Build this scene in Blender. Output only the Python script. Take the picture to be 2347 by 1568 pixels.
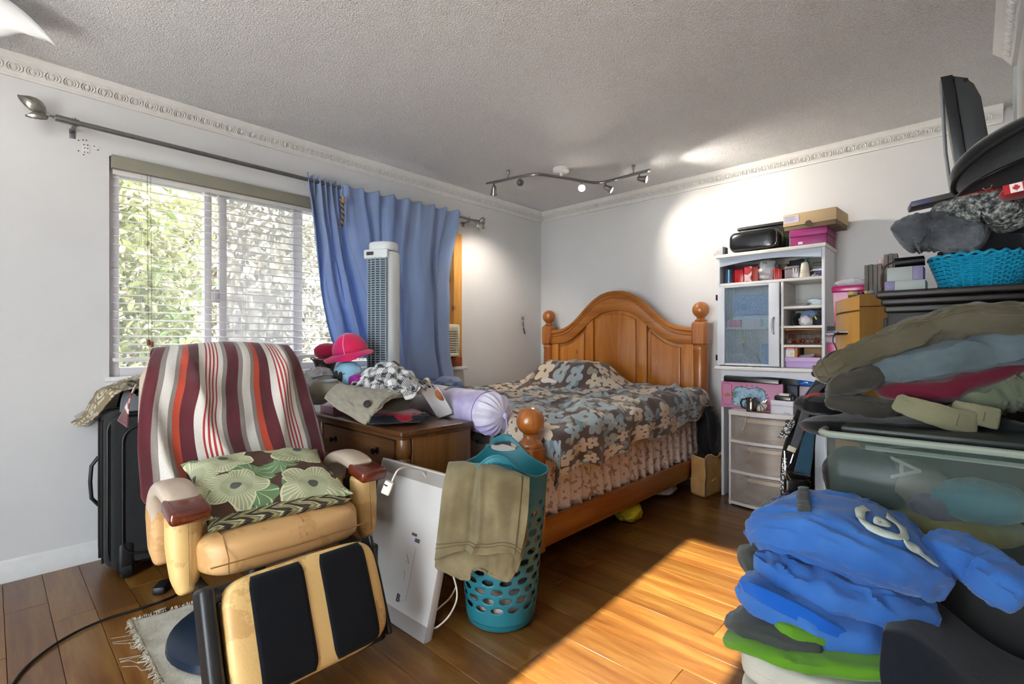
import bpy, bmesh, math, random
import numpy as np
from mathutils import Vector, Matrix, Euler, noise
for o in list(bpy.data.objects): bpy.data.objects.remove(o, do_unlink=True)
SC = bpy.context.scene
COL = SC.collection
PI = math.pi
R = math.radians

# ---------------------------------------------------------------- camera
cam_d = bpy.data.cameras.new('camera'); cam = bpy.data.objects.new('camera', cam_d); COL.objects.link(cam)
cam.location = (3.258, 0.0, 1.107); cam.rotation_euler = (R(90), 0, 0.754148)
cam_d.sensor_fit = 'HORIZONTAL'; cam_d.sensor_width = 36.0; cam_d.lens = 36.0*1125.47/2347.0
cam_d.shift_y = 1.45/2347.0; cam_d.clip_start = 0.02
SC.camera = cam
SC.cycles.max_bounces = 6; SC.cycles.diffuse_bounces = 4; SC.cycles.glossy_bounces = 2; SC.cycles.transmission_bounces = 3; SC.cycles.transparent_max_bounces = 8; SC.cycles.use_adaptive_sampling = True; SC.cycles.adaptive_threshold = 0.03; SC.cycles.caustics_reflective = False; SC.cycles.caustics_refractive = False
# ---------------------------------------------------------------- world, sun, exposure
SC.view_settings.view_transform = 'Standard'; SC.view_settings.look = 'None'
SC.view_settings.gamma = 1.0; SC.view_settings.use_curve_mapping = False
SC.view_settings.exposure = 1.95
wd = bpy.data.worlds.new('sky'); SC.world = wd; wd.use_nodes = True
_bg = wd.node_tree.nodes['Background']
_bg.inputs[0].default_value = (0.80, 0.90, 1.0, 1); _bg.inputs[1].default_value = 5.4
def lamp(name, typ, loc, energy, color=(1,1,1), target=None, **kw):
    d = bpy.data.lights.new(name, typ); d.energy = energy; d.color = color
    for k, v in kw.items(): setattr(d, k, v)
    o = bpy.data.objects.new(name, d); COL.objects.link(o); o.location = loc
    if target is not None:
        o.rotation_euler = (Vector(target)-Vector(loc)).to_track_quat('-Z', 'Y').to_euler()
    return o
SUN_DIR = Vector((-0.043, 1.0, -0.49)).normalized()
lamp('sun', 'SUN', (2.6, -6, 5), 9.5, (1.0, 0.94, 0.82), target=Vector((2.6,-6,5))+SUN_DIR, angle=R(0.7))

# ---------------------------------------------------------------- materials
def lin(h):
    h = h.lstrip('#'); c = [int(h[i:i+2], 16)/255 for i in (0, 2, 4)]
    return tuple((x/12.92 if x <= .04045 else ((x+.055)/1.055)**2.4) for x in c)+(1.0,)
class NT:
    def __init__(s, name, rough=0.6, metal=0.0, **kw):
        s.m = bpy.data.materials.new(name); s.m.use_nodes = True; s.t = s.m.node_tree
        s.b = s.t.nodes['Principled BSDF']; s.b.inputs['Roughness'].default_value = rough
        s.b.inputs['Metallic'].default_value = metal
        for k, v in kw.items(): s.set(k.replace('_', ' '), v)
    def set(s, k, v):
        if hasattr(v, 'is_linked') or hasattr(v, 'links'): s.t.links.new(v, s.b.inputs[k])
        else: s.b.inputs[k].default_value = v
    def n(s, typ, ins={}, **props):
        nd = s.t.nodes.new('ShaderNode'+typ)
        for k, v in props.items(): setattr(nd, k, v)
        for k, v in ins.items():
            if hasattr(v, 'links'): s.t.links.new(v, nd.inputs[k])
            else: nd.inputs[k].default_value = v
        return nd
    def ma(s, op, a, b=0.0, c=0.0):
        return s.n('Math', {0: a, 1: b, 2: c}, operation=op).outputs[0]
    def vm(s, op, a, b=(0, 0, 0)):
        nd = s.n('VectorMath', {0: a, 1: b}, operation=op)
        return nd.outputs['Value'] if op in ('LENGTH', 'DISTANCE', 'DOT_PRODUCT') else nd.outputs[0]
    def mix(s, f, a, b, bt='MIX'):
        nd = s.n('Mix', {}, data_type='RGBA', blend_type=bt)
        for i, v in ((0, f), (6, a), (7, b)):
            if hasattr(v, 'links'): s.t.links.new(v, nd.inputs[i])
            else: nd.inputs[i].default_value = v
        return nd.outputs[2]
    def ramp(s, f, stops, interp='LINEAR'):
        nd = s.n('ValToRGB', {0: f}); e = nd.color_ramp.elements; nd.color_ramp.interpolation = interp
        while len(e) < len(stops): e.new(0.5)
        for i, (p, c) in enumerate(stops):
            e[i].position = p; e[i].color = lin(c) if isinstance(c, str) else c
        return nd.outputs[0]
    def co(s, which='Object', scale=(1, 1, 1), rot=(0, 0, 0), loc=(0, 0, 0)):
        tc = s.n('TexCoord')
        return s.n('Mapping', {'Vector': tc.outputs[which], 'Scale': scale, 'Rotation': rot, 'Location': loc}).outputs[0]
    def noise(s, vec, scale, detail=3.0, rough=0.55, dist=0.0):
        return s.n('TexNoise', {'Vector': vec, 'Scale': scale, 'Detail': detail, 'Roughness': rough, 'Distortion': dist}).outputs[0]
    def voro(s, vec, scale, feature='F1', dim='3D', rnd=1.0):
        return s.n('TexVoronoi', {'Vector': vec, 'Scale': scale, 'Randomness': rnd}, feature=feature, voronoi_dimensions=dim)
    def bump(s, h, strength=0.3, dist=0.01):
        s.set('Normal', s.n('Bump', {'Height': h, 'Strength': strength, 'Distance': dist}).outputs[0])
    def col(s, v): s.set('Base Color', v)
    def sep(s, vec): return s.n('SeparateXYZ', {0: vec}).outputs
    def rnd(s): return s.n('ObjectInfo').outputs['Random']
MATS = {}
def plain(name, hexc, rough=0.55, metal=0.0, var=0.0, vscale=6.0, bump=0.0, bscale=60.0, hex2=None, **kw):
    if name in MATS: return MATS[name]
    t = NT(name, rough, metal, **kw)
    if var > 0 or hex2:
        v = t.co()
        n_ = t.noise(v, vscale, 4.0)
        a = lin(hexc)
        b = lin(hex2) if hex2 else tuple(x*(1-var) for x in a[:3])+(1,)
        t.col(t.mix(t.ramp(n_, [(0.35, (0, 0, 0, 1)), (0.65, (1, 1, 1, 1))]), a, b))
    else: t.col(lin(hexc))
    if bump > 0: t.bump(t.noise(t.co(), bscale, 3.0), bump, 0.004)
    MATS[name] = t.m
    return t.m
def fabric(name, hexc, var=0.12, bscale=220.0, bump=0.25, rough=0.9, sheen=0.2, hex2=None, fold=0.25):
    if name in MATS: return MATS[name]
    t = NT(name, rough); t.set('Sheen Weight', sheen)
    v = t.co(); a = lin(hexc); b = lin(hex2) if hex2 else tuple(x*(1-var) for x in a[:3])+(1,)
    t.col(t.mix(t.ramp(t.noise(v, 9.0, 5.0), [(0.35, (0, 0, 0, 1)), (0.65, (1, 1, 1, 1))]), a, b))
    h = t.ma('ADD', t.ma('MULTIPLY', t.noise(v, bscale, 2.0), 0.25), t.ma('MULTIPLY', t.noise(v, 14.0, 4.0, 0.6, 0.8), fold*4))
    t.bump(h, bump, 0.006); t.set('Specular IOR Level', 0.15)
    MATS[name] = t.m
    return t.m
def wood(name, c1, c2, c3, axis='X', scale=9.0, rough=0.4, knots=False, coat=0.0, rand=0.0, stretch=14.0):
    if name in MATS: return MATS[name]
    t = NT(name, rough); t.set('Coat Weight', coat); t.set('Coat Roughness', 0.25)
    sc = {'X': (1/stretch, 1, 1), 'Y': (1, 1/stretch, 1), 'Z': (1, 1, 1/stretch)}[axis]
    v = t.co('Object', tuple(x*scale for x in sc))
    if rand:
        off = t.n('CombineXYZ', {0: t.ma('MULTIPLY', t.rnd(), 37.0), 1: t.ma('MULTIPLY', t.rnd(), 19.0), 2: t.ma('MULTIPLY', t.rnd(), 11.0)}).outputs[0]
        v = t.vm('ADD', v, off)
    g = t.noise(v, 1.6, 6.0, 0.62, 0.6); f = t.noise(v, 9.0, 3.0, 0.7)
    k = t.ma('ADD', t.ma('MULTIPLY', g, 0.75), t.ma('MULTIPLY', f, 0.25))
    c = t.ramp(k, [(0.30, c1), (0.5, c2), (0.72, c3)])
    if knots:
        vv = t.co('Object', tuple(5.0*(0.55 if i == 'XYZ'.index(axis) else 1) for i in range(3)))
        d = t.voro(vv, 1.0).outputs['Distance']
        c = t.mix(t.ramp(d, [(0.04, (1, 1, 1, 1)), (0.10, (0, 0, 0, 1))]), c, lin('#4a1d08'))
    if rand:
        hv = t.n('HueSaturation', {'Hue': 0.5, 'Saturation': 1.0, 'Value': t.ma('ADD', 1.0-rand/2, t.ma('MULTIPLY', t.rnd(), rand)), 'Color': c})
        c = hv.outputs[0]
    t.col(c); t.bump(k, 0.12, 0.003)
    MATS[name] = t.m
    return t.m
def flower_mask(t, vec, scale, petals=5, rad=0.42, seed=0.0, core=0.0, rnd=0.75, depth=0.45):
    v = t.n('VectorMath', {0: vec, 'Scale': scale}, operation='SCALE').outputs[0]
    v = t.vm('ADD', v, (seed*3.1, seed*1.7, 0.0))
    vo = t.voro(v, 1.0, dim='2D', rnd=rnd)
    d = t.vm('SUBTRACT', v, vo.outputs['Position'])
    x, y, z = t.sep(d)
    rr, gg, bb = [o for o in t.n('SeparateColor', {0: vo.outputs['Color']}).outputs]
    an = t.ma('ADD', t.ma('ARCTAN2', y, x), t.ma('MULTIPLY', rr, 6.28))
    pet = t.ma('ABSOLUTE', t.ma('COSINE', t.ma('MULTIPLY', an, petals/2.0)))
    pr = t.ma('MULTIPLY', t.ma('ADD', 1-depth, t.ma('MULTIPLY', pet, depth)), t.ma('MULTIPLY', rad, t.ma('ADD', 0.75, t.ma('MULTIPLY', gg, 0.5))))
    dist = vo.outputs['Distance']
    mask = t.ma('LESS_THAN', dist, pr)
    return mask, dist, an, gg, bb, pr

# ---------------------------------------------------------------- mesh builder
def rotm(rx=0, ry=0, rz=0): return Euler((rx, ry, rz)).to_matrix().to_4x4()
def frame(p, d, up=(0, 0, 1)):
    z = Vector(d).normalized(); u = Vector(up)
    if abs(z.dot(u)) > 0.98: u = Vector((1, 0, 0))
    x = u.cross(z).normalized(); y = z.cross(x)
    m = Matrix((x, y, z)).transposed().to_4x4(); m.translation = Vector(p)
    return m
class MB:
    def __init__(s): s.v = []; s.f = []; s.uv = {}; s.mi = []
    def add(s, verts, faces, M=None, uvs=None, mi=0):
        b = len(s.v)
        for i, p in enumerate(verts):
            p = Vector(p)
            if M is not None: p = M @ p
            s.v.append(tuple(p))
            if uvs is not None: s.uv[b+i] = uvs[i]
        for f in faces: s.f.append(tuple(b+i for i in f)); s.mi.append(mi)
        return s
    def box(s, c, d, bev=0.0, seg=2, M=None, rot=None, mi=0):
        bm = bmesh.new(); bmesh.ops.create_cube(bm, size=1.0)
        for v in bm.verts: v.co = Vector((v.co.x*d[0], v.co.y*d[1], v.co.z*d[2]))
        if bev > 0: bmesh.ops.bevel(bm, geom=list(bm.edges)+list(bm.verts), offset=min(bev, min(d)*0.49), segments=seg, affect='EDGES', profile=0.5)
        m = Matrix.Translation(Vector(c))
        if rot is not None: m = m @ (rotm(*rot) if len(rot) == 3 else rot)
        if M is not None: m = M @ m
        bm.verts.index_update()
        s.add([v.co.copy() for v in bm.verts], [[v.index for v in f.verts] for f in bm.faces], m, mi=mi); bm.free(); return s
    def bb(s, a, b, bev=0.0, seg=2, M=None, mi=0):
        return s.box([(a[i]+b[i])/2 for i in range(3)], [abs(b[i]-a[i]) for i in range(3)], bev, seg, M, mi=mi)
    def lathe(s, prof, n=24, M=None, closed=False, mi=0):
        vs, fs = [], []
        for (r, z) in prof:
            for k in range(n): a = 2*PI*k/n; vs.append((r*math.cos(a), r*math.sin(a), z))
        for i in range(len(prof)-1):
            for k in range(n): fs.append((i*n+k, i*n+(k+1) % n, (i+1)*n+(k+1) % n, (i+1)*n+k))
        if not closed:
            if prof[0][0] > 1e-6: fs.append(tuple(reversed(range(n))))
            if prof[-1][0] > 1e-6: fs.append(tuple((len(prof)-1)*n+k for k in range(n)))
        else:
            L = len(prof)-1
            for k in range(n): fs.append((L*n+k, L*n+(k+1) % n, (k+1) % n, k))
        return s.add(vs, fs, M, mi=mi)
    def cyl(s, a, b, r, r2=None, n=16, mi=0):
        a, b = Vector(a), Vector(b); L = (b-a).length
        return s.lathe([(r, 0), (r if r2 is None else r2, L)], n, frame(a, b-a), mi=mi)
    def ell(s, c, rad, M=None, n=16, m=10, mi=0):
        prof = [(math.sin(PI*i/m), -math.cos(PI*i/m)) for i in range(m+1)]
        prof[0] = (1e-7, -1); prof[-1] = (1e-7, 1)
        mm = Matrix.Translation(Vector(c)) @ (M if M is not None else Matrix()) @ Matrix.Diagonal((*rad, 1))
        return s.lathe(prof, n, mm, mi=mi)
    def tube(s, path, r, n=8, closed=False, cap=True, flat=1.0, up=(0, 0, 1), mi=0):
        P = [Vector(p) for p in path]; N = len(P); vs, fs = [], []
        rs = r if hasattr(r, '__len__') else [r]*N
        prev = None
        for i, p in enumerate(P):
            d = (P[(i+1) % N]-P[i-1]) if (closed or 0 < i < N-1) else (P[1]-P[0] if i == 0 else P[-1]-P[-2])
            if d.length < 1e-9: d = Vector((0, 0, 1))
            d.normalize()
            if prev is None:
                u = Vector(up)
                if abs(d.dot(u)) > 0.95: u = Vector((1, 0, 0))
                x = u.cross(d).normalized()
            else: x = (prev-d*prev.dot(d)).normalized()
            prev = x; y = d.cross(x)
            for k in range(n):
                a = 2*PI*k/n; vs.append(p+x*(math.cos(a)*rs[i])+y*(math.sin(a)*rs[i]*flat))
        M_ = N if closed else N-1
        for i in range(M_):
            j = (i+1) % N
            for k in range(n): fs.append((i*n+k, i*n+(k+1) % n, j*n+(k+1) % n, j*n+k))
        if cap and not closed:
            fs.append(tuple(reversed(range(n)))); fs.append(tuple((N-1)*n+k for k in range(n)))
        return s.add(vs, fs, mi=mi)
    def prism(s, poly, h, M=None, bev=0.0, mi=0):
        bm = bmesh.new(); vs = [bm.verts.new((p[0], p[1], 0)) for p in poly]
        f = bm.faces.new(vs); r = bmesh.ops.extrude_face_region(bm, geom=[f])
        for g in r['geom']:
            if isinstance(g, bmesh.types.BMVert): g.co.z += h
        bmesh.ops.recalc_face_normals(bm, faces=bm.faces)
        if bev > 0:
            es = [e for e in bm.edges if abs(e.verts[0].co.z-e.verts[1].co.z) < 1e-6]
            bmesh.ops.bevel(bm, geom=es, offset=bev, segments=2, affect='EDGES', profile=0.5)
        bmesh.ops.triangulate(bm, faces=[f for f in bm.faces if len(f.verts) > 4])
        bm.verts.index_update()
        s.add([v.co.copy() for v in bm.verts], [[v.index for v in f.verts] for f in bm.faces], M, mi=mi); bm.free(); return s
    def grid(s, P, cu=False, cv=False, us=1.0, vs=1.0, M=None, mi=0, capu=False):
        nu, nv = len(P), len(P[0]); b = [tuple(P[i][j]) for i in range(nu) for j in range(nv)]
        uv = [(us*i/max(1, nu-1), vs*j/max(1, nv-1)) for i in range(nu) for j in range(nv)]
        fs = []
        for i in range(nu if cu else nu-1):
            for j in range(nv if cv else nv-1):
                fs.append((i*nv+j, ((i+1) % nu)*nv+j, ((i+1) % nu)*nv+(j+1) % nv, i*nv+(j+1) % nv))
        if capu:
            fs.append(tuple(range(nv))); fs.append(tuple((nu-1)*nv+j for j in reversed(range(nv))))
        return s.add(b, fs, M, uv, mi=mi)
    def build(s, name, mats, parent=None, world=False, ang=40, kind=None, thick=0.0, sub=0, loc=None):
        me = bpy.data.meshes.new(name)
        V_ = s.v; o = bpy.data.objects.new(name, me); COL.objects.link(o)
        if parent is None and loc is None:
            a = np.array(V_); loc = ((a[:, 0].min()+a[:, 0].max())/2, (a[:, 1].min()+a[:, 1].max())/2, a[:, 2].min())
        if loc is not None:
            o.location = loc; V_ = [(p[0]-loc[0], p[1]-loc[1], p[2]-loc[2]) for p in V_]
        me.from_pydata(V_, [], s.f)
        if s.uv:
            ul = me.uv_layers.new(name='UVMap').data
            li = np.zeros(len(me.loops), dtype=np.int32); me.loops.foreach_get('vertex_index', li)
            tab = np.zeros((len(V_), 2), dtype=np.float32)
            for k, q in s.uv.items(): tab[k] = q
            ul.foreach_set('uv', tab[li].ravel())
        mats = mats if isinstance(mats, (list, tuple)) else [mats]
        for m in mats: me.materials.append(m)
        if len(mats) > 1: me.polygons.foreach_set('material_index', s.mi)
        me.validate()
        bm = bmesh.new(); bm.from_mesh(me); bmesh.ops.recalc_face_normals(bm, faces=bm.faces); bm.to_mesh(me); bm.free()
        me.polygons.foreach_set('use_smooth', [True]*len(me.polygons)); me.set_sharp_from_angle(angle=R(ang)); me.update()
        if parent is not None:
            o.parent = parent
            if world:
                pm = Matrix(); q = parent
                while q is not None:
                    pm = Matrix.LocRotScale(q.location, q.rotation_euler, None) @ pm if q.parent is None else q.matrix_parent_inverse @ Matrix.LocRotScale(q.location, q.rotation_euler, None) @ pm
                    q = q.parent
                o.matrix_parent_inverse = pm.inverted()
        if thick: m_ = o.modifiers.new('thickness', 'SOLIDIFY'); m_.thickness = thick; m_.offset = -1
        if sub: m_ = o.modifiers.new('smooth', 'SUBSURF'); m_.levels = sub; m_.render_levels = sub
        if kind: o['kind'] = kind
        return o
def thing(name, label, cat, loc=(0, 0, 0), rz=0.0, group=None):
    o = bpy.data.objects.new(name, None); COL.objects.link(o); o.empty_display_size = 0.1
    o.location = loc; o.rotation_euler = (0, 0, rz); o['label'] = label; o['category'] = cat
    if group: o['group'] = group
    return o
def tag(o, label, cat, group=None):
    o['label'] = label; o['category'] = cat
    if group: o['group'] = group
    return o
def structure(o): o['kind'] = 'structure'; return o
def text(body, size, M, mat, name, parent=None, depth=0.0006, align='CENTER', label=None):
    cu = bpy.data.curves.new(name, 'FONT'); cu.body = body; cu.size = size; cu.extrude = depth
    cu.align_x = align; cu.align_y = 'CENTER'
    tmp = bpy.data.objects.new(name+'_t', cu); COL.objects.link(tmp)
    dg = bpy.context.evaluated_depsgraph_get(); me = bpy.data.meshes.new_from_object(tmp.evaluated_get(dg))
    bpy.data.objects.remove(tmp, do_unlink=True)
    m = MB(); m.add([v.co.copy() for v in me.vertices], [list(p.vertices) for p in me.polygons], M)
    bpy.data.meshes.remove(me)
    o = m.build(name, mat, parent, world=True) if parent else m.build(name, mat)
    return o
# ---------------------------------------------------------------- smooth surfaces and cloth
def cr(p0, p1, p2, p3, t):
    return 0.5*((2*p1)+(-p0+p2)*t+(2*p0-5*p1+4*p2-p3)*t*t+(-p0+3*p1-3*p2+p3)*t**3)
def spline(pts, n, closed=False):
    P = [np.array(p, float) for p in pts]; N = len(P); out = []
    segs = N if closed else N-1
    for k in range(n):
        q = segs*k/(n if closed else n-1); i = min(int(q), segs-1); t = q-i
        g = (lambda j: P[j % N]) if closed else (lambda j: P[max(0, min(N-1, j))] if 0 <= j < N else (2*P[0]-P[1] if j < 0 else 2*P[-1]-P[-2]))
        out.append(cr(g(i-1), g(i), g(i+1), g(i+2), t))
    return np.array(out)
def loft(rows, nu, nv, closedv=False):
    A = [spline(r, nv, closedv) for r in rows]
    A = np.array(A); out = np.zeros((nu, nv, 3))
    for j in range(nv): out[:, j] = spline(A[:, j], nu)
    return out
def normals(P):
    du = np.gradient(P, axis=0); dv = np.gradient(P, axis=1); n = np.cross(du, dv)
    return n/(np.linalg.norm(n, axis=2, keepdims=True)+1e-9)
def nz(x, y, z): return noise.noise((x, y, z))
def ridge(x, y, z): return 1-abs(noise.noise((x, y, z)))*2.0
def wrinkle(P, amp, fu, fv, seed=0.0, kind='mix', us=1.0, vs=1.0):
    nu, nv = P.shape[:2]; N = normals(P); D = np.zeros((nu, nv, 1))
    for i in range(nu):
        for j in range(nv):
            u, v = us*i/(nu-1), vs*j/(nv-1)
            w = 0.35*noise.noise((u*fu*0.7+seed, v*fv*0.7, seed*2))
            if kind == 'ridge': d = ridge(u*fu+w, v*fv+w, seed)
            elif kind == 'soft': d = noise.noise((u*fu+w, v*fv+w, seed))
            else: d = 0.6*ridge(u*fu+w, v*fv+w, seed)+0.5*noise.noise((u*fu*2.1, v*fv*2.1, seed+5))
            D[i, j, 0] = d
    return P+N*D*amp
def drape(P0, hfun, steps=140, rest=None, pins=None, iters=6, g=-0.004, thick=0.004, fric=0.6, seed=1, bend=0.25):
    """small position-based cloth: P0 (nu,nv,3) start shape, rest = (du,dv) edge lengths, hfun(x,y)->support height"""
    P = P0.astype(float).copy(); Q = P.copy(); nu, nv = P.shape[:2]
    rng = np.random.RandomState(seed); P += rng.normal(0, 0.0015, P.shape)
    du, dv = rest
    cons = []
    for off in (0, 1):
        cons.append((np.s_[off:nu-1:2, :], np.s_[off+1:nu:2, :], du, 1.0)); cons.append((np.s_[:, off:nv-1:2], np.s_[:, off+1:nv:2], dv, 1.0))
    dd = math.hypot(du, dv)
    for a in (0, 1):
        cons.append((np.s_[a:nu-1:2, 0:nv-1], np.s_[a+1:nu:2, 1:nv], dd, 0.35)); cons.append((np.s_[a:nu-1:2, 1:nv], np.s_[a+1:nu:2, 0:nv-1], dd, 0.35))
    for a in range(4):
        if a < 2:
            cons.append((np.s_[a:nu-2:4, :], np.s_[a+2:nu:4, :], 2*du, bend)); cons.append((np.s_[:, a:nv-2:4], np.s_[:, a+2:nv:4], 2*dv, bend))
    for st in range(steps):
        vel = (P-Q)*0.96; Q = P.copy(); P = P+vel; P[:, :, 2] += g
        for _ in range(iters):
            for (sa, sb, L, k) in cons:
                A, B = P[sa], P[sb]
                n0, n1 = min(A.shape[0], B.shape[0]), min(A.shape[1], B.shape[1])
                A, B = A[:n0, :n1], B[:n0, :n1]
                d = B-A; l = np.linalg.norm(d, axis=2, keepdims=True)+1e-9
                c = d*((l-L)/l)*0.5*k
                A += c; B -= c
            if pins is not None:
                for (i, j), q in pins.items(): P[i, j] = q
        h = hfun(P[:, :, 0], P[:, :, 1])+thick
        hit = P[:, :, 2] < h
        P[:, :, 2] = np.where(hit, h, P[:, :, 2])
        for c_ in (0, 1): P[:, :, c_] = np.where(hit, P[:, :, c_]*(1-fric)+Q[:, :, c_]*fric, P[:, :, c_])
        Q[:, :, 2] = np.where(hit, P[:, :, 2], Q[:, :, 2])
    return P
def blob(c, rad, M=None, n=40, m=24, e=2.4, amp=0.0, fr=4.0, seed=0.0, flat=0.0, us=1.0, vs=1.0, kind='mix'):
    """rounded lump (superellipsoid) with wrinkles, as a grid"""
    P = np.zeros((m, n, 3))
    def sp(x, p): return math.copysign(abs(x)**p, x)
    for i in range(m):
        ph = -PI/2+PI*(i+0.02)/(m-0.96)
        for j in range(n):
            a = 2*PI*j/n
            x = sp(math.cos(ph), 2/e)*sp(math.cos(a), 2/e)*rad[0]; y = sp(math.cos(ph), 2/e)*sp(math.sin(a), 2/e)*rad[1]; z = sp(math.sin(ph), 2/e)*rad[2]
            if amp:
                q = (x*fr+seed, y*fr-seed, z*fr*1.3)
                w = 0.5*noise.noise((q[0]*.6, q[1]*.6, q[2]*.6+9))
                d = (0.65*ridge(q[0]+w, q[1]+w, q[2]-w)+0.5*noise.noise((q[0]*2.3, q[1]*2.3, q[2]*2.3)))*amp if kind == 'mix' else noise.noise(q)*amp
                l = math.sqrt(x*x+y*y+z*z)+1e-6; k = 1+d/l; x *= k; y *= k; z *= k
            if z < -rad[2]*(1-flat): z = -rad[2]*(1-flat)
            p = Vector((x, y, z))
            if M is not None: p = M @ p
            P[i, j] = (p.x+c[0], p.y+c[1], p.z+c[2])
    return P
def lump(name, mat, c, rad, rz=0.0, parent=None, world=True, tilt=(0, 0), **kw):
    P = blob(c, rad, rotm(tilt[0], tilt[1], rz), **kw)
    mb = MB(); mb.grid(P, cv=True, us=2*rad[0]+2*rad[2], vs=2*PI*max(rad[0], rad[1])*0.8, capu=True)
    return mb.build(name, mat, parent, world=world) if parent else mb.build(name, mat)
def slab(path, hw, ht, side=None, nu=36, nv=40, e=2.6, amp=0.006, fu=7.0, fv=3.0, seed=0.0, layers=0, round_ends=True, thin=None):
    """folded cloth: a flattened closed tube along a spine; layers = grooves of the folds along its edge"""
    S = spline(path, nu); P = np.zeros((nu, nv, 3)); pu = None
    for i in range(nu):
        d = S[min(i+1, nu-1)]-S[max(i-1, 0)]; d = d/(np.linalg.norm(d)+1e-9)
        sv = np.array(side if side is not None else np.cross(d, (0, 0, 1)), float); sv -= d*sv.dot(d); sv /= np.linalg.norm(sv)+1e-9
        up = np.cross(sv, d)
        if (up[2] < 0) if pu is None else (up.dot(pu) < 0): up = -up
        pu = up; t = i/(nu-1)
        w = np.interp(t, np.linspace(0, 1, len(hw)), hw) if hasattr(hw, '__len__') else hw
        h = np.interp(t, np.linspace(0, 1, len(ht)), ht) if hasattr(ht, '__len__') else ht
        k = 1.0
        if round_ends:
            en = min(t, 1-t)*(nu-1)
            k = math.sqrt(max(0.0, 1-(1-min(1, (en+0.12)/3.0))**2))
        for j in range(nv):
            a = 2*PI*j/nv
            cx = math.copysign(abs(math.cos(a))**(2/e), math.cos(a)); cz = math.copysign(abs(math.sin(a))**(2/e), math.sin(a))
            wp = 0.5*noise.noise((t*3.1+seed, cx*1.3, seed))
            dz = amp*(0.85*ridge(t*fu*0.45+seed+wp, cx*fv*0.8+wp*1.6, cz*1.2+seed)+0.45*noise.noise((t*fu*1.5+seed, cx*fv*2.2+wp, cz*2.5+seed))-0.25)
            gx = 0.0
            if layers: gx = -0.035*hwmax(hw)*(0.5+0.5*math.cos(cz*PI*layers))*abs(cx)
            P[i, j] = S[i]+sv*(cx*(w*(0.55+0.45*k)+dz*0.6)+math.copysign(gx, cx)*-1*(-1))+up*(cz*(h*k)+math.copysign(dz, cz)*k)
    return P
def hwmax(h): return max(h) if hasattr(h, '__len__') else h
def cloth_slab(name, mat, path, hw, ht, parent=None, us=None, **kw):
    P = slab(path, hw, ht, **kw)
    L = sum(math.dist(path[i], path[i+1]) for i in range(len(path)-1))
    mb = MB(); mb.grid(P, cv=True, us=us or L, vs=4*hwmax(hw), capu=True)
    return mb.build(name, mat, parent, world=True) if parent else mb.build(name, mat)
def sheet(name, mat, P, us, vs, parent=None, thick=0.004, sub=0):
    mb = MB(); mb.grid(P, us=us, vs=vs)
    return mb.build(name, mat, parent, world=True, thick=thick, sub=sub, ang=60) if parent else mb.build(name, mat, thick=thick, sub=sub, ang=60)
# ================================================================ structure
XR, YB, YF, ZC = 3.40, 3.907, -1.40, 2.43
def wallmat(name, c, c2):
    t = NT(name, 0.7); v = t.co(); t.col(t.mix(t.ramp(t.noise(v, 1.3, 4.0), [(0.3, (0, 0, 0, 1)), (0.7, (1, 1, 1, 1))]), lin(c), lin(c2)))
    t.bump(t.noise(v, 160.0, 2.0), 0.12, 0.002); t.set('Specular IOR Level', 0.25); return t.m
m_wall = wallmat('wall_paint', '#d5d4d3', '#cdcccc')
m_trim = plain('trim_paint', '#dcdbd8', 0.45, var=0.06, vscale=20)
t = NT('popcorn_ceiling', 0.9); v = t.co()
b1 = t.noise(v, 120.0, 3.0, 0.6, 0.4); b2 = t.voro(v, 150.0).outputs['Distance']
h = t.ma('ADD', t.ma('MULTIPLY', t.ramp(b1, [(0.42, (0, 0, 0, 1)), (0.62, (1, 1, 1, 1))]), 1.0), t.ma('MULTIPLY', b2, -0.5))
t.bump(h, 0.8, 0.010); t.col(t.mix(t.ramp(b1, [(0.30, (0, 0, 0, 1)), (0.5, (1, 1, 1, 1))]), lin('#dcdddf'), lin('#f6f6f6'))); m_ceil = t.m
m_plank = wood('maple_plank', '#552f0f', '#764c1f', '#927038', 'X', 7.0, 0.28, rand=0.42, coat=0.25, stretch=9.0)
m_sub = plain('subfloor', '#2a1408', 0.8)
m_ext = plain('outside_ground', '#6d7458', 0.9, var=0.3, vscale=0.6)

structure(MB().bb((0, YF, -0.06), (XR+0.1, YB, -0.014)).build('floor', m_sub))
floor = bpy.data.objects['floor']
rng = random.Random(7)
y = YF; row = 0
while y < YB-0.005:
    w = min(0.131, YB-y); x = -rng.uniform(0.0, 0.9)
    while x < XR+0.1:
        L = rng.uniform(0.75, 1.25); a, b_ = max(x, 0.0), min(x+L, XR+0.1)
        if b_-a > 0.03:
            dz = rng.uniform(-0.0006, 0.0)
            mb = MB(); mb.bb((a+0.0007, y+0.0007, -0.014), (b_-0.0007, y+w-0.0007, dz), 0.0008, 1)
            mb.build('plank', m_plank, floor, world=True, loc=None)
        x += L
    y += w; row += 1
structure(MB().bb((-0.12, YF-0.1, ZC), (XR+0.14, YB+0.12, ZC+0.1)).build('ceiling', m_ceil))
def wall_boxes(name, bxs, mat=None):
    mb = MB()
    for a, b in bxs: mb.bb(a, b)
    return structure(mb.build(name, mat or m_wall))
A0, A1, AZ0, AZ1 = 0.425, 2.12, 0.925, 2.075
B0, B1, BZ0, BZ1 = 2.22, 2.80, 0.905, 2.045
wall_left = wall_boxes('wall_left', [((-0.12, YF-.1, 0), (0, A0, ZC)), ((-0.12, A0, 0), (0, A1, AZ0)), ((-0.12, A0, AZ1), (0, A1, ZC)), ((-0.12, A1, 0), (0, B0, ZC)),
    ((-0.12, B0, 0), (0, B1, BZ0)), ((-0.12, B0, BZ1), (0, B1, ZC)), ((-0.12, B1, 0), (0, YB, ZC))])
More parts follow.
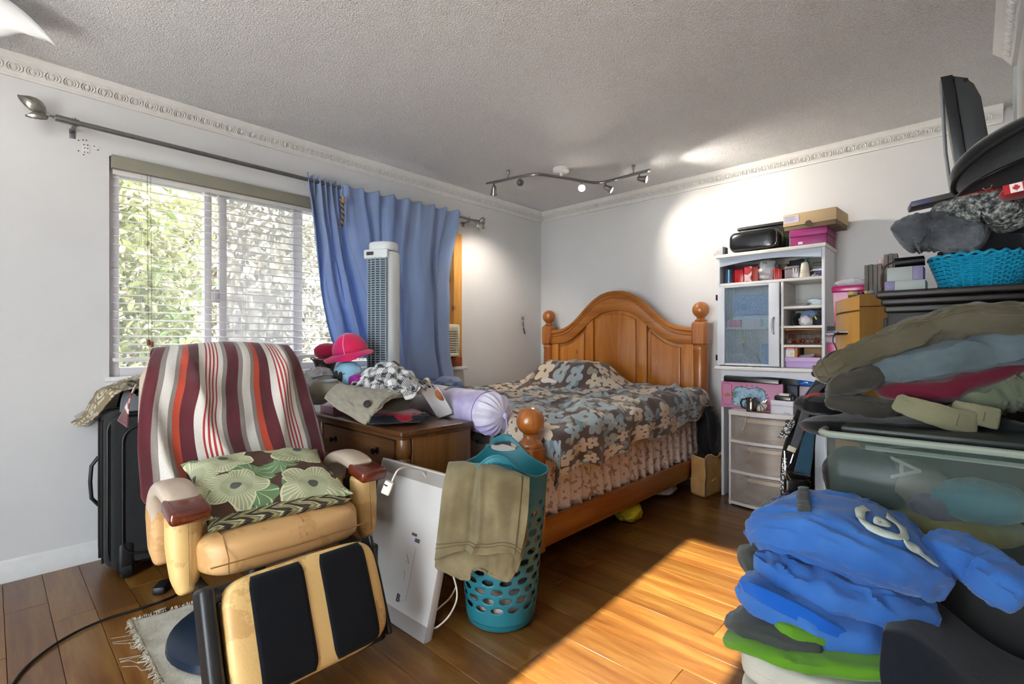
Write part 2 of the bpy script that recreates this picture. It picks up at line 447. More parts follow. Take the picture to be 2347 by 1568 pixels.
wall_back = wall_boxes('wall_back', [((-0.12, YB, 0), (XR+0.14, YB+0.12, ZC))])
wall_front = wall_boxes('wall_front', [((-0.12, YF-0.1, 0), (1.55, YF, ZC)), ((1.55, YF-0.1, 2.12), (2.05, YF, ZC)), ((2.05, YF-0.1, 0), (2.275, YF, ZC)), ((2.275, YF-0.1, 2.05), (2.80, YF, ZC)), ((2.80, YF-0.1, 0), (XR+0.14, YF, ZC))])  # unseen wall; its openings are added to admit fill daylight and the sun patch
structure(MB().bb((-1.5, -5.6, 2.32), (2.262, YF-0.1, 2.42)).bb((2.16, -5.6, -.1), (2.262, -5.5, 2.32)).bb((-1.5, -5.6, -.1), (-1.4, -5.5, 2.32)).build('added_sun_blocker', plain('sun_blocker_white', '#e8e6e2', .7)))  # unseen cover on posts, added to keep sun out of the fill opening
wall_right = wall_boxes('wall_right', [((XR, YF, 0), (XR+0.12, 3.15, ZC)), ((XR+0.03, 3.15, 0), (XR+0.15, YB, ZC))])
structure(MB().bb((-30, -30, -2.7), (30, 30, -2.6)).build('ground', m_ext))
structure(MB().bb((3.54, -9, -0.2), (12, 6, -0.1)).bb((-1.5, -9, -0.2), (3.54, -1.52, -0.1)).build('added_bounce_slab', plain('bounce_slab_pale', '#ece9e4', 0.9, var=0.05)))  # unseen pale slab added to bounce daylight up to the ceiling
structure(MB().bb((-1.25, -2.0, 0.55), (-0.13, 4.5, 0.62)).build('added_bounce_sheet', plain('bounce_sheet_white', '#efeeea', .8)))  # hidden white sheet added to bounce light in through the left window
structure(MB().bb((-0.75, -1.5, 2.28), (-0.12, 4.2, 2.34)).bb((-0.78, -1.5, 2.17), (-0.74, 4.2, 2.40)).build('trim_eave', plain('eave_paint', '#6f7272', 0.6)))
structure(MB().bb((-5.6, -4, -2.6), (-5.4, 9, 3.2)).build('wall_backdrop', plain('backdrop_beige', '#b8ad98', .9, var=.12, vscale=3)))  # beige backdrop added behind the leaves so gaps do not show white sky
# vertical corner strip and casing where the right wall steps back
structure(MB().bb((XR-0.012, 3.135, 0), (XR+0.03, 3.16, 2.35), 0.003).build('trim_corner', plain('corner_strip', '#bcc6c8', 0.5)))
structure(MB().bb((XR+0.012, 3.30, 0), (XR+0.03, 3.40, 2.12), 0.004).bb((XR+0.012, 3.30, 2.12), (XR+0.03, 3.86, 2.22), 0.004).build('trim_casing', m_trim))
# baseboards
def baseboard(name, p0, p1, nrm):
    d = (Vector(p1)-Vector(p0)); L = d.length; n = Vector(nrm)
    prof = [(0, 0), (0.014, 0), (0.014, 0.058), (0.011, 0.062), (0.011, 0.088), (0.007, 0.098), (0.004, 0.102), (0, 0.102)]
    M = Matrix((n, Vector((0, 0, 1)), d.normalized())).transposed().to_4x4(); M.translation = Vector(p0)
    return structure(MB().prism(prof, L, M).build(name, m_trim))
baseboard('baseboard_left', (0, YF, 0), (0, YB, 0), (1, 0, 0))
baseboard('baseboard_back', (0, YB, 0), (XR, YB, 0), (0, -1, 0))
baseboard('baseboard_right', (XR, YF, 0), (XR, 3.13, 0), (-1, 0, 0))
# crown moulding with leaf ornaments
orn = MB()
def arc(c, r0, r1, a0, a1, n, rad, mb=orn):
    pts = []
    for i in range(n):
        a = a0+(a1-a0)*i/(n-1); pts.append((c[0]+r0*math.cos(a), c[1]+r1*math.sin(a), 0.0022+0.0035*math.sin(PI*i/(n-1))))
    mb.tube(pts, [rad*1.35*(0.35+0.65*math.sin(PI*(i+0.3)/(n-0.4))) for i in range(n)], 5)
arc((-0.004, 0), 0.024, 0.021, R(118), R(242), 7, 0.0034)
arc((0.004, 0), 0.024, 0.021, R(62), R(-62), 7, 0.0034)
arc((-0.001, 0), 0.0165, 0.017, R(110), R(250), 6, 0.0022)
arc((0.001, 0), 0.0165, 0.017, R(70), R(-70), 6, 0.0022)
for a in (-38, -18, 0, 18, 38):
    q = R(90+a); orn.tube([(0, -0.016, 0.001), (0.006*math.cos(q), -0.016+0.014*math.sin(q), 0.006), (0.014*math.cos(q)*1.1, -0.016+0.031*math.sin(q), 0.0015)], [0.002, 0.0042, 0.0014], 5)
orn.ell((0, -0.017, 0.002), (0.005, 0.004, 0.003), n=6, m=4)
orn_proto = None
def crown(name, p0, p1, nrm, k0=0.0):
    global orn_proto
    p0, p1, n = Vector(p0), Vector(p1), Vector(nrm); d = p1-p0; L = d.length; e = d.normalized(); z = Vector((0, 0, 1))
    prof = [(0, 2.342), (0.016, 2.342), (0.018, 2.350), (0.014, 2.353), (0.020, 2.360), (0.049, 2.402), (0.054, 2.404), (0.056, 2.409), (0.074, 2.425), (0.078, 2.43), (0, 2.43)]
    M = Matrix((n, z, e)).transposed().to_4x4(); M.translation = p0
    o = structure(MB().prism(prof, L, M).build(name, m_trim))
    up = (n*0.029+z*0.042).normalized(); out = (n*0.042-z*0.029).normalized(); c0 = n*0.0345+z*2.381
    S = 0.0645; cnt = int(L/S)
    for i in range(cnt):
        pos = p0+e*(S*(i+0.5)+k0)+c0
        Mo = Matrix((e, up, out)).transposed().to_4x4(); Mo.translation = pos
        if orn_proto is None:
            ob = orn.build('ornament', m_trim, loc=(0, 0, 0)); orn_proto = ob
        else:
            ob = bpy.data.objects.new('ornament', orn_proto.data); COL.objects.link(ob)
        ob.parent = o; ob.matrix_parent_inverse = Matrix.Translation(o.location).inverted(); ob.matrix_basis = Mo
    return o
crown('trim_crown_left', (0, -0.6, 0), (0, YB, 0), (1, 0, 0))
crown('trim_crown_back', (0.05, YB, 0), (XR-0.02, YB, 0), (0, -1, 0))
crown('trim_crown_right', (XR, 0.9, 0), (XR, 3.15, 0), (-1, 0, 0))
# ---------------------------------------------------------------- windows
m_vinyl = plain('window_vinyl', '#cfc9cc', 0.4, var=0.05)
t = NT('window_glass', 0.02); t.set('Alpha', 0.10); t.col((0.9, 0.95, 1, 1)); m_glass = t.m
t = NT('insect_screen', 0.7); t.col(lin('#d9d6da')); t.set('Alpha', 0.38); m_screen = t.m
w1 = structure(MB().bb((-0.10, A0, AZ0), (-0.03, A0+0.045, AZ1), .004).bb((-0.10, A1-.045, AZ0), (-0.03, A1, AZ1), .004).bb((-0.10, A0+.045, AZ1-0.05), (-0.03, A1-.045, AZ1), .004).bb((-0.10, A0+.045, AZ0), (-0.03, A1-.045, AZ0+0.05), .004).build('window_1', m_vinyl))
for (a, b) in ((0.865, 0.905), (0.945, 0.985), (1.385, 1.445)):
    MB().bb((-0.085, a, AZ0+0.04), (-0.035, b, AZ1-0.04), .004).build('mullion', m_vinyl, w1, world=True)
for (a, b, x, m) in ((0.465, 0.868, -0.06, m_glass), (0.983, 1.39, -0.072, m_glass), (1.44, 2.08, -0.06, m_glass)):
    MB().bb((x-0.002, a, AZ0+.045), (x+0.002, b, AZ1-.045)).build('pane', m, w1, world=True)
MB().bb((-0.0525, 0.983, AZ0+.045), (-0.0515, 1.39, AZ1-.045)).build('insect_screen', m_screen, w1, world=True)
MB().bb((-0.058, .91, AZ0+.42), (-0.03, .94, AZ0+.50), .004).build('sash_lock', m_vinyl, w1, world=True)
structure(MB().bb((-0.03, A0-0.02, AZ0-0.02), (0.022, A1+0.03, AZ0+0.004), 0.004).bb((0, A0-0.01, AZ0-0.05), (0.012, A1+.02, AZ0-0.02), .002).build('trim_sill', m_trim))
# the boarded second window that holds the air conditioner
m_pine_fr = wood('raw_pine_frame', '#a8702c', '#c48a3e', '#d8a55a', 'Z', 12, 0.6, knots=True)
m_brick = wood('red_wood_block', '#6d2f14', '#8a4420', '#9c5530', 'Y', 9, 0.7)
w2 = structure(MB().bb((-0.06, 2.715, 0.905), (0.028, 2.805, 2.045), .003).bb((-0.06, B0, 1.985), (0.026, 2.714, 2.044), .003).bb((-0.06, B0, 0.905), (0.02, B0+.06, 1.984), .003).build('window_2', m_pine_fr))
MB().bb((-0.05, 2.30, 1.265), (-0.03, 2.713, 1.62), .002).bb((-0.05, 2.30, 1.625), (-0.03, 2.713, 1.98), .002).build('foam_panel', plain('foam_board', '#e4e7ea', 0.7), w2, world=True)
MB().bb((-0.028, 2.665, 1.60), (-0.022, 2.70, 1.70)).build('tape_strip', plain('grey_tape', '#9aa2a8', 0.5), w2, world=True)
MB().bb((-0.06, 2.30, 0.905), (0.05, 2.79, 0.985), .004).build('wood_block', m_brick, w2, world=True)
structure(MB().bb((-0.0, B0-.05, .875), (0.06, 2.845, .903), .004).bb((0.0, B0-.03, .70), (0.014, 2.83, .875), .003).build('trim_sill_small', m_trim))
# ---------------------------------------------------------------- foliage outside
def leafmat(name, c1, c2, c3):
    t = NT(name, 0.6); t.col(t.ramp(t.noise(t.co(), 5.0, 5.0), [(0.35, c1), (0.5, c2), (0.65, c3)])); return t.m
m_leaf = leafmat('hedge_leaves', '#66743a', '#98995f', '#bcb48c')
m_leaf2 = leafmat('tree_leaves', '#827e6c', '#a69c88', '#c0b6a4')  # paler and greyer than the hedge leaves
def shrub(label, name, x0, x1, y0, y1, z0, z1, n, seed, mat, sz):
    rg = random.Random(seed); root = thing(name, label, 'shrub', ((x0+x1)/2, (y0+y1)/2, -2.6))
    mb = MB()
    for _ in range(n):
        x, y, z = rg.uniform(x0, x1), rg.uniform(y0, y1), rg.uniform(z0, z1)
        x += 0.35*noise.noise((y*1.3, z*1.3, seed))
        L = sz*rg.uniform(0.6, 1.4); M = Matrix.Translation((x, y, z)) @ rotm(rg.uniform(-.9, .9), rg.uniform(-1.2, 1.2), rg.uniform(0, 6.28))
        mb.add([(0, 0, 0), (L*.35, L*.22, L*.06), (L*.75, L*.17, L*.04), (L, 0, -L*.08), (L*.75, -L*.17, L*.04), (L*.35, -L*.22, L*.06)], [(0, 1, 2, 3), (0, 3, 4, 5)], M)
    mb.build('foliage', mat, root, world=True, kind='stuff')
    tr = MB()
    for _ in range(5):
        bx, by = rg.uniform(x0+.1, x1), rg.uniform(y0+.2, y1-.2)
        tr.tube([(bx, by, -2.6), (bx+rg.uniform(-.1, .1), by+rg.uniform(-.1, .1), -1), (bx+rg.uniform(-.2, .2), by+rg.uniform(-.3, .3), (z0+z1)/2), (bx+rg.uniform(-.2, .2), by+rg.uniform(-.4, .4), z1)], [0.05, .045, .03, .008], 6)
    tr.build('branches', plain('bark', '#4a3c2c', 0.9), root, world=True)
    return root
shrub('dense green hedge outside the left half of the window', 'hedge', -2.3, -1.55, -1.6, 1.3, -2.4, 2.9, 24000, 3, m_leaf, 0.105)
shrub('pale-leaved tree outside the right half of the window', 'garden_tree', -3.9, -2.75, 0.9, 4.6, -2.4, 3.6, 24000, 9, m_leaf2, 0.12)
# ================================================================ blind, curtains, wall things
m_slat = plain('blind_slat', '#d9d5d1', 0.45, var=0.05)
m_taupe = plain('blind_valance', '#8b8778', 0.6, var=0.08)
m_cord = plain('blind_cord', '#5b4a48', 0.8)
bl = thing('window_blind', 'white horizontal venetian blind hanging in the window', 'blind', (0.0, 1.02, 0.99))
MB().bb((0.002, 0.43, 2.008), (0.034, 1.66, 2.076), .003).build('valance', m_taupe, bl, world=True)
MB().bb((-0.028, 0.44, 1.985), (0.0, 1.65, 2.06), .003).build('head_rail', m_slat, bl, world=True)
sl = MB(); n_ = 7
for i in range(n_):
    q = -1+2*i/(n_-1)
    sl.v += [(0.025*q, -0.605, 0.0025*(1-q*q)), (0.025*q, 0.605, 0.0025*(1-q*q))]
sl.f = [(2*i, 2*i+1, 2*i+3, 2*i+2) for i in range(n_-1)]; sl.mi = [0]*len(sl.f)
proto = None
for k in range(22):
    z = 1.968-0.0435*k
    if proto is None:
        o = sl.build('slat', m_slat, bl, loc=(0, 0, 0)); mo = o.modifiers.new('t', 'SOLIDIFY'); mo.thickness = 0.0022; proto = o
    else:
        o = proto.copy(); COL.objects.link(o)
    o.location = (0.0, 1.045-1.02, z-0.99); o.rotation_euler = (0, R(7), 0)
MB().bb((-0.026, 0.44, 1.006), (0.026, 1.65, 1.028), .006).build('bottom_rail', m_slat, bl, world=True)
for y in (0.555, 1.07, 1.54):
    MB().tube([(0.027, y, 1.03), (0.027, y, 2.0)], 0.0009, 5).tube([(-0.027, y, 1.03), (-0.027, y, 2.0)], 0.0009, 5).build('ladder_cord', plain('ladder_cord', '#b9b3ae', .8), bl, world=True)
pc = MB()
for y, z in ((0.585, 1.125), (0.60, 1.115)): pc.tube([(0.036, y, z), (0.037, y-0.004, 1.6), (0.034, y-0.006, 2.01)], 0.0011, 5)
pc.build('pull_cord', m_cord, bl, world=True)
for y, z in ((0.585, 1.125), (0.60, 1.115)):
    MB().lathe([(0.001, 0.0), (0.0075, -0.004), (0.0085, -0.03), (0.002, -0.034)], 10, Matrix.Translation((0.036, y, z))).build('tassel', plain('tassel_wood', '#7c3b1c', .5), bl, world=True)
# ---- curtain rod
m_steel = plain('brushed_steel', '#8d9095', 0.32, 0.9, var=0.15, vscale=40)
m_pewter = plain('pewter_leaf', '#a5a59e', 0.35, 0.9, var=0.3, vscale=60)
rod = thing('curtain_rod', 'long brushed steel curtain rod with leaf finials above the window', 'curtain rod', (0.08, 1.6, 2.17))
MB().cyl((0.085, 0.24, 2.174), (0.085, 1.75, 2.174), 0.0125, n=16).build('thick_tube', m_steel, rod, world=True)
MB().cyl((0.085, 1.75, 2.174), (0.085, 2.93, 2.172), 0.0095, n=14).build('thin_tube', m_steel, rod, world=True)
MB().cyl((0.085, 0.215, 2.174), (0.085, 0.30, 2.174), 0.0165, n=16).build('collar', m_steel, rod, world=True)
MB().cyl((0.085, 2.90, 2.172), (0.085, 2.955, 2.172), 0.013, n=14).build('collar', m_steel, rod, world=True)
def bracket(y):
    MB().bb((0.0, y-0.012, 2.12), (0.004, y+0.012, 2.165), .001).bb((0.0, y-0.009, 2.150), (0.088, y+0.009, 2.156), .002).tube([(0.07, y, 2.154), (0.072, y, 2.16), (0.085, y, 2.157)], .006, 8).cyl((0.085, y, 2.185), (0.085, y, 2.196), .006, n=8).build('bracket', m_steel, rod, world=True)
bracket(0.282); bracket(2.84)
def leaf(base, tip, nrm, wid, bend=0.02, name='leaf'):
    b, t_ = Vector(base), Vector(tip); d = t_-b; L = d.length; e = d.normalized(); n = Vector(nrm); n = (n-e*n.dot(e)).normalized(); s = e.cross(n)
    P = []
    for i in range(15):
        q = i/14; w = wid*(math.sin(PI*q**0.8)**0.75 if 0 < q < 1 else 0.0)
        row = []
        for j in range(9):
            k = -1+j/4
            rib = 0.0016*math.cos((q*9+abs(k)*1.6)*2*PI)*(1-abs(k)*.3)
            row.append(tuple(b+e*(L*q)+s*(w*k)+n*(bend*math.sin(PI*q)+0.012*k*k*-1+rib)))
        P.append(row)
    mb = MB(); mb.grid(P); mb.tube([b+e*(L*q)+n*(bend*math.sin(PI*q)+0.001) for q in (0, .25, .5, .75, .97)], [.0024, .0022, .0018, .0014, .0006], 6)
    o = mb.build(name, m_pewter, rod, world=True, thick=0.0015, ang=60); return o
leaf((0.085, 0.185, 2.185), (0.085, 0.088, 2.238), (1, 0, 0.1), 0.034)
leaf((0.10, 0.19, 2.168), (0.105, 0.112, 2.148), (1, .2, 0.5), 0.022, 0.012)
MB().tube([(0.085, 0.22, 2.174), (0.085, 0.20, 2.177), (0.085, 0.18, 2.188)], [.008, .005, .0028], 8).tube([(0.085, 0.215, 2.174), (0.092, 0.20, 2.174), (0.10, 0.188, 2.167)], [.006, .0035, .0025], 8).build('stem', m_steel, rod, world=True)
leaf((0.085, 2.965, 2.165), (0.085, 3.03, 2.215), (1, 0, 0), 0.03)
leaf((0.09, 2.965, 2.16), (0.10, 3.01, 2.115), (1, .2, 0), 0.026, .012)
leaf((0.085, 2.93, 2.15), (0.085, 2.955, 2.095), (1, 0, 0), 0.012, .008)
MB().tube([(0.085, 2.95, 2.172), (0.085, 2.97, 2.166), (0.085, 2.975, 2.160)], [.006, .004, .003], 8).tube([(0.085, 2.915, 2.165), (0.086, 2.92, 2.15), (0.085, 2.93, 2.15)], [.004, .003, .002], 8).build('stem', m_steel, rod, world=True)
# ---- curtains
t = NT('blue_curtain', 0.75); v = t.co(); t.col(t.mix(t.noise(v, 2.0, 3.0), lin('#8fa6ca'), lin('#a5b4cf'))); t.set('Sheen Weight', 0.25)
t.bump(t.noise(v, 300.0, 2.0), 0.15, 0.002)
tr_ = t.n('BsdfTranslucent', {'Color': lin('#5a9adf')}); mx = t.n('MixShader', {0: 0.32})
t.t.links.new(t.b.outputs[0], mx.inputs[1]); t.t.links.new(tr_.outputs[0], mx.inputs[2]); t.t.links.new(mx.outputs[0], t.t.nodes['Material Output'].inputs[0])
m_curt = t.m
def curtain(left, right, nu, nv, nple, amp, seed, xb, ruff=0.02, spread=None):
    Lc, Rc = spline(left, nv), spline(right, nv); P = np.zeros((nv, nu, 3))
    for j in range(nv):
        q = j/(nv-1)
        for i in range(nu):
            s = i/(nu-1)
            sw = s+0.05*math.sin(2*PI*s*2+seed)*q
            p = Lc[j]*(1-sw)+Rc[j]*sw
            fade = 1.0 if q < .04 else 1.0
            ss = s+0.045*noise.noise((s*3.3+seed, 0.4*q, seed))+0.015*noise.noise((s*9+seed, q, 2))
            f1 = math.sin(2*PI*nple*ss); f1 = math.copysign(abs(f1)**0.7, f1)*(0.65+0.6*noise.noise((s*5, seed, 1)))
            f2 = math.sin(2*PI*(nple*0.40)*ss+seed+1.1*q+1.2*noise.noise((s*2, q*1.2, seed)))
            f3 = noise.noise((s*4+seed, q*2.2, seed*3))+0.5*ridge(s*6+q*2.2+seed, q*2.5, seed)
            k = math.exp(-q*3.2)
            x = xb-0.03+0.075*q**1.2+amp*(k*f1*0.75+(1-k)*(0.85*f2+0.35*f1*math.exp(-q))+1.1*f3*q+0.25*noise.noise((s*9, q*7, seed)))
            y = p[1]+0.3*amp*math.cos(2*PI*nple*s)*k
            z = p[2]+(ruff*k*0.5*math.sin(2*PI*nple*s+.8) if q < 0.1 else 0.0)
            P[j, i] = (x, y, z)
    return P
cA = thing('curtain', 'blue curtain panel swept aside at the right edge of the blind', 'curtain', (0.12, 1.6, 0.9))
P = curtain([(0.1,1.413,2.209), (0.1,1.427,2.005), (0.1,1.45,1.752), (0.11,1.481,1.468), (0.11,1.535,1.181), (0.11,1.59,1.005)], [(0.1,1.664,2.191), (0.1,1.684,1.997), (0.11,1.724,1.73), (0.11,1.791,1.462), (0.11,1.845,1.186), (0.11,1.873,0.999)], 110, 90, 6.5, 0.036, 2.1, 0.115, 0.03)
sheet('cloth', m_curt, P, 1, 1, cA, 0.0015)
cB = thing('curtain', 'wide blue curtain panel hanging behind the tower fan', 'curtain', (0.12, 2.2, 0.85))
P = curtain([(0.1,1.655,2.189), (0.1,1.677,1.965), (0.1,1.729,1.701), (0.1,1.827,1.372), (0.1,1.879,0.842)], [(0.1,2.714,2.205), (0.1,2.652,1.971), (0.1,2.578,1.701), (0.1,2.564,1.413), (0.1,2.555,1.055), (0.1,2.578,0.803)], 170, 100, 8.5, 0.036, 5.7, 0.145, 0.02)
sheet('cloth', m_curt, P, 1, 1, cB, 0.0015)
lump('bunched_hem', m_curt, (0.26,2.456,0.771), (0.10, 0.12, 0.062), 0.4, cB, amp=0.028, fr=14, seed=3, n=56, m=30)
rp = thing('curtain_tieback', 'brown braided rope tieback hanging between the blue curtains', 'tieback', (0.16,1.617,1.885))
a_, b_ = Vector((0.16,1.617,2.085)), Vector((0.16,1.611,1.884))
for ph, mm in ((0, plain('rope_brown', '#5c4030', .9)), (2.1, plain('rope_tan', '#a58a62', .9)), (4.2, plain('rope_slate', '#4a4c58', .9))):
    pts = []
    for i in range(60):
        q = i/59; c = a_.lerp(b_, q)+Vector((0, 0.02*math.sin(q*2.6), 0)); an = q*34+ph; pts.append(c+Vector((0.006*math.cos(an), 0.006*math.sin(an), 0)))
    MB().tube(pts, 0.005, 6).build('strand', mm, rp, world=True)
MB().lathe([(0.004, 0.02), (0.011, 0.012), (0.012, 0.0), (0.008, -0.008), (0.013, -0.03), (0.001, -0.032)], 12, Matrix.Translation(a_+Vector((0.01, .012, -.01)))).build('knot', plain('rope_tan', ''), rp, world=True)
# ---- air conditioner
ac = thing('air_conditioner', 'beige window air conditioner below the raw pine frame', 'air conditioner', (0.05, 2.53, 0.986))
m_beige = plain('ac_plastic', '#d8d2be', 0.5, var=0.06)
m_dark = plain('dark_gap', '#1a1a1c', 0.8)
MB().bb((-0.10, 2.305, 0.988), (0.075, 2.712, 1.262), .012, 3).build('body', m_beige, ac, world=True)
MB().bb((0.075, 2.33, 1.02), (0.081, 2.70, 1.215), .002).build('grille_recess', m_dark, ac, world=True)
for k in range(13):
    z = 1.028+k*0.0147
    MB().bb((0.079, 2.325, z), (0.093, 2.703, z+0.0085), .002).build('louvre', m_beige, ac, world=True)
MB().bb((0.075, 2.31, 0.99), (0.097, 2.722, 1.022), .006).bb((0.075, 2.703, 1.0), (0.097, 2.722, 1.25), .005).bb((0.075, 2.31, 1.215), (0.091, 2.722, 1.26), .006).build('front_frame', m_beige, ac, world=True)
# ---- remnants of an old bracket and the little ornament on the wall
m_hole = plain('screw_hole', '#3a3432', .9)
br = thing('old_bracket_plate', 'two small white screwed plates on the wall left of the blind', 'bracket', (0, .36, 2.0))
def plate(y0, y1, z0, z1): MB().bb((0.0, y0, z0), (0.003, y1, z1), .001).build('plate', m_trim, br, world=True)
py0, py1 = (0.0,0.32,2.104), (0.0,0.349,2.062)
plate(py0[1], py1[1], py1[2], py0[2])
py2, py3 = (0.0,0.357,2.108), (0.0,0.386,2.088)
plate(py2[1], py3[1], py3[2], py2[2])
for q in ((0.0,0.325,2.101), (0.0,0.34,2.103), (0.0,0.328,2.085), (0.0,0.34,2.086), (0.0,0.328,2.065), (0.0,0.34,2.066), (0.0,0.365,2.104), (-0.0,0.379,2.09), (0.0,0.305,2.117), (0.0,0.322,2.124), (0.0,0.335,2.126), (0.0,0.305,2.065), (0.0,0.325,2.051)):
    MB().cyl((0.001, q[1], q[2]), (0.0042, q[1], q[2]), 0.0028, n=8).build('screw', m_hole, br, world=True)
orn_w = thing('wall_charm', 'small metal flower charm with a dangling tag on the wall', 'ornament', (0.0,3.643,1.174))
q0 = Vector((0.012,3.603,1.38))
mb = MB()
for k in range(6):
    a = k*1.05; mb.ell(q0+Vector((0, 0.014*math.cos(a), 0.016*math.sin(a))), (0.004, 0.012, 0.007), n=8, m=5)
mb.ell(q0, (0.008, 0.006, 0.006), n=8, m=5).build('flower', plain('charm_white', '#d8d4cc', .5), orn_w, world=True)
MB().tube([q0, q0+Vector((0, .006, -.05)), q0+Vector((0, .004, -.09)), q0+Vector((.001, .015, -.12))], [.005, .004, .0035, .003], 6).ell(q0+Vector((.004, .0, -.035)), (.006, .012, .009), n=8, m=5).ell(q0+Vector((.004, .006, -.075)), (.006, .009, .012), n=8, m=5).build('wire', m_pewter, orn_w, world=True)
MB().box(q0+Vector((0, .028, -.155)), (0.004, .022, .06), .002, rot=(R(22), 0, 0)).build('metal_tag', plain('charm_tag', '#8e8f90', .35, .7), orn_w, world=True)
# ---- track light
m_chrome = plain('satin_nickel', '#8f8f8f', 0.3, 0.95)
m_whitep = plain('white_enamel', '#e8e8e6', 0.4)
t = NT('bulb_glow', 0.4); t.col((1, 1, 1, 1)); t.set('Emission Color', (1.0, 0.93, 0.82, 1)); t.set('Emission Strength', 28.0); m_bulb = t.m
tl = thing('track_light', 'curved satin nickel track light with five spotlight heads on the ceiling', 'track light', (0.98, 3.02, 2.43))
rp_ = spline([(0.454, 2.69, 2.362), (0.62, 2.722, 2.362), (0.80, 2.757, 2.362), (0.895, 2.80, 2.362), (0.955, 2.92, 2.362), (1.01, 3.05, 2.362), (1.06, 3.19, 2.362), (1.12, 3.275, 2.362), (1.22, 3.293, 2.362), (1.38, 3.29, 2.362), (1.547, 3.286, 2.362)], 50)
MB().tube([tuple(p) for p in rp_], 0.0085, 8, flat=1.3).build('rail', m_chrome, tl, world=True)
MB().lathe([(0.001, 2.43), (0.062, 2.43), (0.062, 2.405), (0.05, 2.394), (0.012, 2.392), (0.012, 2.37), (0.001, 2.37)], 28, Matrix.Translation((0.975, 2.975, 0))).build('canopy', m_whitep, tl, world=True)
for (x, y) in ((0.655, 2.728), (1.41, 3.29)):
    MB().lathe([(0.001, 2.43), (0.013, 2.43), (0.012, 2.41), (0.005, 2.39), (0.005, 2.365), (0.001, 2.365)], 10, Matrix.Translation((x, y, 0))).build('standoff', m_chrome, tl, world=True)
heads = [((0.525, 2.704), (0.06, 3.12, 1.25), 1), ((0.76, 2.75), (2.9, 0.4, 1.3), 0), ((1.045, 3.15), (2.6, 0.7, 0.7), 1), ((1.17, 3.287), (2.0, 3.85, 1.75), 1), ((1.46, 3.288), (2.95, 3.9, 1.95), 1)]
for (hx, hy), tg, on in heads:
    top = Vector((hx, hy, 2.356)); piv = Vector((hx, hy, 2.318)); d = (Vector(tg)-piv).normalized()
    st = MB().tube([top, piv], 0.006, 8).ell(piv, (0.011, 0.011, 0.011), n=10, m=6).build('spot_stem', m_chrome, tl, world=True)
    F = frame(piv-d*0.012, d)
    hd = MB().lathe([(0.001, -0.006), (0.012, -0.004), (0.017, 0.004), (0.021, 0.03), (0.027, 0.062), (0.0285, 0.066), (0.0255, 0.066), (0.024, 0.06), (0.001, 0.05)], 20, F).build('spot_head', m_chrome, tl, world=True)
    MB().lathe([(0.0005, 0.072), (0.012, 0.070), (0.022, 0.064), (0.0235, 0.058), (0.0005, 0.056)], 18, F).build('bulb', m_bulb if on else plain('dead_bulb', '#5a5a58', .2), hd, world=True)
    if on:
        lamp('spot_lamp', 'SPOT', piv+d*0.085, 12.0, (1.0, 0.90, 0.78), target=tg, spot_size=R(96), spot_blend=0.9, shadow_soft_size=0.022)
# ---- ceiling lamp of square glass, only a corner in view
cl = thing('ceiling_lamp', 'square frosted glass ceiling lamp at the upper left', 'ceiling lamp', (0.56, -0.07, 2.43))
t = NT('frosted_glass', 0.35); t.col(lin('#eef0f0')); t.set('Transmission Weight', 0.6); t.set('Emission Color', (1, .98, .95, 1)); t.set('Emission Strength', 0.04); m_frost = t.m
Pg = []
for i in range(21):
    row = []
    for j in range(21):
        a, b = -1+i/10, -1+j/10; x, y = 0.185*a, 0.185*b; r_ = max(abs(a), abs(b))
        row.append((x, y, 2.335-0.045*(a*a*b*b)+0.02*(r_**4)*(1-a*a*b*b)+0.004*math.sin(9*a)*b*b))
    Pg.append(row)
Mg = Matrix.Translation((0.56, -0.075, 0)) @ rotm(0, 0, R(38))
MB().grid(Pg, M=Mg).build('glass_plate', m_frost, cl, world=True, thick=0.005, ang=70)
MB().lathe([(0.001, 2.43), (0.07, 2.43), (0.07, 2.405), (0.03, 2.395), (0.012, 2.37), (0.012, 2.33), (0.001, 2.325)], 20, Matrix.Translation((0.56, -0.075, 0))).build('fitting', m_chrome, cl, world=True)
lamp('ceiling_lamp_light', 'POINT', (0.56, -0.075, 2.24), 1.0, (1.0, 0.95, 0.88), shadow_soft_size=0.09)
# ================================================================ armchair and what lies on it
t = NT('cracked_tan_leather', 0.5); v = t.co()
cr_ = t.voro(v, 26.0, 'DISTANCE_TO_EDGE').outputs['Distance']; pt = t.ramp(t.noise(v, 7.0, 6.0, 0.65), [(0.52, (0, 0, 0, 1)), (0.56, (1, 1, 1, 1))])
t.col(t.mix(t.ma('MULTIPLY', pt, 0.5), lin('#c79c67'), lin('#a87c47'))); t.bump(t.ma('ADD', t.ma('MULTIPLY', cr_, 0.25), t.noise(v, 9.0, 4.0)), 0.25, 0.006); m_tan = t.m
t = NT('yellow_tan_leather', 0.45); v = t.co(); pt = t.ramp(t.noise(v, 6.0, 7.0, 0.7), [(0.55, (0, 0, 0, 1)), (0.575, (1, 1, 1, 1))])
t.col(t.mix(t.ma('MULTIPLY', pt, .6), lin('#d3b071'), lin('#b28850'))); t.bump(t.ma('ADD', t.ma('MULTIPLY', pt, -0.5), t.noise(v, 60, 3)), 0.25, 0.004); m_yel = t.m  # paler and yellower than the tan leather, with darker patches
t = NT('grey_beige_leather', 0.32); v = t.co(); t.col(t.mix(t.noise(v, 9, 5), lin('#a99785'), lin('#c2b29e'))); t.bump(t.voro(v, 55, 'DISTANCE_TO_EDGE').outputs['Distance'], 0.15, 0.003); m_gb = t.m
m_blk = plain('black_plastic', '#16181b', 0.45, var=0.2)
m_blue_base = plain('blue_black_base', '#0d1c2e', 0.3, coat_weight=0.0) if False else plain('blue_black_base', '#0f2033', 0.3)
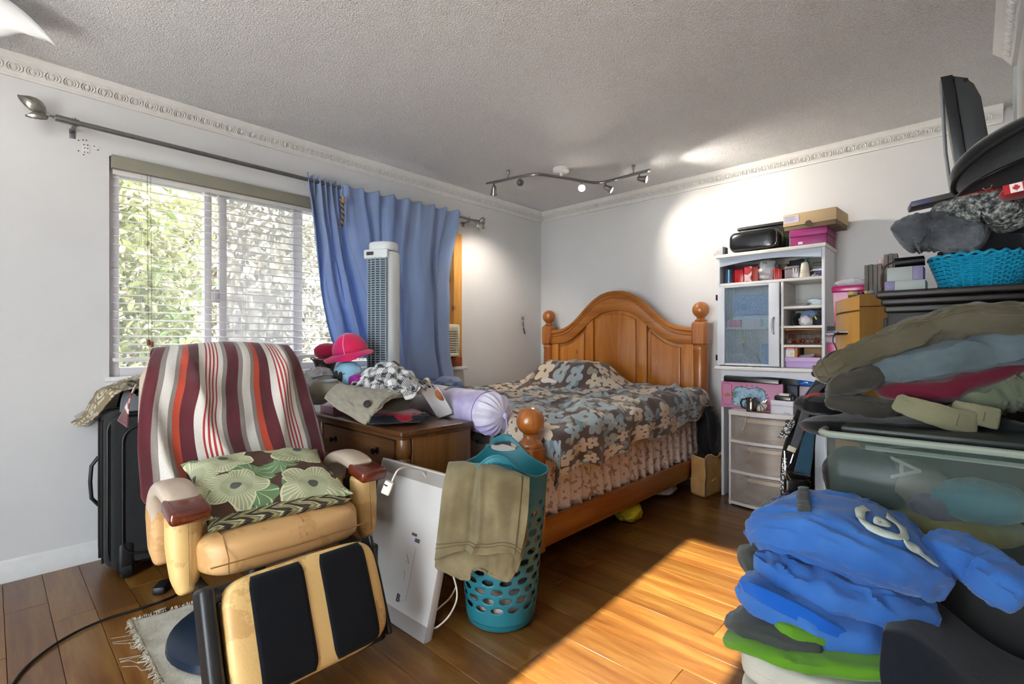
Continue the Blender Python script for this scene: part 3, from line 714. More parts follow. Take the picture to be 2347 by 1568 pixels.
m_pad = fabric('black_pad', '#12151a', bscale=300, rough=0.95, sheen=0.05)
m_cap = wood('mahogany_cap', '#3f150c', '#5a2213', '#6e2f1b', 'X', 12, 0.18, coat=0.6)
ch = thing('recliner_armchair', 'worn tan leather recliner armchair with raised footrest, facing right', 'armchair', (1.25, 0.70, 0.0))
def B(name, mat, mb, parent=None, **k): return mb.build(name, mat, parent or ch, world=True, **k)
B('base', m_blue_base, MB().lathe([(0.001, 0.0), (0.275, 0.0), (0.285, 0.012), (0.28, 0.035), (0.24, 0.055), (0.12, 0.075), (0.05, 0.09), (0.001, 0.09)], 40, Matrix.Translation((1.25, 0.70, 0.013))))
B('column', m_blk, MB().cyl((1.25, .70, .08), (1.25, .70, .34), .035))
fr_ = MB()
for y in (0.45, 0.955): fr_.bb((0.98, y-.015, .315), (1.62, y+.015, .36), .006)
for x in (1.05, 1.30, 1.60): fr_.bb((x-.02, .45, .325), (x+.02, .955, .355), .006)
B('seat_frame', m_blk, fr_)
# seat cushion, slightly crowned
def cushion(x0, x1, y0, y1, z0, z1, e=5.0, amp=0.005, seed=1.0, M=None, fr=9):
    return blob(((x0+x1)/2, (y0+y1)/2, (z0+z1)/2), ((x1-x0)/2, (y1-y0)/2, (z1-z0)/2), M, n=64, m=30, e=e, amp=amp, fr=fr, seed=seed, kind='soft')
mb = MB(); mb.grid(cushion(0.98, 1.60, .435, .985, .365, .505), cv=True, capu=True); seat = B('seat', m_tan, mb)
B('seam', plain('seam_thread', '#8f6a3a', .7), MB().tube([(1.606, .45, .435), (1.608, .70, .43), (1.606, .97, .435)], .0022, 6).tube([(1.30, .5, .508), (1.55, .5, .5), (1.602, .5, .45), (1.604, .5, .40)], .002, 6).tube([(1.45, .74, .508), (1.57, .74, .497), (1.604, .74, .45)], .002, 6), seat)
# backrest
Pb = slab([(1.05, .715, .42), (1.0, .715, .60), (.93, .715, .80), (.87, .715, .97), (.835, .715, 1.065)], [.27, .31, .325, .31, .24], [.05, .06, .065, .055, .04], side=(0, 1, 0), e=3.2, amp=0.002)
mb = MB(); mb.grid(Pb, cv=True, capu=True); B('backrest', m_gb, mb)
# arms
for y, nm in ((0.42, 'near'), (1.045, 'far')):
    arm = B('arm', m_gb, (lambda m: (m.grid(slab([(1.205, y, .36), (1.185, y, .46), (1.19, y, .545), (1.235, y, .60), (1.31, y, .622), (1.39, y, .615), (1.45, y, .596)], [.036, .046, .05, .05, .05, .05, .048], [.03, .042, .045, .032, .026, .026, .024], side=(0, 1, 0), nu=44, e=3.0, amp=0.0015), cv=True, capu=True), m)[1])(MB()))
    B('rear_post', m_tan, (lambda m: (m.grid(slab([(1.20, y, .335), (1.19, y, .40), (1.18, y, .50), (1.185, y, .545)], [.03, .046, .05, .05], [.03, .045, .05, .05], side=(0, 1, 0), e=2.6, amp=0.001), cv=True, capu=True), m)[1])(MB()), arm)
    B('front_post', m_yel, (lambda m: (m.grid(slab([(1.475, y, .325), (1.46, y, .38), (1.445, y, .47), (1.44, y, .575)], [.022, .04, .049, .05], [.03, .044, .05, .045], side=(0, 1, 0), nu=40, e=2.5, amp=0.001), cv=True, capu=True), m)[1])(MB()), arm)
    B('post_seam', plain('seam_thread', ''), MB().tube([(1.508, y, .36), (1.502, y, .45), (1.492, y, .56)], .0012, 5), arm)
    B('wood_cap', m_cap, MB().box((1.475, y, .588), (0.125, .112, .046), .014, 3, rot=(0, R(9), 0)), arm)
    B('recline_knob', m_blk, MB().box((1.33, y+.0, .50), (.03, .05, .075), .01), arm)
# footrest
ft = (1.70, 1.88)
Mf = Matrix.Translation((1.745, .685, .265)) @ rotm(0, R(66), 0)      # local x = down the leg rest, z = out
fshell = B('footrest_shell', m_blk, MB().box((0.01, 0, -0.055), (.34, .52, .03), .014, 3, M=Mf).box((0.02, -.268, -.025), (.37, .04, .09), .014, 3, M=Mf).box((0.0, .252, -.03), (.33, .016, .07), .007, 3, M=Mf))
mb = MB(); mb.grid(blob((0, 0, 0), (.165, .238, .052), None, n=72, m=34, e=5.5, amp=0.003, fr=8, seed=4, kind='soft'), cv=True, capu=True, M=Mf); fcush = B('footrest_cushion', m_yel, mb)
for yc, wd in ((-.095, .078), (.113, .078)):
    def padpt(a, b):
        x = -.155+.31*a; yy = yc+wd*math.copysign(abs(b)**0.9, b)*(1-.12*max(0, (abs(a-.5)-.38)/.12)**2*8*.12)
        ex = abs(x/.165)**5.5+abs(yy/.238)**5.5
        return (x, yy, .052*(max(0.02, 1-ex))**(1/5.5)+.0035)
    B('footrest_pad', m_pad, (lambda m: (m.grid([[padpt(i/20, -1+2*j/12) for j in range(13)] for i in range(21)], M=Mf), m)[1])(MB()), fcush, thick=.004)
B('hinge_bar', m_blk, MB().bb((1.655, .43, .352), (1.69, .965, .378), .006).bb((1.625, .44, .305), (1.65, .955, .33), .006))
for y in (.455, .945): B('hinge_arm', m_blk, MB().bb((1.56, y-.014, .31), (1.70, y+.014, .37), .008))
for k, (y, x) in enumerate(((.52, 1.615), (.57, 1.618), (.66, 1.612), (.90, 1.612))):
    B('peeling_flap', m_tan, MB().add([(x, y, .372), (x, y+.05, .372), (x+.015, y+.04, .345), (x+.012, y+.012, .35)], [(0, 1, 2, 3)]), seat, thick=.002)
# striped towel
def stripes(name, seq, vscale, tilt=0.0):
    t = NT(name, 0.95); t.set('Sheen Weight', 0.35); uv = t.n('UVMap').outputs[0]; x, y, z = t.sep(uv)
    q = t.ma('FRACT', t.ma('MULTIPLY', t.ma('ADD', y, t.ma('MULTIPLY', x, tilt)), vscale)); tot = sum(w for w, _ in seq); p = 0; st = []
    for w, c in seq: st.append((p/tot, c)); p += w
    nd_c = t.ramp(q, st, 'CONSTANT'); n2 = t.noise(t.co(), 260, 2); t.col(t.mix(t.ma('MULTIPLY', n2, .35), nd_c, (0, 0, 0, 1), 'MIX'))
    t.bump(t.noise(t.co(), 420, 2), 0.5, 0.004); return t.m
MA, RD, GR, CRM, ORG = '#5a1520', '#a82a2c', '#8a8078', '#d6cfc4', '#bb4326'
m_towel = stripes('striped_towel', [(3.2, MA), (1.2, GR), (2.2, CRM), (1.0, GR), (1.6, ORG), (3.0, MA), (1.8, CRM), (.45, RD), (.5, CRM), (.45, RD), (.5, CRM), (.45, RD), (.5, CRM), (.45, RD), (1.2, CRM), (1.1, GR)], 2.15, 0.03)
rows = [[(.775, .47, .93), (.77, .72, .95), (.78, .96, .93)], [(.80, .45, 1.06), (.795, .72, 1.085), (.80, .985, 1.065)], [(.86, .455, 1.085), (.865, .72, 1.108), (.865, .98, 1.095)],
        [(.925, .42, 1.02), (.945, .72, 1.03), (.93, 1.005, 1.02)], [(.965, .39, .88), (.995, .70, .88), (.975, 1.03, .89)], [(1.005, .375, .74), (1.045, .70, .74), (1.02, 1.05, .76)],
        [(1.075, .37, .62), (1.11, .72, .61), (1.08, 1.055, .64)], [(1.13, .372, .545), (1.18, .72, .545), (1.13, 1.04, .55)], [(1.18, .43, .525), (1.24, .72, .525), (1.18, .96, .525)]]
P = loft(rows, 110, 90)
for i in range(110):
    for j in range(90):
        a, b = i/109, j/89
        if a > .22:
            k = min(1, (a-.22)*6)*min(1, (1-a)*8)
            w1_ = math.exp(-((b-.30-.55*(a-.5))/.045)**2); w2_ = math.exp(-((a-.46-.25*(b-.2))/.05)**2)*math.exp(-((b-.25)/.2)**2)
            w3_ = math.exp(-((b-.86+.5*(a-.4))/.05)**2); w4_ = math.exp(-((b-.12-.3*(a-.7))/.035)**2)*min(1, max(0, (a-.4)*4))
            P[i, j, 0] += k*(.032*w1_+.042*w2_+.03*w3_+.036*w4_+.02*noise.noise((a*5, b*5, 3))+.008*noise.noise((a*12, b*12, 5))); P[i, j, 2] += k*.012*w2_
tw = thing('striped_towel', 'red, maroon and cream striped towel draped over the armchair back', 'towel', (1.0, .72, .53))
sheet('cloth', m_towel, P, 1.0, 1.0, tw, .005)
P = loft([[(.80, .46, 1.04), (.80, .44, 1.0)], [(.82, .40, .92), (.86, .38, .90)], [(.82, .345, .80), (.90, .365, .78)]], 24, 12)
sheet('hanging_corner', stripes('towel_corner', [(2, MA), (1, CRM), (.6, RD), (.5, CRM), (.6, RD), (.5, CRM), (1.4, MA)], 2.0), P[:, ::-1].transpose(1, 0, 2), .5, .5, tw, .004)
# cushions
def pillow(c, sx, sy, h, M, amp=.006, seed=0, corner=.10, n=40, e=.55):
    mb = MB(); out = []
    for sgn in (1, -1):
        P = np.zeros((n, n, 3))
        for i in range(n):
            for j in range(n):
                a, b = -1+2*i/(n-1), -1+2*j/(n-1)
                pinch = 1-corner*((1-a*a)*(b*b)+(1-b*b)*(a*a))*1.0
                hh = h*((1-a**4)*(1-b**4))**e*sgn
                w = amp*((1-a**8)*(1-b**8))*(noise.noise((a*3+seed, b*3, seed))+.6*ridge(a*4+seed, b*4, seed+2)) if amp else 0
                edge = .004*math.sin(a*20+seed)*(b**8)+.004*math.sin(b*20)*(a**8)
                p = M @ Vector((sx*a*(1-corner*(1-b*b)*abs(a)**3), sy*b*(1-corner*(1-a*a)*abs(b)**3), hh+w*sgn+edge)); P[i, j] = (p.x+c[0], p.y+c[1], p.z+c[2])
        mb.grid(P if sgn > 0 else P[::-1], us=2*sx, vs=2*sy)
    return mb
t = NT('green_flower_print', 0.85); uv = t.n('UVMap').outputs[0]
m1, d1, a1, g1, b1_, r1 = flower_mask(t, uv, 4.6, 5, .62, 0.3, depth=.30, rnd=.6)
lines = t.ma('GREATER_THAN', t.ma('SINE', t.ma('MULTIPLY', a1, 46.0)), 0.55)
core = t.ma('LESS_THAN', d1, 0.085); out_l = t.ma('GREATER_THAN', t.ma('DIVIDE', d1, r1), .94)
pet = t.mix(t.ma('MULTIPLY', t.ma('MULTIPLY', lines, t.ma('GREATER_THAN', d1, .25)), 0.75), t.mix(b1_, lin('#8c9578'), lin('#a3a684')), lin('#d3d3ad'))
pet = t.mix(out_l, pet, lin('#c9cba4')); pet = t.mix(core, pet, lin('#4b5148'))
m2, d2, a2, g2, b2_, r2 = flower_mask(t, uv, 7.5, 2, .60, 1.3, depth=.6, rnd=.9)
vein = t.ma('GREATER_THAN', t.ma('ABSOLUTE', t.ma('SINE', t.ma('MULTIPLY', a2, 5.0))), .985)
bgc = t.mix(m2, lin('#4a3226'), t.mix(vein, lin('#62805a'), lin('#b8c69a')))
t.col(t.mix(m1, bgc, pet)); t.bump(t.noise(t.co(), 260, 2), .2, .003); m_gflower = t.m
t = NT('chevron_print', 0.9); uv = t.n('UVMap').outputs[0]; x, y, z = t.sep(uv)
zg = t.ma('ADD', t.ma('MULTIPLY', y, 16.0), t.ma('MULTIPLY', t.ma('PINGPONG', t.ma('MULTIPLY', x, 18.0), 0.5), 2.2))
t.col(t.ramp(t.ma('FRACT', zg), [(0, '#2e2620'), (.25, '#8a8458'), (.5, '#5a5546'), (.62, '#b2ab80'), (.8, '#3a3128')], 'CONSTANT')); m_chev = t.m
o = pillow((1.315, .715, .525), .225, .235, .03, rotm(0, R(3), R(-4)), seed=7).build('thin_seat_cushion', m_chev); tag(o, 'flat brown chevron patterned cushion under the flowered one', 'cushion')
o = pillow((1.30, .725, .585), .205, .255, .055, rotm(R(-2), R(15), R(-6)), amp=.010, seed=2).build('flower_cushion', m_gflower); tag(o, 'green and brown leaf print cushion on the armchair seat', 'cushion')
# ---- rug, cables, power strip
m_rug = fabric('cream_rug', '#c9c3b2', bscale=90, bump=1.0, rough=1.0, hex2='#a8a08c')
rg = thing('rug', 'frayed cream woven rug under the armchair base', 'rug', (1.2, .5, 0.0))
mb = MB(); P = []
for i in range(60):
    row = []
    for j in range(40):
        a, b = i/59, j/39; row.append((0.835+.62*a+.06*b, .385+.50*b-.12*a*0, .006+.003*noise.noise((a*22, b*18, 1))))
    P.append(row)
mb.grid(P, us=.6, vs=.5); B_rug = mb.build('weave', m_rug, rg, world=True, thick=.006)
fr2 = MB(); rr = random.Random(4)
def tuft(p, d, L): 
    p = Vector(p); d = Vector(d); k = Vector((rr.uniform(-.4, .4), rr.uniform(-.4, .4), 0))
    fr2.tube([p, p+d*L*.5+Vector((0, 0, rr.uniform(.002, .012))), p+(d+k)*L+Vector((0, 0, rr.uniform(-.002, .003)))], .0011, 4)
for k in range(260):
    a = rr.random(); x = .835+.62*a; tuft((x, .387, .008), (rr.uniform(-.3, .3), -1, 0), rr.uniform(.008, .024))
for k in range(130):
    b = rr.random(); tuft((.838+.06*b, .385+.5*b, .008), (-1, rr.uniform(-.3, .3), 0), rr.uniform(.005, .012))
for k in range(7):
    x = rr.uniform(1.0, 1.25); fr2.tube([(x, .387, .007), (x-.03, .35, .004), (x-.07, .335+.01*k, .003), (x-.10+rr.uniform(-.02, .02), .31, .003)], .0007, 4)
fr2.build('fringe', m_rug, rg, world=True, kind='stuff')
MB().box((.842, .475, .018), (.04, .028, .002), rot=(0, R(-20), R(20))).build('care_label', plain('label_cloth', '#b8ad9c', .8), rg, world=True)
cb = MB().tube([tuple(p) for p in spline([(1.075,0.037,0.006), (1.001,0.053,0.006), (0.897,0.097,0.006), (0.79,0.195,0.006), (0.74,0.314,0.006), (0.743,0.441,0.006), (0.729,0.543,0.006), (0.681,0.591,0.006)], 60)], .0048, 8).build('power_cable', plain('cable_black', '#0e0e10', .5)); tag(cb, 'black power cable curving across the floor at lower left', 'cable')
o = MB().box((0.621,0.528,0.018), (.05, .09, .034), .01, 2, rot=(0, 0, R(60))).build('cable_plug', m_blk); tag(o, 'small black plug block on the floor beside the suitcase', 'plug')
# ---- suitcase
m_case = fabric('charcoal_canvas', '#2b2d2e', bscale=320, bump=.3, rough=.85, sheen=.1); m_case2 = plain('black_trim', '#101112', .5)
sc_ = thing('suitcase', 'charcoal fabric rolling suitcase standing against the left wall', 'suitcase', (.19, .62, 0.0))
def Bs(n, m, mb, p=None, **k): return mb.build(n, m, p or sc_, world=True, **k)
Bs('body', m_case, MB().bb((.03, .37, .035), (.335, .89, .775), .05, 4))
Bs('front_panel', m_case, MB().bb((.335, .385, .07), (.372, .875, .755), .018, 3))
def rrect(x, y0, y1, z0, z1, r, n=6):
    pts = []
    for cy, cz, a0 in ((y1-r, z1-r, 0), (y0+r, z1-r, 90), (y0+r, z0+r, 180), (y1-r, z0+r, 270)):
        for k in range(n+1): a = R(a0+90*k/n); pts.append((x, cy+r*math.cos(a), cz+r*math.sin(a)))
    return pts
for x, d in ((.335, 0.0), (.372, .05)):
    Bs('piping', m_case2, MB().tube(rrect(x+.002, .375+d, .885-d, .06+d, .765-d, .07), .006, 8, closed=True))
Bs('side_zip', m_case2, MB().tube([(.16, .368, .06), (.16, .366, .4), (.16, .368, .74)], .006, 6).tube([(.25, .368, .06), (.25, .366, .4), (.25, .368, .74)], .006, 6))
Bs('side_handle', m_case2, MB().tube([(.09, .372, .30), (.09, .345, .34), (.09, .34, .42), (.09, .345, .50), (.09, .372, .54)], .014, 8, flat=.6))
for y in (.44, .84):
    wh = Bs('wheel', m_case2, MB().lathe([(.012, -.02), (.036, -.018), (.038, 0), (.036, .018), (.012, .02)], 18, Matrix.Translation((.35, y, .038)) @ rotm(R(90), 0, 0)))
    Bs('wheel_guard', m_case2, MB().box((.352, y, .10), (.05, .07, .15), .02, 3), wh)
# damask cloth and a shiny black bag on the suitcase
t = NT('damask_cloth', 0.7); uv = t.n('UVMap').outputs[0]
mk, dd_, aa, gg, bb_, rr_ = flower_mask(t, uv, 5.0, 4, .55, .8, depth=.75, rnd=.5)
ring_ = t.ma('GREATER_THAN', t.ma('SINE', t.ma('MULTIPLY', dd_, 34.0)), -.1)
t.col(t.mix(t.ma('MULTIPLY', mk, ring_), lin('#85775c'), lin('#cbbfa6'))); m_dam = t.m
rows = [[(0.06,0.268,0.72), (0.14,0.28,0.713), (0.2,0.296,0.718)], [(0.05,0.317,0.763), (0.16,0.33,0.762), (0.24,0.348,0.768)], [(0.03,0.372,0.865), (0.2,0.374,0.875), (0.3,0.405,0.861)], [(0.03,0.429,0.895), (0.2,0.44,0.887), (0.3,0.467,0.889)], [(0.03,0.51,0.931), (0.2,0.5,0.9), (0.3,0.527,0.892)], [(0.05,0.591,0.956), (0.2,0.591,0.922), (0.3,0.617,0.899)]]
P = wrinkle(loft(rows, 60, 24), .006, 9, 4, 2.0)
tag(sheet('damask_cloth', m_dam, P, .9, .35, None, .004), 'beige damask cloth thrown over the top of the suitcase', 'cloth')
bg = thing('black_handbag', 'glossy black handbag on the suitcase under the damask cloth', 'handbag', (.2, .60, .778))
rows = [[(.10, .44, .78), (.10, .62, .78), (.10, .84, .78)], [(.07, .47, .88), (.08, .62, .93), (.08, .84, .93)], [(.17, .49, .915), (.17, .62, .935), (.18, .84, .94)], [(.27, .50, .88), (.29, .62, .86), (.29, .84, .90)], [(.30, .46, .785), (.32, .62, .785), (.32, .85, .785)]]
P = wrinkle(loft(rows, 40, 40), .006, 4, 5, 1.0); sheet('body', plain('patent_black', '#101318', .18, var=.3), P, .5, .4, bg, .004)
sheet('grey_flap', fabric('grey_flap', '#6b6f74'), loft([[(.33, .42, .782), (.335, .50, .782), (.34, .66, .782)], [(.29, .43, .83), (.31, .50, .82), (.33, .66, .80)], [(.24, .455, .895), (.29, .50, .85), (.33, .66, .815)]], 16, 20), .3, .2, bg, .003)
MB().tube([tuple(p) for p in spline([(.22, .47, .90), (.31, .53, .865), (.335, .62, .835), (.33, .76, .84)], 24)], .006, 8).build('strap', plain('strap_grey', '#3a3c40', .4), bg, world=True)
lt = MB().box((0.02,0.328,0.726), (.004, .05, .075), .003, rot=(R(35), 0, 0)).build('luggage_tag', plain('tag_grey', '#a9a9a5', .4)); tag(lt, 'grey luggage tag hanging beside the suitcase top', 'luggage tag')
# ================================================================ wooden chest and its pile
m_waln = wood('walnut_chest', '#2f1a0c', '#54331a', '#7a4f2a', 'X', 9, 0.35, coat=.3)
m_walv = wood('walnut_side', '#46290f', '#6b4520', '#85592e', 'Z', 9, 0.35, coat=.3)
m_brass = plain('dark_bronze_knob', '#2a241d', .3, .8)
cs = thing('wooden_chest', 'dark walnut low chest of drawers with turned corner columns at the bed foot', 'chest', (.95, 1.48, 0))
def Bc(n, m, mb, p=None, **k): return mb.build(n, m, p or cs, world=True, **k)
cx0, cx1, cy0, cy1, cz = .53, 1.385, 1.275, 1.685, .708
Bc('top', m_waln, MB().bb((cx0-.018, cy0-.02, cz-.028), (cx1+.018, cy1+.004, cz), .008, 3).bb((cx0-.006, cy0-.008, cz-.042), (cx1+.006, cy1, cz-.028), .004))
Bc('body', m_walv, MB().bb((cx0, cy0+.055, .04), (cx1, cy1, cz-.042), .003).bb((cx0+.07, cy0+.02, .04), (cx1-.07, cy0+.055, cz-.042), .002))
Bc('plinth', m_waln, MB().bb((cx0-.01, cy0, 0), (cx1+.01, cy1, .05), .006))
colp = [(.028, .05), (.03, .10), (.026, .12), (.027, .30), (.027, .50), (.031, .515), (.024, .53), (.032, .545), (.032, .56), (.024, .575), (.033, .60), (.033, .64), (.03, .666)]
for x in (cx0+.033, cx1-.033):
    Bc('corner_column', m_walv, MB().lathe(colp, 20, Matrix.Translation((x, cy0+.028, 0))))
for z0, z1 in ((.52, .655), (.30, .505), (.07, .285)):
    dr = Bc('drawer', m_waln, MB().bb((cx0+.08, cy0+.004, z0), (cx1-.08, cy0+.03, z1), .007, 2))
    for x in (cx0+.22, cx1-.22):
        Bc('knob', m_brass, MB().lathe([(.001, .0), (.017, .0), (.017, .004), (.007, .008), (.007, .016), (.014, .022), (.013, .03), (.001, .033)], 14, frame((x, cy0+.004, (z0+z1)/2), (0, -1, 0))), dr)
TOP = cz
# ---- tower fan
fan = thing('tower_fan', 'white tower fan with dark slotted grille in front of the curtain', 'fan', (.705, 1.60, TOP), R(24))
m_fw = plain('fan_white', '#cdd2d3', .4, var=.05); m_fd = plain('fan_dark', '#22272c', .6); m_fg = plain('fan_grey', '#8fa0ab', .4)
def oval(a, b, n=40, e=2.6): return [(math.copysign(abs(math.cos(2*PI*k/n))**(2/e), math.cos(2*PI*k/n))*a, math.copysign(abs(math.sin(2*PI*k/n))**(2/e), math.sin(2*PI*k/n))*b) for k in range(n)]
MB().prism(oval(.13, .12), .035, Matrix.Translation((0, 0, 0.001)), .008).build('base', m_fw, fan)
MB().prism(oval(.088, .072), .90, Matrix.Translation((0, .012, .036)), .012).build('body', m_fw, fan)
MB().prism(oval(.083, .066), .055, Matrix.Translation((0, .006, .937)), .014).build('head', m_fw, fan)
MB().box((-.045, -.062, .92), (.05, .012, .022), .004).build('display', m_fd, fan)
# grille on a curved front
gr = MB(); NR = 62
def fr(u, z, d=0.0):
    a = .062*u; return (a, -.0615-.012*(1-u*u)-d, z)
gr_b = MB(); gr_b.grid([[fr(-1+2*i/10, .06+.83*j/4, -.004) for j in range(5)] for i in range(11)]); gr_b.build('grille_recess', m_fd, fan)
for k in range(NR):
    z = .066+.82*k/(NR-1)
    gr.tube([fr(-1+2*i/8, z, .003) for i in range(9)], .0036, 4)
for u in (-1, -.5, 0, .5, 1): gr.tube([fr(u, .058, .004), fr(u, .47, .004), fr(u, .892, .004)], .0042, 4)
gr.build('grille', m_fg, fan, kind='stuff')
MB().bb((-.088, -.07, .035), (.07, -.045, .06), .006).build('lower_trim', m_fw, fan)
MB().bb((-.09, -.066, .89), (.07, -.04, .945), .008).build('upper_trim', m_fw, fan)
# ---- pile of clothes
m_khk = fabric('grey_khaki', '#8d8778', bump=.3); m_redc = fabric('crimson_knit', '#8c1226', sheen=.4); m_blkc = fabric('charcoal_cotton', '#24262c')
m_knit = fabric('grey_knit', '#8e949c', bscale=70, bump=.8)
t = NT('plaid_fleece', .95); t.set('Sheen Weight', .4); uv = t.n('UVMap').outputs[0]; x, y, z = t.sep(uv)
s1 = t.ma('GREATER_THAN', t.ma('FRACT', t.ma('MULTIPLY', x, 8.0)), .5); s2 = t.ma('GREATER_THAN', t.ma('FRACT', t.ma('MULTIPLY', y, 8.0)), .5)
tw_ = t.ma('GREATER_THAN', t.ma('FRACT', t.ma('MULTIPLY', t.ma('ADD', x, y), 90.0)), .5)
sm = t.ma('ADD', s1, s2); mid = t.mix(tw_, lin('#1b1d22'), lin('#c9cbcb'))
c_ = t.mix(t.ma('GREATER_THAN', sm, .5), lin('#d0d0cd'), mid); c_ = t.mix(t.ma('GREATER_THAN', sm, 1.5), c_, lin('#17191f')); t.col(c_)
t.bump(t.noise(t.co(), 300, 2), .4, .004); m_plaid = t.m
lump('red_sweater', m_redc, (1.02, 1.40, TOP+.036), (.27, .105, .034), .05, None, amp=.012, fr=13, seed=4, e=2.8, flat=.1)
tag(bpy.data.objects['red_sweater'], 'crimson knitted sweater at the bottom of the clothes pile', 'sweater')
cloth_slab('dark_sleeve', m_blkc, [(1.10, 1.27, TOP+.022), (1.18, 1.32, TOP+.028), (1.25, 1.40, TOP+.032), (1.27, 1.50, TOP+.032)], [.03, .036, .04, .04], .02, amp=.006, seed=3)
tag(bpy.data.objects['dark_sleeve'], 'charcoal sweater sleeve with red cuff on the chest top', 'sleeve')
MB().lathe([(.022, 0), (.026, .004), (.026, .018), (.02, .022)], 16, frame((1.105, 1.275, TOP+.03), (-.75, -.5, -.05))).build('cuff', fabric('red_cuff', '#b8322c'), bpy.data.objects['dark_sleeve'], world=True)
# grey trousers: folded slab with an opened waist edge hanging over the front
P = loft([[(1.002,1.091,0.844), (1.111,1.097,0.805), (1.201,1.114,0.777), (1.288,1.14,0.746), (1.291,1.171,0.776)],
          [(0.979,1.124,0.873), (1.105,1.133,0.848), (1.204,1.144,0.823), (1.291,1.171,0.795), (1.305,1.211,0.806)],
          [(0.948,1.192,0.906), (1.084,1.195,0.888), (1.196,1.204,0.868), (1.287,1.222,0.849), (1.296,1.257,0.841)],
          [(0.923,1.264,0.891), (1.06,1.283,0.889), (1.177,1.297,0.883), (1.266,1.312,0.871), (1.279,1.352,0.852)],
          [(0.881,1.362,0.875), (1.02,1.382,0.88), (1.137,1.41,0.881), (1.235,1.433,0.877), (1.279,1.461,0.861)]], 60, 50)
P = wrinkle(P, .008, 7, 7, 3.0)
tr0 = thing('grey_trousers', 'grey khaki trousers with a round button lying over the clothes pile', 'trousers', (1.05, 1.3, TOP+.06))
sheet('cloth', m_khk, P, .5, .4, tr0, .006)
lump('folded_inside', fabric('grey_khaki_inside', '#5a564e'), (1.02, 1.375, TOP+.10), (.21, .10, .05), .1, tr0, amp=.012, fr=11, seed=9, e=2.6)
q = Vector((1.257,1.173,0.829)); MB().lathe([(.016, 0), (.019, .002), (.018, .005), (.013, .005), (.012, .0025), (.001, .0025)], 20, frame(q, (.5, -.75, .55))).build('button', plain('button_dark', '#1e1c1a', .4), tr0, world=True)
# plaid fleece: dropped, crumpled cloth
n = 64; P0 = np.zeros((n, n, 3)); rs = np.random.RandomState(5); cxp, cyp = 1.02, 1.43
for i in range(n):
    for j in range(n):
        a, b = i/(n-1)-.5, j/(n-1)-.5
        P0[i, j] = (cxp+a*.50*math.cos(.5)-b*.34*math.sin(.5), cyp+a*.42*math.sin(.5)*.55+b*.30*math.cos(.5), TOP+.44+.07*noise.noise((a*9, b*9, 2))+.05*noise.noise((a*19, b*19, 7)))
def hf(x, y):
    r = ((x-cxp)/.22)**2+((y-cyp)/.125)**2
    base = TOP+.10+.18*np.exp(-r*.75)+.018*np.sin(x*55)*np.sin(y*61+1)
    on = (x > cx0) & (x < cx1) & (y > cy0-.015) & (y < cy1)
    return np.where(on, base, .3)
P = drape(P0, hf, steps=80, rest=(1.02/(n-1), .92/(n-1)), iters=8, g=-.003, thick=.012, fric=.8, bend=.04)
tag(sheet('plaid_blanket', m_plaid, P, 1.02, .92, None, .008, 1), 'black and white buffalo plaid fleece crumpled on the clothes pile', 'blanket')
# knit slippers and other things at the left of the pile
for k, (px, lab) in enumerate((((0.766,1.158,0.836), 'grey knitted slipper sock nearest the armchair back'), ((0.864,1.181,0.868), 'grey canvas slipper resting on the knitted sock'))):
    o = lump('slipper', m_knit if k == 0 else m_khk, (px[0], px[1], px[2]), (.085, .05, .05), .7+.5*k, None, amp=.008, fr=16, seed=k+2, e=2.2)
    tag(o, lab, 'slipper')
    MB().tube([tuple(Vector(px)+Vector((.05*math.cos(a)*1.1, .036*math.sin(a), .038+.012*math.cos(a)))) for a in [2*PI*i/20 for i in range(20)]], .008, 6, closed=True).build('cuff', m_knit, o, world=True)
o = MB().bb((.545, 1.29, TOP+.0005), (.70, 1.36, TOP+.045), .004).build('purple_box', plain('mauve_card', '#a8879c', .6)); tag(o, 'small mauve box at the left end of the walnut chest', 'box')
o = MB().bb((.545, 1.375, TOP+.0005), (.72, 1.53, TOP+.11), .004).build('white_carton', plain('white_card', '#cfd3d6', .6)); tag(o, 'white carton beneath the crumpled plastic bag', 'carton')
# hats, wire bin and helmet
m_pink = fabric('magenta_nylon', '#c0186a', bscale=200, rough=.55, sheen=.3, hex2='#d3204f'); m_pinkp = plain('pink_piping', '#f0a8c8', .5)
hat = thing('sun_hat', 'bright magenta brimmed sun hat on top of the things beside the fan', 'hat', (.78, 1.43, 1.0))
hc = Vector((0.741,1.368,1.072)); HB = Matrix.Translation(hc) @ rotm(R(6), R(-10), R(40))
Pc = [[((.096*(1-.10*(q/9)**2)*(math.cos((q/9)*PI/2)**.55 if q < 9 else .02))*math.cos(a)*(1+.02*math.sin(7*a+q)), (.09*(math.cos((q/9)*PI/2)**.5 if q < 9 else .02))*math.sin(a)*(1+.02*math.sin(5*a+q)), -.02+.112*(q/9)**.8) for a in [2*PI*k/40 for k in range(40)]] for q in range(10)]
mb = MB(); mb.grid(Pc, cv=True, M=HB); crown_h = mb.build('crown', m_pink, hat, world=True, thick=.003)
Pm = [[((.094+.042*(q/5)*(1.35 if math.cos(a) < 0 else .8))*math.cos(a), (.088+.034*(q/5))*math.sin(a), -.018-.016*(q/5)-.02*(q/5)**2*abs(math.sin(a))+.004*math.sin(6*a)*(q/5)) for a in [2*PI*k/40 for k in range(40)]] for q in range(6)]
mb = MB(); mb.grid(Pm, cv=True, M=HB); mb.build('brim', m_pink, hat, world=True, thick=.003)
for s_ in (1, -1): MB().tube([HB @ Vector(tuple(np.array(Pc[q_][(10 if s_ > 0 else 30)])*1.01)) for q_ in range(9)], .0018, 5).build('piping', m_pinkp, crown_h, world=True)
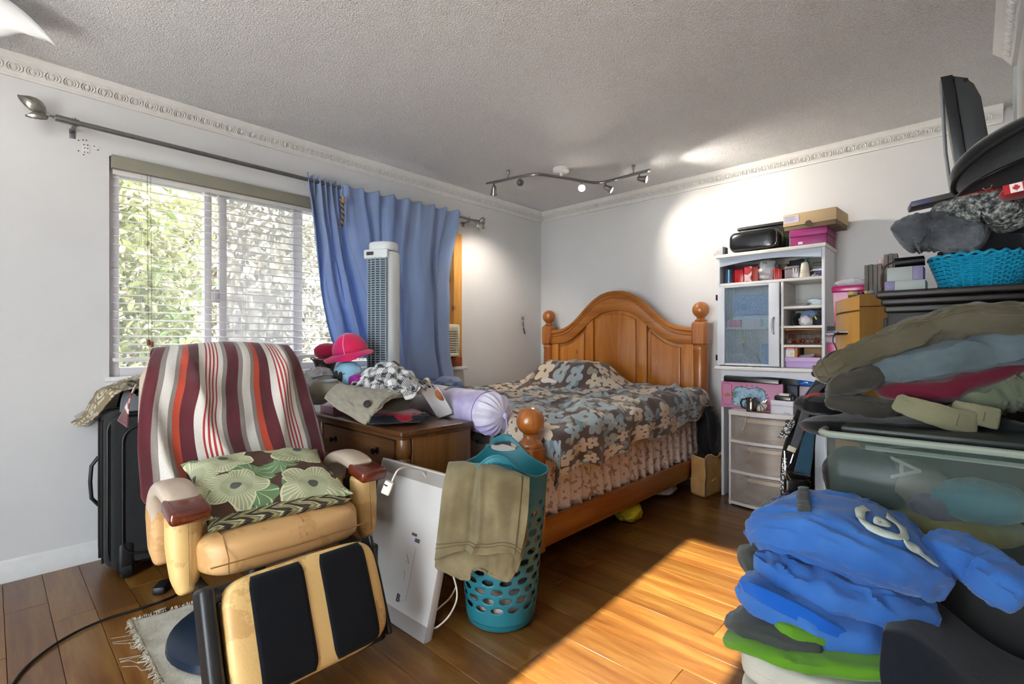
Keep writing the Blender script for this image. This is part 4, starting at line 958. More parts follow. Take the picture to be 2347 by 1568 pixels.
o = lump('raspberry_beret', fabric('raspberry_cloth', '#a01c40'), (0.529,1.346,1.055), (.075, .065, .045), .3, None, amp=.004, fr=9, seed=6); tag(o, 'raspberry red soft hat behind the magenta sun hat', 'hat')
bp = Vector((0.545,1.32,0.95)); o = thing('mesh_bin', 'silver mesh pen bin with a pink flared rim below the hats', 'bin', (bp.x, bp.y, bp.z-.05))
t = NT('silver_mesh', .35, .8); ck = t.voro(t.co(), 260.0).outputs['Distance']; t.col(t.mix(t.ramp(ck, [(.3, (0, 0, 0, 1)), (.5, (1, 1, 1, 1))]), lin('#a9a6a8'), lin('#55505a'))); m_smesh = t.m
MB().lathe([(.045, -.06), (.047, -.03), (.05, .01), (.062, .045), (.075, .065)], 28, Matrix.Translation(bp)).build('mesh_wall', m_smesh, o, world=True)
MB().tube([bp+Vector((.075*math.cos(a), .075*math.sin(a), .066+.006*math.sin(3*a))) for a in [2*PI*k/30 for k in range(30)]], .004, 6, closed=True).build('rim', plain('dusty_pink_rim', '#a0506a', .5), o, world=True)
hp = Vector((0.79,1.331,0.936))
hm = thing('bicycle_helmet', 'pale blue and black bicycle helmet under the magenta hat', 'helmet', (hp.x, hp.y, hp.z-.07))
MB().lathe([(.001, .07), (.05, .062), (.08, .035), (.092, -.01), (.09, -.05), (.082, -.06), (.078, -.05), (.08, -.01), (.07, .025), (.001, .05)], 28, Matrix.Translation(hp) @ Matrix.Diagonal((1, .85, 1, 1))).build('shell', plain('pale_blue_shell', '#86b6cf', .3), hm, world=True)
for k in range(5):
    a = -2.6+k*.38; MB().ell(hp+Vector((.086*math.cos(a), .073*math.sin(a), -.012+.006*(k % 2))), (.016, .016, .03), n=10, m=6).build('vent', plain('helmet_black', '#101216', .5), hm, world=True)
MB().tube([hp+Vector((-.02, -.075, -.03)), hp+Vector((-.01, -.085, -.07)), hp+Vector((.02, -.09, -.095)), hp+Vector((.05, -.075, -.07))], .005, 6).build('chin_strap', plain('strap_maroon', '#54202e', .7), hm, world=True)
o = lump('purple_pouch', fabric('purple_satin', '#8a1f7c', rough=.5), (0.886,1.339,0.907), (.05, .045, .035), .2, None, amp=.01, fr=18, seed=5); tag(o, 'small purple satin pouch beside the helmet', 'pouch')
t = NT('thin_plastic', .2); t.col(lin('#dfe5ea')); t.set('Alpha', .55); t.set('Transmission Weight', .2); m_film = t.m
o = lump('plastic_bag', m_film, (0.717,1.208,0.915), (.07, .055, .05), .5, None, amp=.022, fr=20, seed=8, n=48, m=28); tag(o, 'crumpled clear plastic bag on the left end of the chest', 'plastic bag')
tag(MB().tube([tuple(p) for p in spline([(0.677,1.143,0.854), (0.74,1.147,0.91), (0.803,1.178,0.934), (0.877,1.221,0.936), (0.879,1.264,0.947)], 30)], .0022, 6).build('headphone_wire', plain('cable_black', '')), 'thin black wire looping over the plastic bag', 'wire')
# ---- tent card
tc = thing('desk_calendar', 'white desk calendar with an orange disc at the chest corner', 'calendar', (1.22, 1.58, TOP))
k00, k10, k11, k01 = [Vector(p) for p in ((1.204,1.5,0.868), (1.231,1.594,0.879), (1.25,1.681,0.736), (1.207,1.613,0.711))]
kn = (k10-k00).cross(k01-k00).normalized(); kn = kn if kn.y < 0 else -kn
def kq(u, v, off=0.0): return (k00.lerp(k10, u)).lerp(k01.lerp(k11, u), v)+kn*off
def kplate(name, mat, u0, u1, v0, v1, o0, o1):
    vs = [kq(u, v, o) for o in (o0, o1) for u, v in ((u0, v0), (u1, v0), (u1, v1), (u0, v1))]
    return MB().add(vs, [(0, 1, 2, 3), (7, 6, 5, 4), (0, 4, 5, 1), (1, 5, 6, 2), (2, 6, 7, 3), (3, 7, 4, 0)]).build(name, mat, tc, world=True)
kplate('card', plain('calendar_card', '#e2e0dc', .5), 0, 1, 0, 1, 0, .004); kplate('backing', plain('calendar_back', '#3a3632', .5), .02, .98, .02, .99, -.006, -.0005)
MB().add([kq(.86+.16*min(0, math.cos(a))*1.6+.10*max(0, math.cos(a)), .30+.20*math.sin(a), .0046) for a in [2*PI*k/28 for k in range(28)]], [tuple(range(28))]).build('printed_disc', plain('print_orange', '#c0784a', .6), tc, world=True, thick=.0004)
for u in (.25, .75): MB().tube([kq(u, .012*math.cos(a)*6, .002)+kn*(.008*math.sin(a)) for a in [2*PI*k/14 for k in range(14)]], .0016, 5, closed=True).build('ring', plain('black_wire', '#17171a', .4), tc, world=True)
MB().tube([kq(.05, .94, .004), kq(.05, 1.02, .012), kq(.95, 1.02, .012), kq(.95, .94, .004)], .0022, 6).tube([kq(.2, 1.0, -.004), kq(.35, 1.0, -.05), kq(.65, 1.0, -.05), kq(.8, 1.0, -.004)], .0022, 6).build('wire_easel', plain('black_wire', ''), tc, world=True)
Ms = Matrix.Translation((1.129,1.595,0.873)) @ rotm(R(15), R(10), R(30))
o = MB().grid([[(.026*math.cos(a), .008*q-.02, .048*math.sin(a)) for q in range(5)] for a in [PI*k/12-PI/6 for k in range(17)]], M=Ms).build('mirror_lid', plain('cream_plastic', '#cfcab4', .4), thick=.003); tag(o, 'cream arched lid standing behind the desk calendar', 'lid')
# ---- white flat carton leaning on the chest
m_carton = plain('white_carton_board', '#bfbcb8', .6, var=.05); m_prt = plain('print_grey', '#4a4a50', .7); m_tape = plain('grey_tape_band', '#8f8a86', .45)
wb = thing('flat_carton', 'tall thin white carton leaning between the armchair and the basket', 'carton', (1.60, 1.10, 0))
Mw = Matrix.Translation((1.545, 1.085, .002)) @ rotm(R(-14.5), 0, R(1.5))
def Bw(n, m, mb, **k): return mb.build(n, m, wb, world=True, **k)
Bw('box', m_carton, MB().bb((-.245, 0, 0), (.245, .036, .60), .002, M=Mw))
Bw('bottom_tape', m_tape, MB().bb((-.246, -.0008, .0), (.246, .0, .055), M=Mw)); Bw('top_tape', m_tape, MB().bb((-.246, -.0008, .545), (.246, .0, .595), M=Mw))
Mx = Mw @ Matrix.Translation((0, -.0012, 0)) @ rotm(R(90), 0, 0)
for dx in (-.0012, 0, .0012):
    text('B', .042, Mx @ Matrix.Translation((.052+dx, .095, 0)) @ rotm(0, 0, R(0)), m_prt, 'printed_letter', wb)
for (x, z) in ((.20, .572), (.225, .572)): Bw('printed_ring', m_prt, MB().tube([Mw @ Vector((x+.006*math.cos(a), -.0012, z+.006*math.sin(a))) for a in [2*PI*k/14 for k in range(14)]], .0008, 5, closed=True))
Bw('line_drawing', plain('print_pale', '#77757c', .7), MB().tube([Mw @ Vector(p) for p in ((.052, -.001, .262), (.078, -.001, .232), (.055, -.001, .236))], .0007, 5).tube([Mw @ Vector(p) for p in ((.055, -.001, .20), (.066, -.001, .186), (.06, -.001, .178), (.07, -.001, .17))], .0007, 5).tube([Mw @ Vector(p) for p in ((.10, -.001, .30), (.10, -.001, .10), (.04, -.001, .085))], .0005, 5))
Bw('label_print', plain('print_label', '#bdbac0', .6), MB().bb((.03, -.001, .30), (.115, -.0003, .335), M=Mw)); Bw('label_bar', m_prt, MB().bb((.06, -.0016, .338), (.092, -.0008, .348), M=Mw).bb((.085, -.0016, .318), (.115, -.0008, .332), M=Mw))
# ---- extension lead
m_cw = plain('white_cable', '#d9d5c8', .5)
ex = thing('extension_lead', 'white extension lead with its socket hanging over the carton edge', 'extension lead', (1.62, 1.2, 0))
MB().tube([tuple(p) for p in spline([(1.647,1.038,0.551), (1.666,1.043,0.598), (1.673,1.063,0.627), (1.653,1.127,0.616), (1.615,1.228,0.56), (1.664,1.247,0.388), (1.729,1.239,0.25), (1.793,1.231,0.196), (1.817,1.226,0.131), (1.804,1.2,0.069), (1.784,1.153,0.034), (1.749,1.149,0.033), (1.737,1.179,0.061), (1.757,1.238,0.101), (1.753,1.275,0.133)], 120)], .0034, 8).build('cord', m_cw, ex, world=True)
qs = Vector((1.658,1.022,0.563)); MB().box(qs, (.034, .018, .052), .005, 2, rot=(0, R(22), R(35))).build('socket', m_cw, ex, world=True)
for k in (-1, 1): MB().box(qs+Vector((.004*k, -.010, .012*k)), (.014, .004, .004), rot=(0, R(22), R(35))).build('slot', m_dark, ex, world=True)
# ---- laundry basket
m_teal = plain('teal_plastic', '#1f6f7c', .45, var=.08, vscale=3)
bk = thing('laundry_basket', 'tall teal plastic laundry basket with oval holes', 'laundry basket', (1.862, 1.42, 0))
NA, NZ = 224, 120; bx, by = 1.862, 1.42; hdir = R(130)
def rim(a):
    d = min(abs((a-hdir+PI) % (2*PI)-PI), abs((a-hdir) % (2*PI)-PI)); return .595+.10*math.exp(-(d/.48)**2)
def rad(z): return .135+.06*(z/.65)**.9
holes = []
for r_ in range(12):
    z = .095+r_*.036; nh = 14; rr0 = rad(z)
    for k in range(nh): holes.append((2*PI*(k+.5*(r_ % 2))/nh, z, .024/rr0 if r_ < 10 else .017/rr0, .0115 if r_ < 10 else .010))
for h_ in (hdir, hdir+PI): holes.append((h_ % (2*PI), .645, .062/rad(.64), .020))
V_ = []; 
for i in range(NA):
    a = 2*PI*i/NA
    for j in range(NZ+1):
        z = .03+(rim(a)-.03)*j/NZ; V_.append([a, z])
V_ = np.array(V_); inside = np.zeros(len(V_), bool); AA = V_[:, 0].copy(); ZZ = V_[:, 1].copy()
f_all = np.full(len(V_), 9.0)
for (ha, hz, ra, rz) in holes:
    da = (AA-ha+PI) % (2*PI)-PI; dz = ZZ-hz; f = np.sqrt((da/ra)**2+(dz/rz)**2)
    near = (f < 1.22) & (f > .78); 
    V_[near, 0] = ha+da[near]/f[near]; V_[near, 1] = hz+dz[near]/f[near]
    inside |= f < .78; f_all = np.minimum(f_all, f)
mb = MB()
for a, z in V_: mb.v.append((bx+rad(z)*math.cos(a), by+rad(z)*math.sin(a), z))
for i in range(NA):
    for j in range(NZ):
        q = (i*(NZ+1)+j, ((i+1) % NA)*(NZ+1)+j, ((i+1) % NA)*(NZ+1)+j+1, i*(NZ+1)+j+1)
        if np.mean(f_all[list(q)]) > 1.0 or (not inside[list(q)].any() and min(f_all[list(q)]) >= 1.0): mb.f.append(q); mb.mi.append(0)
mb.build('wall', m_teal, bk, world=True, thick=.0035, ang=50)
MB().lathe([(.001, .004), (.125, .004), (.134, .012), (.1375, .035), (.131, .034), (.12, .014), (.001, .012)], 48, Matrix.Translation((bx, by, 0))).build('bottom', m_teal, bk, world=True)
MB().tube([(bx+rad(rim(a))*math.cos(a), by+rad(rim(a))*math.sin(a), rim(a)) for a in [2*PI*k/90 for k in range(90)]], .0045, 8, closed=True).build('rim', m_teal, bk, world=True)
for k, (z, c, lab) in enumerate(((.075, '#b9aaa2', 'pale pink laundry at the bottom of the teal basket'), (.20, '#3c4048', 'dark grey laundry in the middle of the teal basket'), (.33, '#8f959a', 'light grey laundry near the top of the teal basket'))):
    o = lump('laundry', fabric('laundry_%d' % k, c), (bx, by, z+.01), (.112+.012*k, .112+.012*k, .062), k*.6, None, amp=.012, fr=18, seed=k*3+1, e=2.6); tag(o, lab, 'laundry')
# ---- trousers over the basket rim
t_kh = fabric('olive_khaki', '#675c43', bump=.3, hex2='#7d7356'); m_stitch = plain('khaki_stitch', '#5c5238', .8)
kt = thing('khaki_trousers', 'olive khaki trousers draped over the rim of the laundry basket', 'trousers', (1.80, 1.33, .3))
rows = [[(1.731,1.296,0.59), (1.803,1.336,0.591), (1.888,1.374,0.591), (1.965,1.392,0.579), (2.016,1.399,0.571)],
        [(1.781,1.219,0.649), (1.869,1.248,0.653), (1.951,1.269,0.658), (2.031,1.303,0.64), (2.086,1.341,0.622)],
        [(1.818,1.172,0.617), (1.903,1.196,0.628), (1.986,1.227,0.629), (2.06,1.262,0.621), (2.108,1.321,0.599)],
        [(1.822,1.148,0.517), (1.895,1.176,0.527), (1.99,1.217,0.531), (2.057,1.252,0.53), (2.108,1.314,0.503)],
        [(1.821,1.134,0.4), (1.895,1.161,0.404), (1.988,1.208,0.416), (2.056,1.245,0.424), (2.1,1.299,0.397)],
        [(1.814,1.127,0.308), (1.898,1.151,0.348), (1.973,1.187,0.359), (2.062,1.243,0.361), (2.085,1.286,0.327)]]
P = loft(rows, 80, 100)
for i in range(80):
    for j in range(100):
        a, b = i/79, j/99; k = min(1, max(0, (a-.16)*3))
        off = k*(.016*math.sin(b*13+.9*a)+.011*math.exp(-((b-.42-.05*a)/.03)**2)*2-.02*math.exp(-((b-.34)/.03)**2)+.008*noise.noise((a*4, b*9, 1)))
        P[i, j] += np.array((.25, -.9, 0))*off*.8+np.array((0, 0, .006*noise.noise((a*3, b*6, 4))))
leg = sheet('front_leg', t_kh, P, .5, .4, kt, .005)
rows2 = [[(1.792,1.188,0.584), (1.875,1.225,0.593), (1.968,1.271,0.593), (2.034,1.306,0.591), (2.079,1.335,0.578)],
         [(1.797,1.159,0.427), (1.871,1.207,0.433), (1.963,1.253,0.436), (2.042,1.286,0.439), (2.086,1.327,0.416)],
         [(1.793,1.142,0.284), (1.874,1.183,0.279), (1.951,1.221,0.294), (2.023,1.261,0.3), (2.068,1.304,0.3)],
         [(1.803,1.144,0.265), (1.907,1.201,0.236), (1.945,1.209,0.285), (2.041,1.265,0.252), (2.059,1.296,0.292)]]
P2 = wrinkle(loft(rows2, 50, 70), .006, 3, 9, 5.0); sheet('back_leg', t_kh, P2, .5, .4, kt, .005)
for row in (68, 71): MB().tube([tuple(P[row, j]+np.array((.002, -.004, 0))) for j in range(0, 100, 2)], .0012, 5).build('hem_stitch', m_stitch, leg, world=True)
MB().tube([tuple(P[i, 88]+np.array((.002, -.004, 0))) for i in range(18, 78, 2)], .0014, 5).build('side_seam', m_stitch, leg, world=True)
# ================================================================ bed
m_pine = wood('honey_pine', '#8a4a10', '#b26a1c', '#c98a36', 'Z', 8, .32, knots=True, coat=.35)
m_pineh = wood('honey_pine_rail', '#7e4210', '#a4601c', '#bb7a30', 'X', 8, .32, knots=True, coat=.35)
m_piney = wood('honey_pine_side', '#7c4212', '#9c5a1e', '#b0702c', 'Y', 8, .34, coat=.3)
m_post = wood('turned_pine', '#7a3c10', '#a05c24', '#b87838', 'Z', 9, .28, coat=.4)
bed = thing('pine_bed', 'honey pine bed with arched panel headboard and ball-topped posts', 'bed', (.965, 2.77, 0))
def Bb(n, m, mb, p=None, **k): return mb.build(n, m, p or bed, world=True, **k)
HX0, HX1, HY = .205, 1.715, 3.785
def ball(x, y, zc, r, zb):
    return [(.001, zb), (.034, zb), (.044, zb+.004), (.046, zb+.012), (.036, zb+.018), (.030, zb+.030), (.034, zc-r*.86)] + [(r*math.sin(PI*(1-k/12.)), zc+r*-math.cos(PI*(k/12.))*1.0) for k in range(3, 12)]+[(.0005, zc+r)]
for x in (HX0, HX1):
    p = Bb('head_post', m_post, MB().lathe([(.05, 0), (.052, .02), (.048, .10), (.05, .3), (.052, .6), (.055, .9), (.05, 1.04), (.056, 1.055), (.056, 1.075), (.045, 1.09)], 28, Matrix.Translation((x, HY, 0))))
    Bb('block', m_post, MB().bb((x-.057, HY-.057, 1.085), (x+.057, HY+.057, 1.272), .016, 1), p)
    Bb('ball_finial', m_post, MB().lathe(ball(x, HY, 1.362, .064, 1.27), 28, Matrix.Translation((x, HY, 0))), p)
ogee = [(0, 1.0), (.1, .985), (.2, .93), (.3, .82), (.4, .66), (.5, .47), (.6, .29), (.7, .14), (.8, .05), (.9, .01), (1.0, 0)]
def top(x, zb=1.215, h=.335, xc=.96, hw=.70):
    q = min(1.0, abs(x-xc)/hw); return zb+h*np.interp(q, [o[0] for o in ogee], [o[1] for o in ogee])
xs = np.linspace(HX0+.05, HX1-.05, 61)
MH = Matrix(((1, 0, 0, 0), (0, 0, -1, HY+.02), (0, 1, 0, 0), (0, 0, 0, 1)))      # local (x, z) -> world, extruding towards the room
def inner(x): return top(x, 1.095, .295, .96, .66)
poly = [(x, top(x)) for x in xs]+[(x, inner(x)) for x in xs[::-1]]
hb = Bb('headboard_rail', m_pineh, MB().prism(poly, .05, MH, .008))
Bb('crown_bead', m_pineh, MB().tube([(x, HY-.028, top(x)-.012) for x in xs], .012, 8).tube([(x, HY-.031, top(x)-.045) for x in xs], .007, 8).tube([(x, HY-.02, top(x)-.002) for x in xs], .016, 8), hb)
for a, b in ((.255, .335), (.66, .735), (1.19, 1.265), (1.585, 1.665)):
    xx = np.linspace(a, b, 7); Bb('stile', m_pine, MB().prism([(a, .30), (b, .30)]+[(x, inner(x)+.012) for x in xx[::-1]], .042, MH, .003))
for a, b in ((.335, .66), (.735, 1.19), (1.265, 1.585)):
    xx = np.linspace(a+.002, b-.002, 25); pl = Bb('panel', m_pine, MB().prism([(a+.002, .302), (b-.002, .302)]+[(x, inner(x)+.004) for x in xx[::-1]], .018, MH))
    x2 = np.linspace(a+.03, b-.03, 25); Bb('raised_field', m_pine, MB().prism([(a+.03, .34), (b-.03, .34)]+[(x, inner(x)-.03) for x in x2[::-1]], .034, MH, .012), pl)
Bb('lower_rail', m_pineh, MB().bb((HX0+.05, HY-.03, .20), (HX1-.05, HY+.02, .31), .005))
FY = 1.77
for x in (HX0, HX1):
    p = Bb('foot_post', m_post, MB().bb((x-.058, FY-.058, .10), (x+.058, FY+.058, .615), .014, 1).lathe([(.03, 0), (.045, .03), (.05, .08), (.045, .10)], 24, Matrix.Translation((x, FY, 0))))
    Bb('ball_finial', m_post, MB().lathe([(.058, .612), (.06, .62), (.056, .632), (.04, .645), (.033, .66), (.036, .672)]+[(.068*math.sin(PI*(1-k/14.)), .733-.068*math.cos(PI*k/14.)) for k in range(2, 14)]+[(.0005, .801)], 32, Matrix.Translation((x, FY, 0))), p)
for x in (HX0-.02, HX1+.022): Bb('side_rail', m_piney, MB().bb((x-.018, FY+.058, .118), (x+.018, HY-.05, .25), .005))
Bb('foot_rail', m_pineh, MB().bb((HX0+.058, FY-.02, .13), (HX1-.058, FY+.02, .50), .006))
Bb('slat_support', m_piney, MB().bb((HX0+.03, FY+.03, .20), (HX1-.03, HY-.04, .23)))
# box spring with gathered skirt
bs = MB().bb((.245, 1.855, .232), (1.70, 3.72, .44), .03, 3).build('box_spring', fabric('ticking', '#cfc6bd')); tag(bs, 'pale box spring under the mattress inside the pine frame', 'box spring')
t = NT('skirt_print', .9); v = t.co(); vv = t.voro(v, 42.0); 
pm = t.ma('GREATER_THAN', t.noise(v, 30.0, 4.0, .6), .56)
t.col(t.mix(t.ma('MULTIPLY', pm, .7), lin('#dfd2ca'), lin('#7d655c'))); t.set('Sheen Weight', .2); m_skirt = t.m
NS, NQ = 420, 14; P = np.zeros((NS, NQ, 3))
for i in range(NS):
    y = 1.87+1.82*i/(NS-1)
    for j in range(NQ):
        q = j/(NQ-1); z = .535-.29*q
        ph = y*62+1.6*noise.noise((y*9, 1, 2)); am = (.004+.013*q)*(1+.5*noise.noise((y*14, q*2, 3)))
        P[i, j] = (1.722+am*math.sin(ph)+.006*noise.noise((y*20, q*5, 1)), y+.004*math.cos(ph), z)
sk = sheet('bed_skirt', m_skirt, P, 1.8, .3, None, .0015); tag(sk, 'gathered pale pink printed bed skirt along the side of the bed', 'bed skirt')
mt = MB().bb((.24, 1.85, .442), (1.705, 3.72, .655), .05, 4).build('mattress', fabric('mattress_white', '#d9d2ca')); tag(mt, 'white mattress under the flowered duvet', 'mattress')
o = cloth_slab('bed_sheet', fabric('cream_sheet', '#cdbfae'), [(1.735, 2.0, .505), (1.742, 2.6, .515), (1.742, 3.1, .53), (1.742, 3.6, .58)], [.008, .008, .008, .01], [.03, .03, .035, .05], side=(1, 0, 0), amp=.004, fu=20); tag(o, 'edge of a cream sheet showing below the duvet', 'sheet')
# pillow under the duvet
pw = pillow((.80, 3.36, .745), .42, .24, .10, rotm(R(8), 0, R(3)), amp=.01, seed=3).build('bed_pillow', fabric('pillow_white', '#d8d4ce')); tag(pw, 'pillow hidden under the flowered duvet at the headboard', 'pillow')
# duvet
t = NT('flower_duvet', .8); t.set('Sheen Weight', .25); uv = t.n('UVMap').outputs[0]
wv = t.vm('ADD', uv, t.n('VectorMath', {0: t.n('TexNoise', {'Vector': uv, 'Scale': 9.0, 'Detail': 2.0}).outputs[1], 'Scale': .035}, operation='SCALE').outputs[0])
bgc = t.mix(t.noise(t.co(), 14, 3), lin('#43312a'), lin('#53403a'))
m2, d2, a2, g2, b2_, r2 = flower_mask(t, wv, 10.0, 2, .38, 2.2, depth=.75, rnd=.9)
c_ = t.mix(m2, bgc, t.mix(t.ma('GREATER_THAN', b2_, .5), lin('#8e8677'), lin('#6f8690')))
m1, d1, a1, g1, b1_, r1 = flower_mask(t, wv, 6.6, 5, .51, .4, depth=.50, rnd=.7)
petc = t.mix(t.ma('GREATER_THAN', b1_, .52), lin('#cfc0aa'), lin('#8fa9b4'))
petc = t.mix(t.ma('GREATER_THAN', t.ma('SINE', t.ma('MULTIPLY', a1, 30.0)), .75), petc, lin('#b09c84'))
petc = t.mix(t.ma('LESS_THAN', d1, .07), petc, lin('#6a5444'))
t.col(t.mix(m1, c_, petc)); t.bump(t.noise(t.co(), 240, 2), .25, .003); m_duv = t.m
def duvet_top(x, y):
    z = .705+.05*min(1, max(0, (y-1.9)/1.7))+.012*math.exp(-((x-1.55)/.25)**2)
    z += .20*math.exp(-(max(0, abs(x-.80)-.22)/.17)**2)*math.exp(-(max(0, abs(y-3.38)-.08)/.13)**2)
    return z
nx_, ny_ = 150, 150; P = np.zeros((nx_, ny_, 3))
for j in range(ny_):
    b = j/(ny_-1); foot = max(0.0, 1-b/.07); y = 1.86+(3.66-1.86)*max(0.0, (b-.05)/.95)-.02*foot
    hem = .455+.11*b+.018*math.sin(b*17)+.012*math.sin(b*41+1)
    for i in range(nx_):
        a = i/(nx_-1)
        if a < .76:
            q = a/.76; x = .16+1.58*q; z = duvet_top(x, y)-.10*max(0, 1-q/.05)**2
        else:
            q = (a-.76)/.24; zt = duvet_top(1.74, y); L = zt-hem
            if q < .3: an = q/.3*PI/2; x = 1.74+.095*math.sin(an); z = zt-.075*(1-math.cos(an))
            else: k = (q-.3)/.7; x = 1.835-.012*k; z = zt-.075-(L-.075)*k
        if foot > 0: z -= .16*foot**1.5*(1 if a < .9 else .3)
        top = 1.0 if a < .80 else max(0.0, 1-(a-.80)/.08)
        side = 1-top
        w = .5*noise.noise((x*2.3, y*2.3, 4)); n1_ = ridge(x*3.4+w*1.7, y*4.6-w+x*1.2, 1.5); n2_ = ridge(x*7.5-w*2, y*8.5+w*2+x*2, 6.1); n3_ = noise.noise((x*17, y*17, 2.2))
        flat = 1-.75*math.exp(-((x-.85)/.4)**2-((y-3.35)/.2)**2)
        dz = top*flat*(.030*n1_+.018*n2_+.006*n3_-.02)
        dx = side*(.016*math.sin(y*24+2.2*noise.noise((y*3, 1, 1)))+.010*ridge(y*5, z*5, 2)+.012*noise.noise((y*9, z*4, 7)))*min(1, (a-.78)*6)
        P[i, j] = (x+dx, y+.01*top*noise.noise((x*5, y*5, 9)), z+dz)
dv = sheet('flower_duvet', m_duv, P, 2.0, 1.9, None, .02, 1); tag(dv, 'brown duvet with cream and blue flowers spread over the bed', 'duvet')
# bolster
t = NT('lavender_plush', .9); t.set('Sheen Weight', .4); v = t.co()
t.col(t.ramp(t.noise(v, 4.0, 3.0), [(.36, '#a99cc6'), (.5, '#cfc9da'), (.62, '#dcdbe2'), (.72, '#b4a6cc')])); t.bump(t.noise(v, 260, 2), .2, .003); m_lav = t.m
bo = thing('bolster_pillow', 'lavender plush bolster pillow lying across the bed foot', 'bolster', (1.28, 1.80, .64))
prof = []; Pbo = []
for i in range(64):
    q = i/63; x = .86+.66*q; row = []
    for j in range(56):
        a = 2*PI*j/56
        if q < .06: r_ = .118*math.sqrt(max(0.001, 1-(1-q/.06)**2))
        elif q > .80:
            s_ = (q-.80)/.20; r_ = .118*math.sqrt(max(.002, 1-s_**2.6)); r_ *= 1+.09*math.sin(a*15+2*math.sin(a*3))*min(1, s_*4)
        else: r_ = .118*(1+.02*noise.noise((q*6, math.cos(a)*1.5, math.sin(a)*1.5)))
        xx = x-(.0 if q < .8 else .02*((q-.8)/.2)**3)
        row.append((xx, 1.80+r_*math.cos(a)+.02*(q-.5), .752+r_*math.sin(a)*.93-.02*q))
    Pbo.append(row)
mb = MB(); mb.grid(Pbo, cv=True, capu=True); mb.build('plush', m_lav, bo, world=True)
MB().tube([(1.388, 1.806+.1195*math.cos(a), .736+.1115*math.sin(a)) for a in [2*PI*k/40 for k in range(40)]], .0022, 6, closed=True).build('seam', plain('lavender_seam', '#8474a8', .8), bo, world=True)
MB().ell((1.515, 1.81, .732), (.012, .018, .018), n=12, m=6).tube([(1.52, 1.805, .73), (1.54, 1.79, .69), (1.545, 1.78, .65)], .003, 6).build('tie', plain('lavender_tie', '#b8aed0', .8), bo, world=True)
for k, c in enumerate(('#d86a6a', '#e0b25a', '#7ab87a', '#6a8fd0')):
    MB().tube([(1.10+.006*k+.0*a, 1.80+(.1205)*math.cos(a), .745+.112*math.sin(a)) for a in [R(60)+R(60)*i/12 for i in range(13)]], .0026, 5).build('rainbow_print', plain('rainbow_%d' % k, c, .9), bo, world=True)
# ---- things on the floor by the bed
o = lump('yellow_bag', plain('yellow_plastic', '#d2c21c', .25, var=.15), (1.682,2.742,0.05), (.075, .10, .048), .3, None, amp=.02, fr=20, seed=2, flat=.1); tag(o, 'yellow plastic bag under the side rail of the bed', 'plastic bag')
o = lump('white_bag', plain('white_plastic', '#cfcdc9', .3, var=.1), (1.584,3.382,0.04), (.10, .13, .035), .2, None, amp=.02, fr=20, seed=5, flat=.1); tag(o, 'crumpled white plastic bag under the head end of the bed', 'plastic bag')
m_kraft = plain('kraft_paper', '#cf9f60', .8, var=.18, vscale=14, bump=.3, bscale=18); m_tapew = plain('white_tape', '#d8d0c0', .5)
kb = thing('kraft_bag', 'kraft paper bag standing between the bed and the white cabinet', 'paper bag', (1.815, 3.60, 0))
k0, k1, k2, k3 = [Vector(p) for p in ((1.762, 3.50, 0.003), (1.868, 3.48, 0.003), (1.895, 3.72, 0.003), (1.765, 3.74, 0.003))]
def ring(z, ex, sag): 
    out = []; cs_ = [k0, k1, k2, k3]; ce = sum(cs_, Vector())/4
    for s_ in range(4):
        for q in range(5):
            p = cs_[s_].lerp(cs_[(s_+1) % 4], q/5); p = ce+(p-ce)*ex; out.append((p.x+sag*noise.noise((p.x*20, p.y*20, z*9)), p.y+sag*noise.noise((p.x*17, p.y*23, z*9+4)), z+(.02*math.sin(3*p.y*9) if z > .25 else 0)))
    return out
Pk = [ring(.003, .9, .0), ring(.02, 1.0, .006), ring(.09, 1.0, .012), ring(.16, .99, .014), ring(.23, .98, .014), ring(.285, 1.0, .012)]
mb = MB(); mb.grid(Pk, cv=True); mb.f.append(tuple(range(20))); mb.mi.append(0); mb.build('bag', m_kraft, kb, world=True, thick=.0015)
MB().tube([(p[0], p[1], p[2]+.001) for p in Pk[-1]], .003, 6, closed=True).build('rim', m_tapew, kb, world=True)
sx_ = [Pk[r_][5] for r_ in range(1, 6)]; MB().tube([(p[0]+.002, p[1]-.005, p[2]) for p in sx_], .005, 6, flat=.4).build('tape_strip', m_tapew, kb, world=True)
m_kp = plain('kraft_print', '#d8b98a', .8)
for k in range(6): MB().tube([(1.8925, 3.545+.015*k, .112), (1.8925, 3.549+.015*k, .124), (1.8925, 3.553+.015*k, .112+.006*(k % 2))], .0011, 5).build('worn_print', m_kp, kb, world=True)
bbag = thing('black_bag', 'black nylon bag slumped behind the kraft bag by the bed post', 'bag', (1.80, 3.66, .26))
lump('body', fabric('black_nylon', '#141518', rough=.6), (1.822, 3.655, .45), (.075, .075, .18), .2, bbag, amp=.02, fr=12, seed=4, e=2.6)
MB().tube([(1.83, 3.59, .60), (1.855, 3.575, .5), (1.862, 3.58, .38), (1.87, 3.60, .31)], .006, 6).build('strap', plain('strap_black', '#0c0c0e', .5), bbag, world=True)
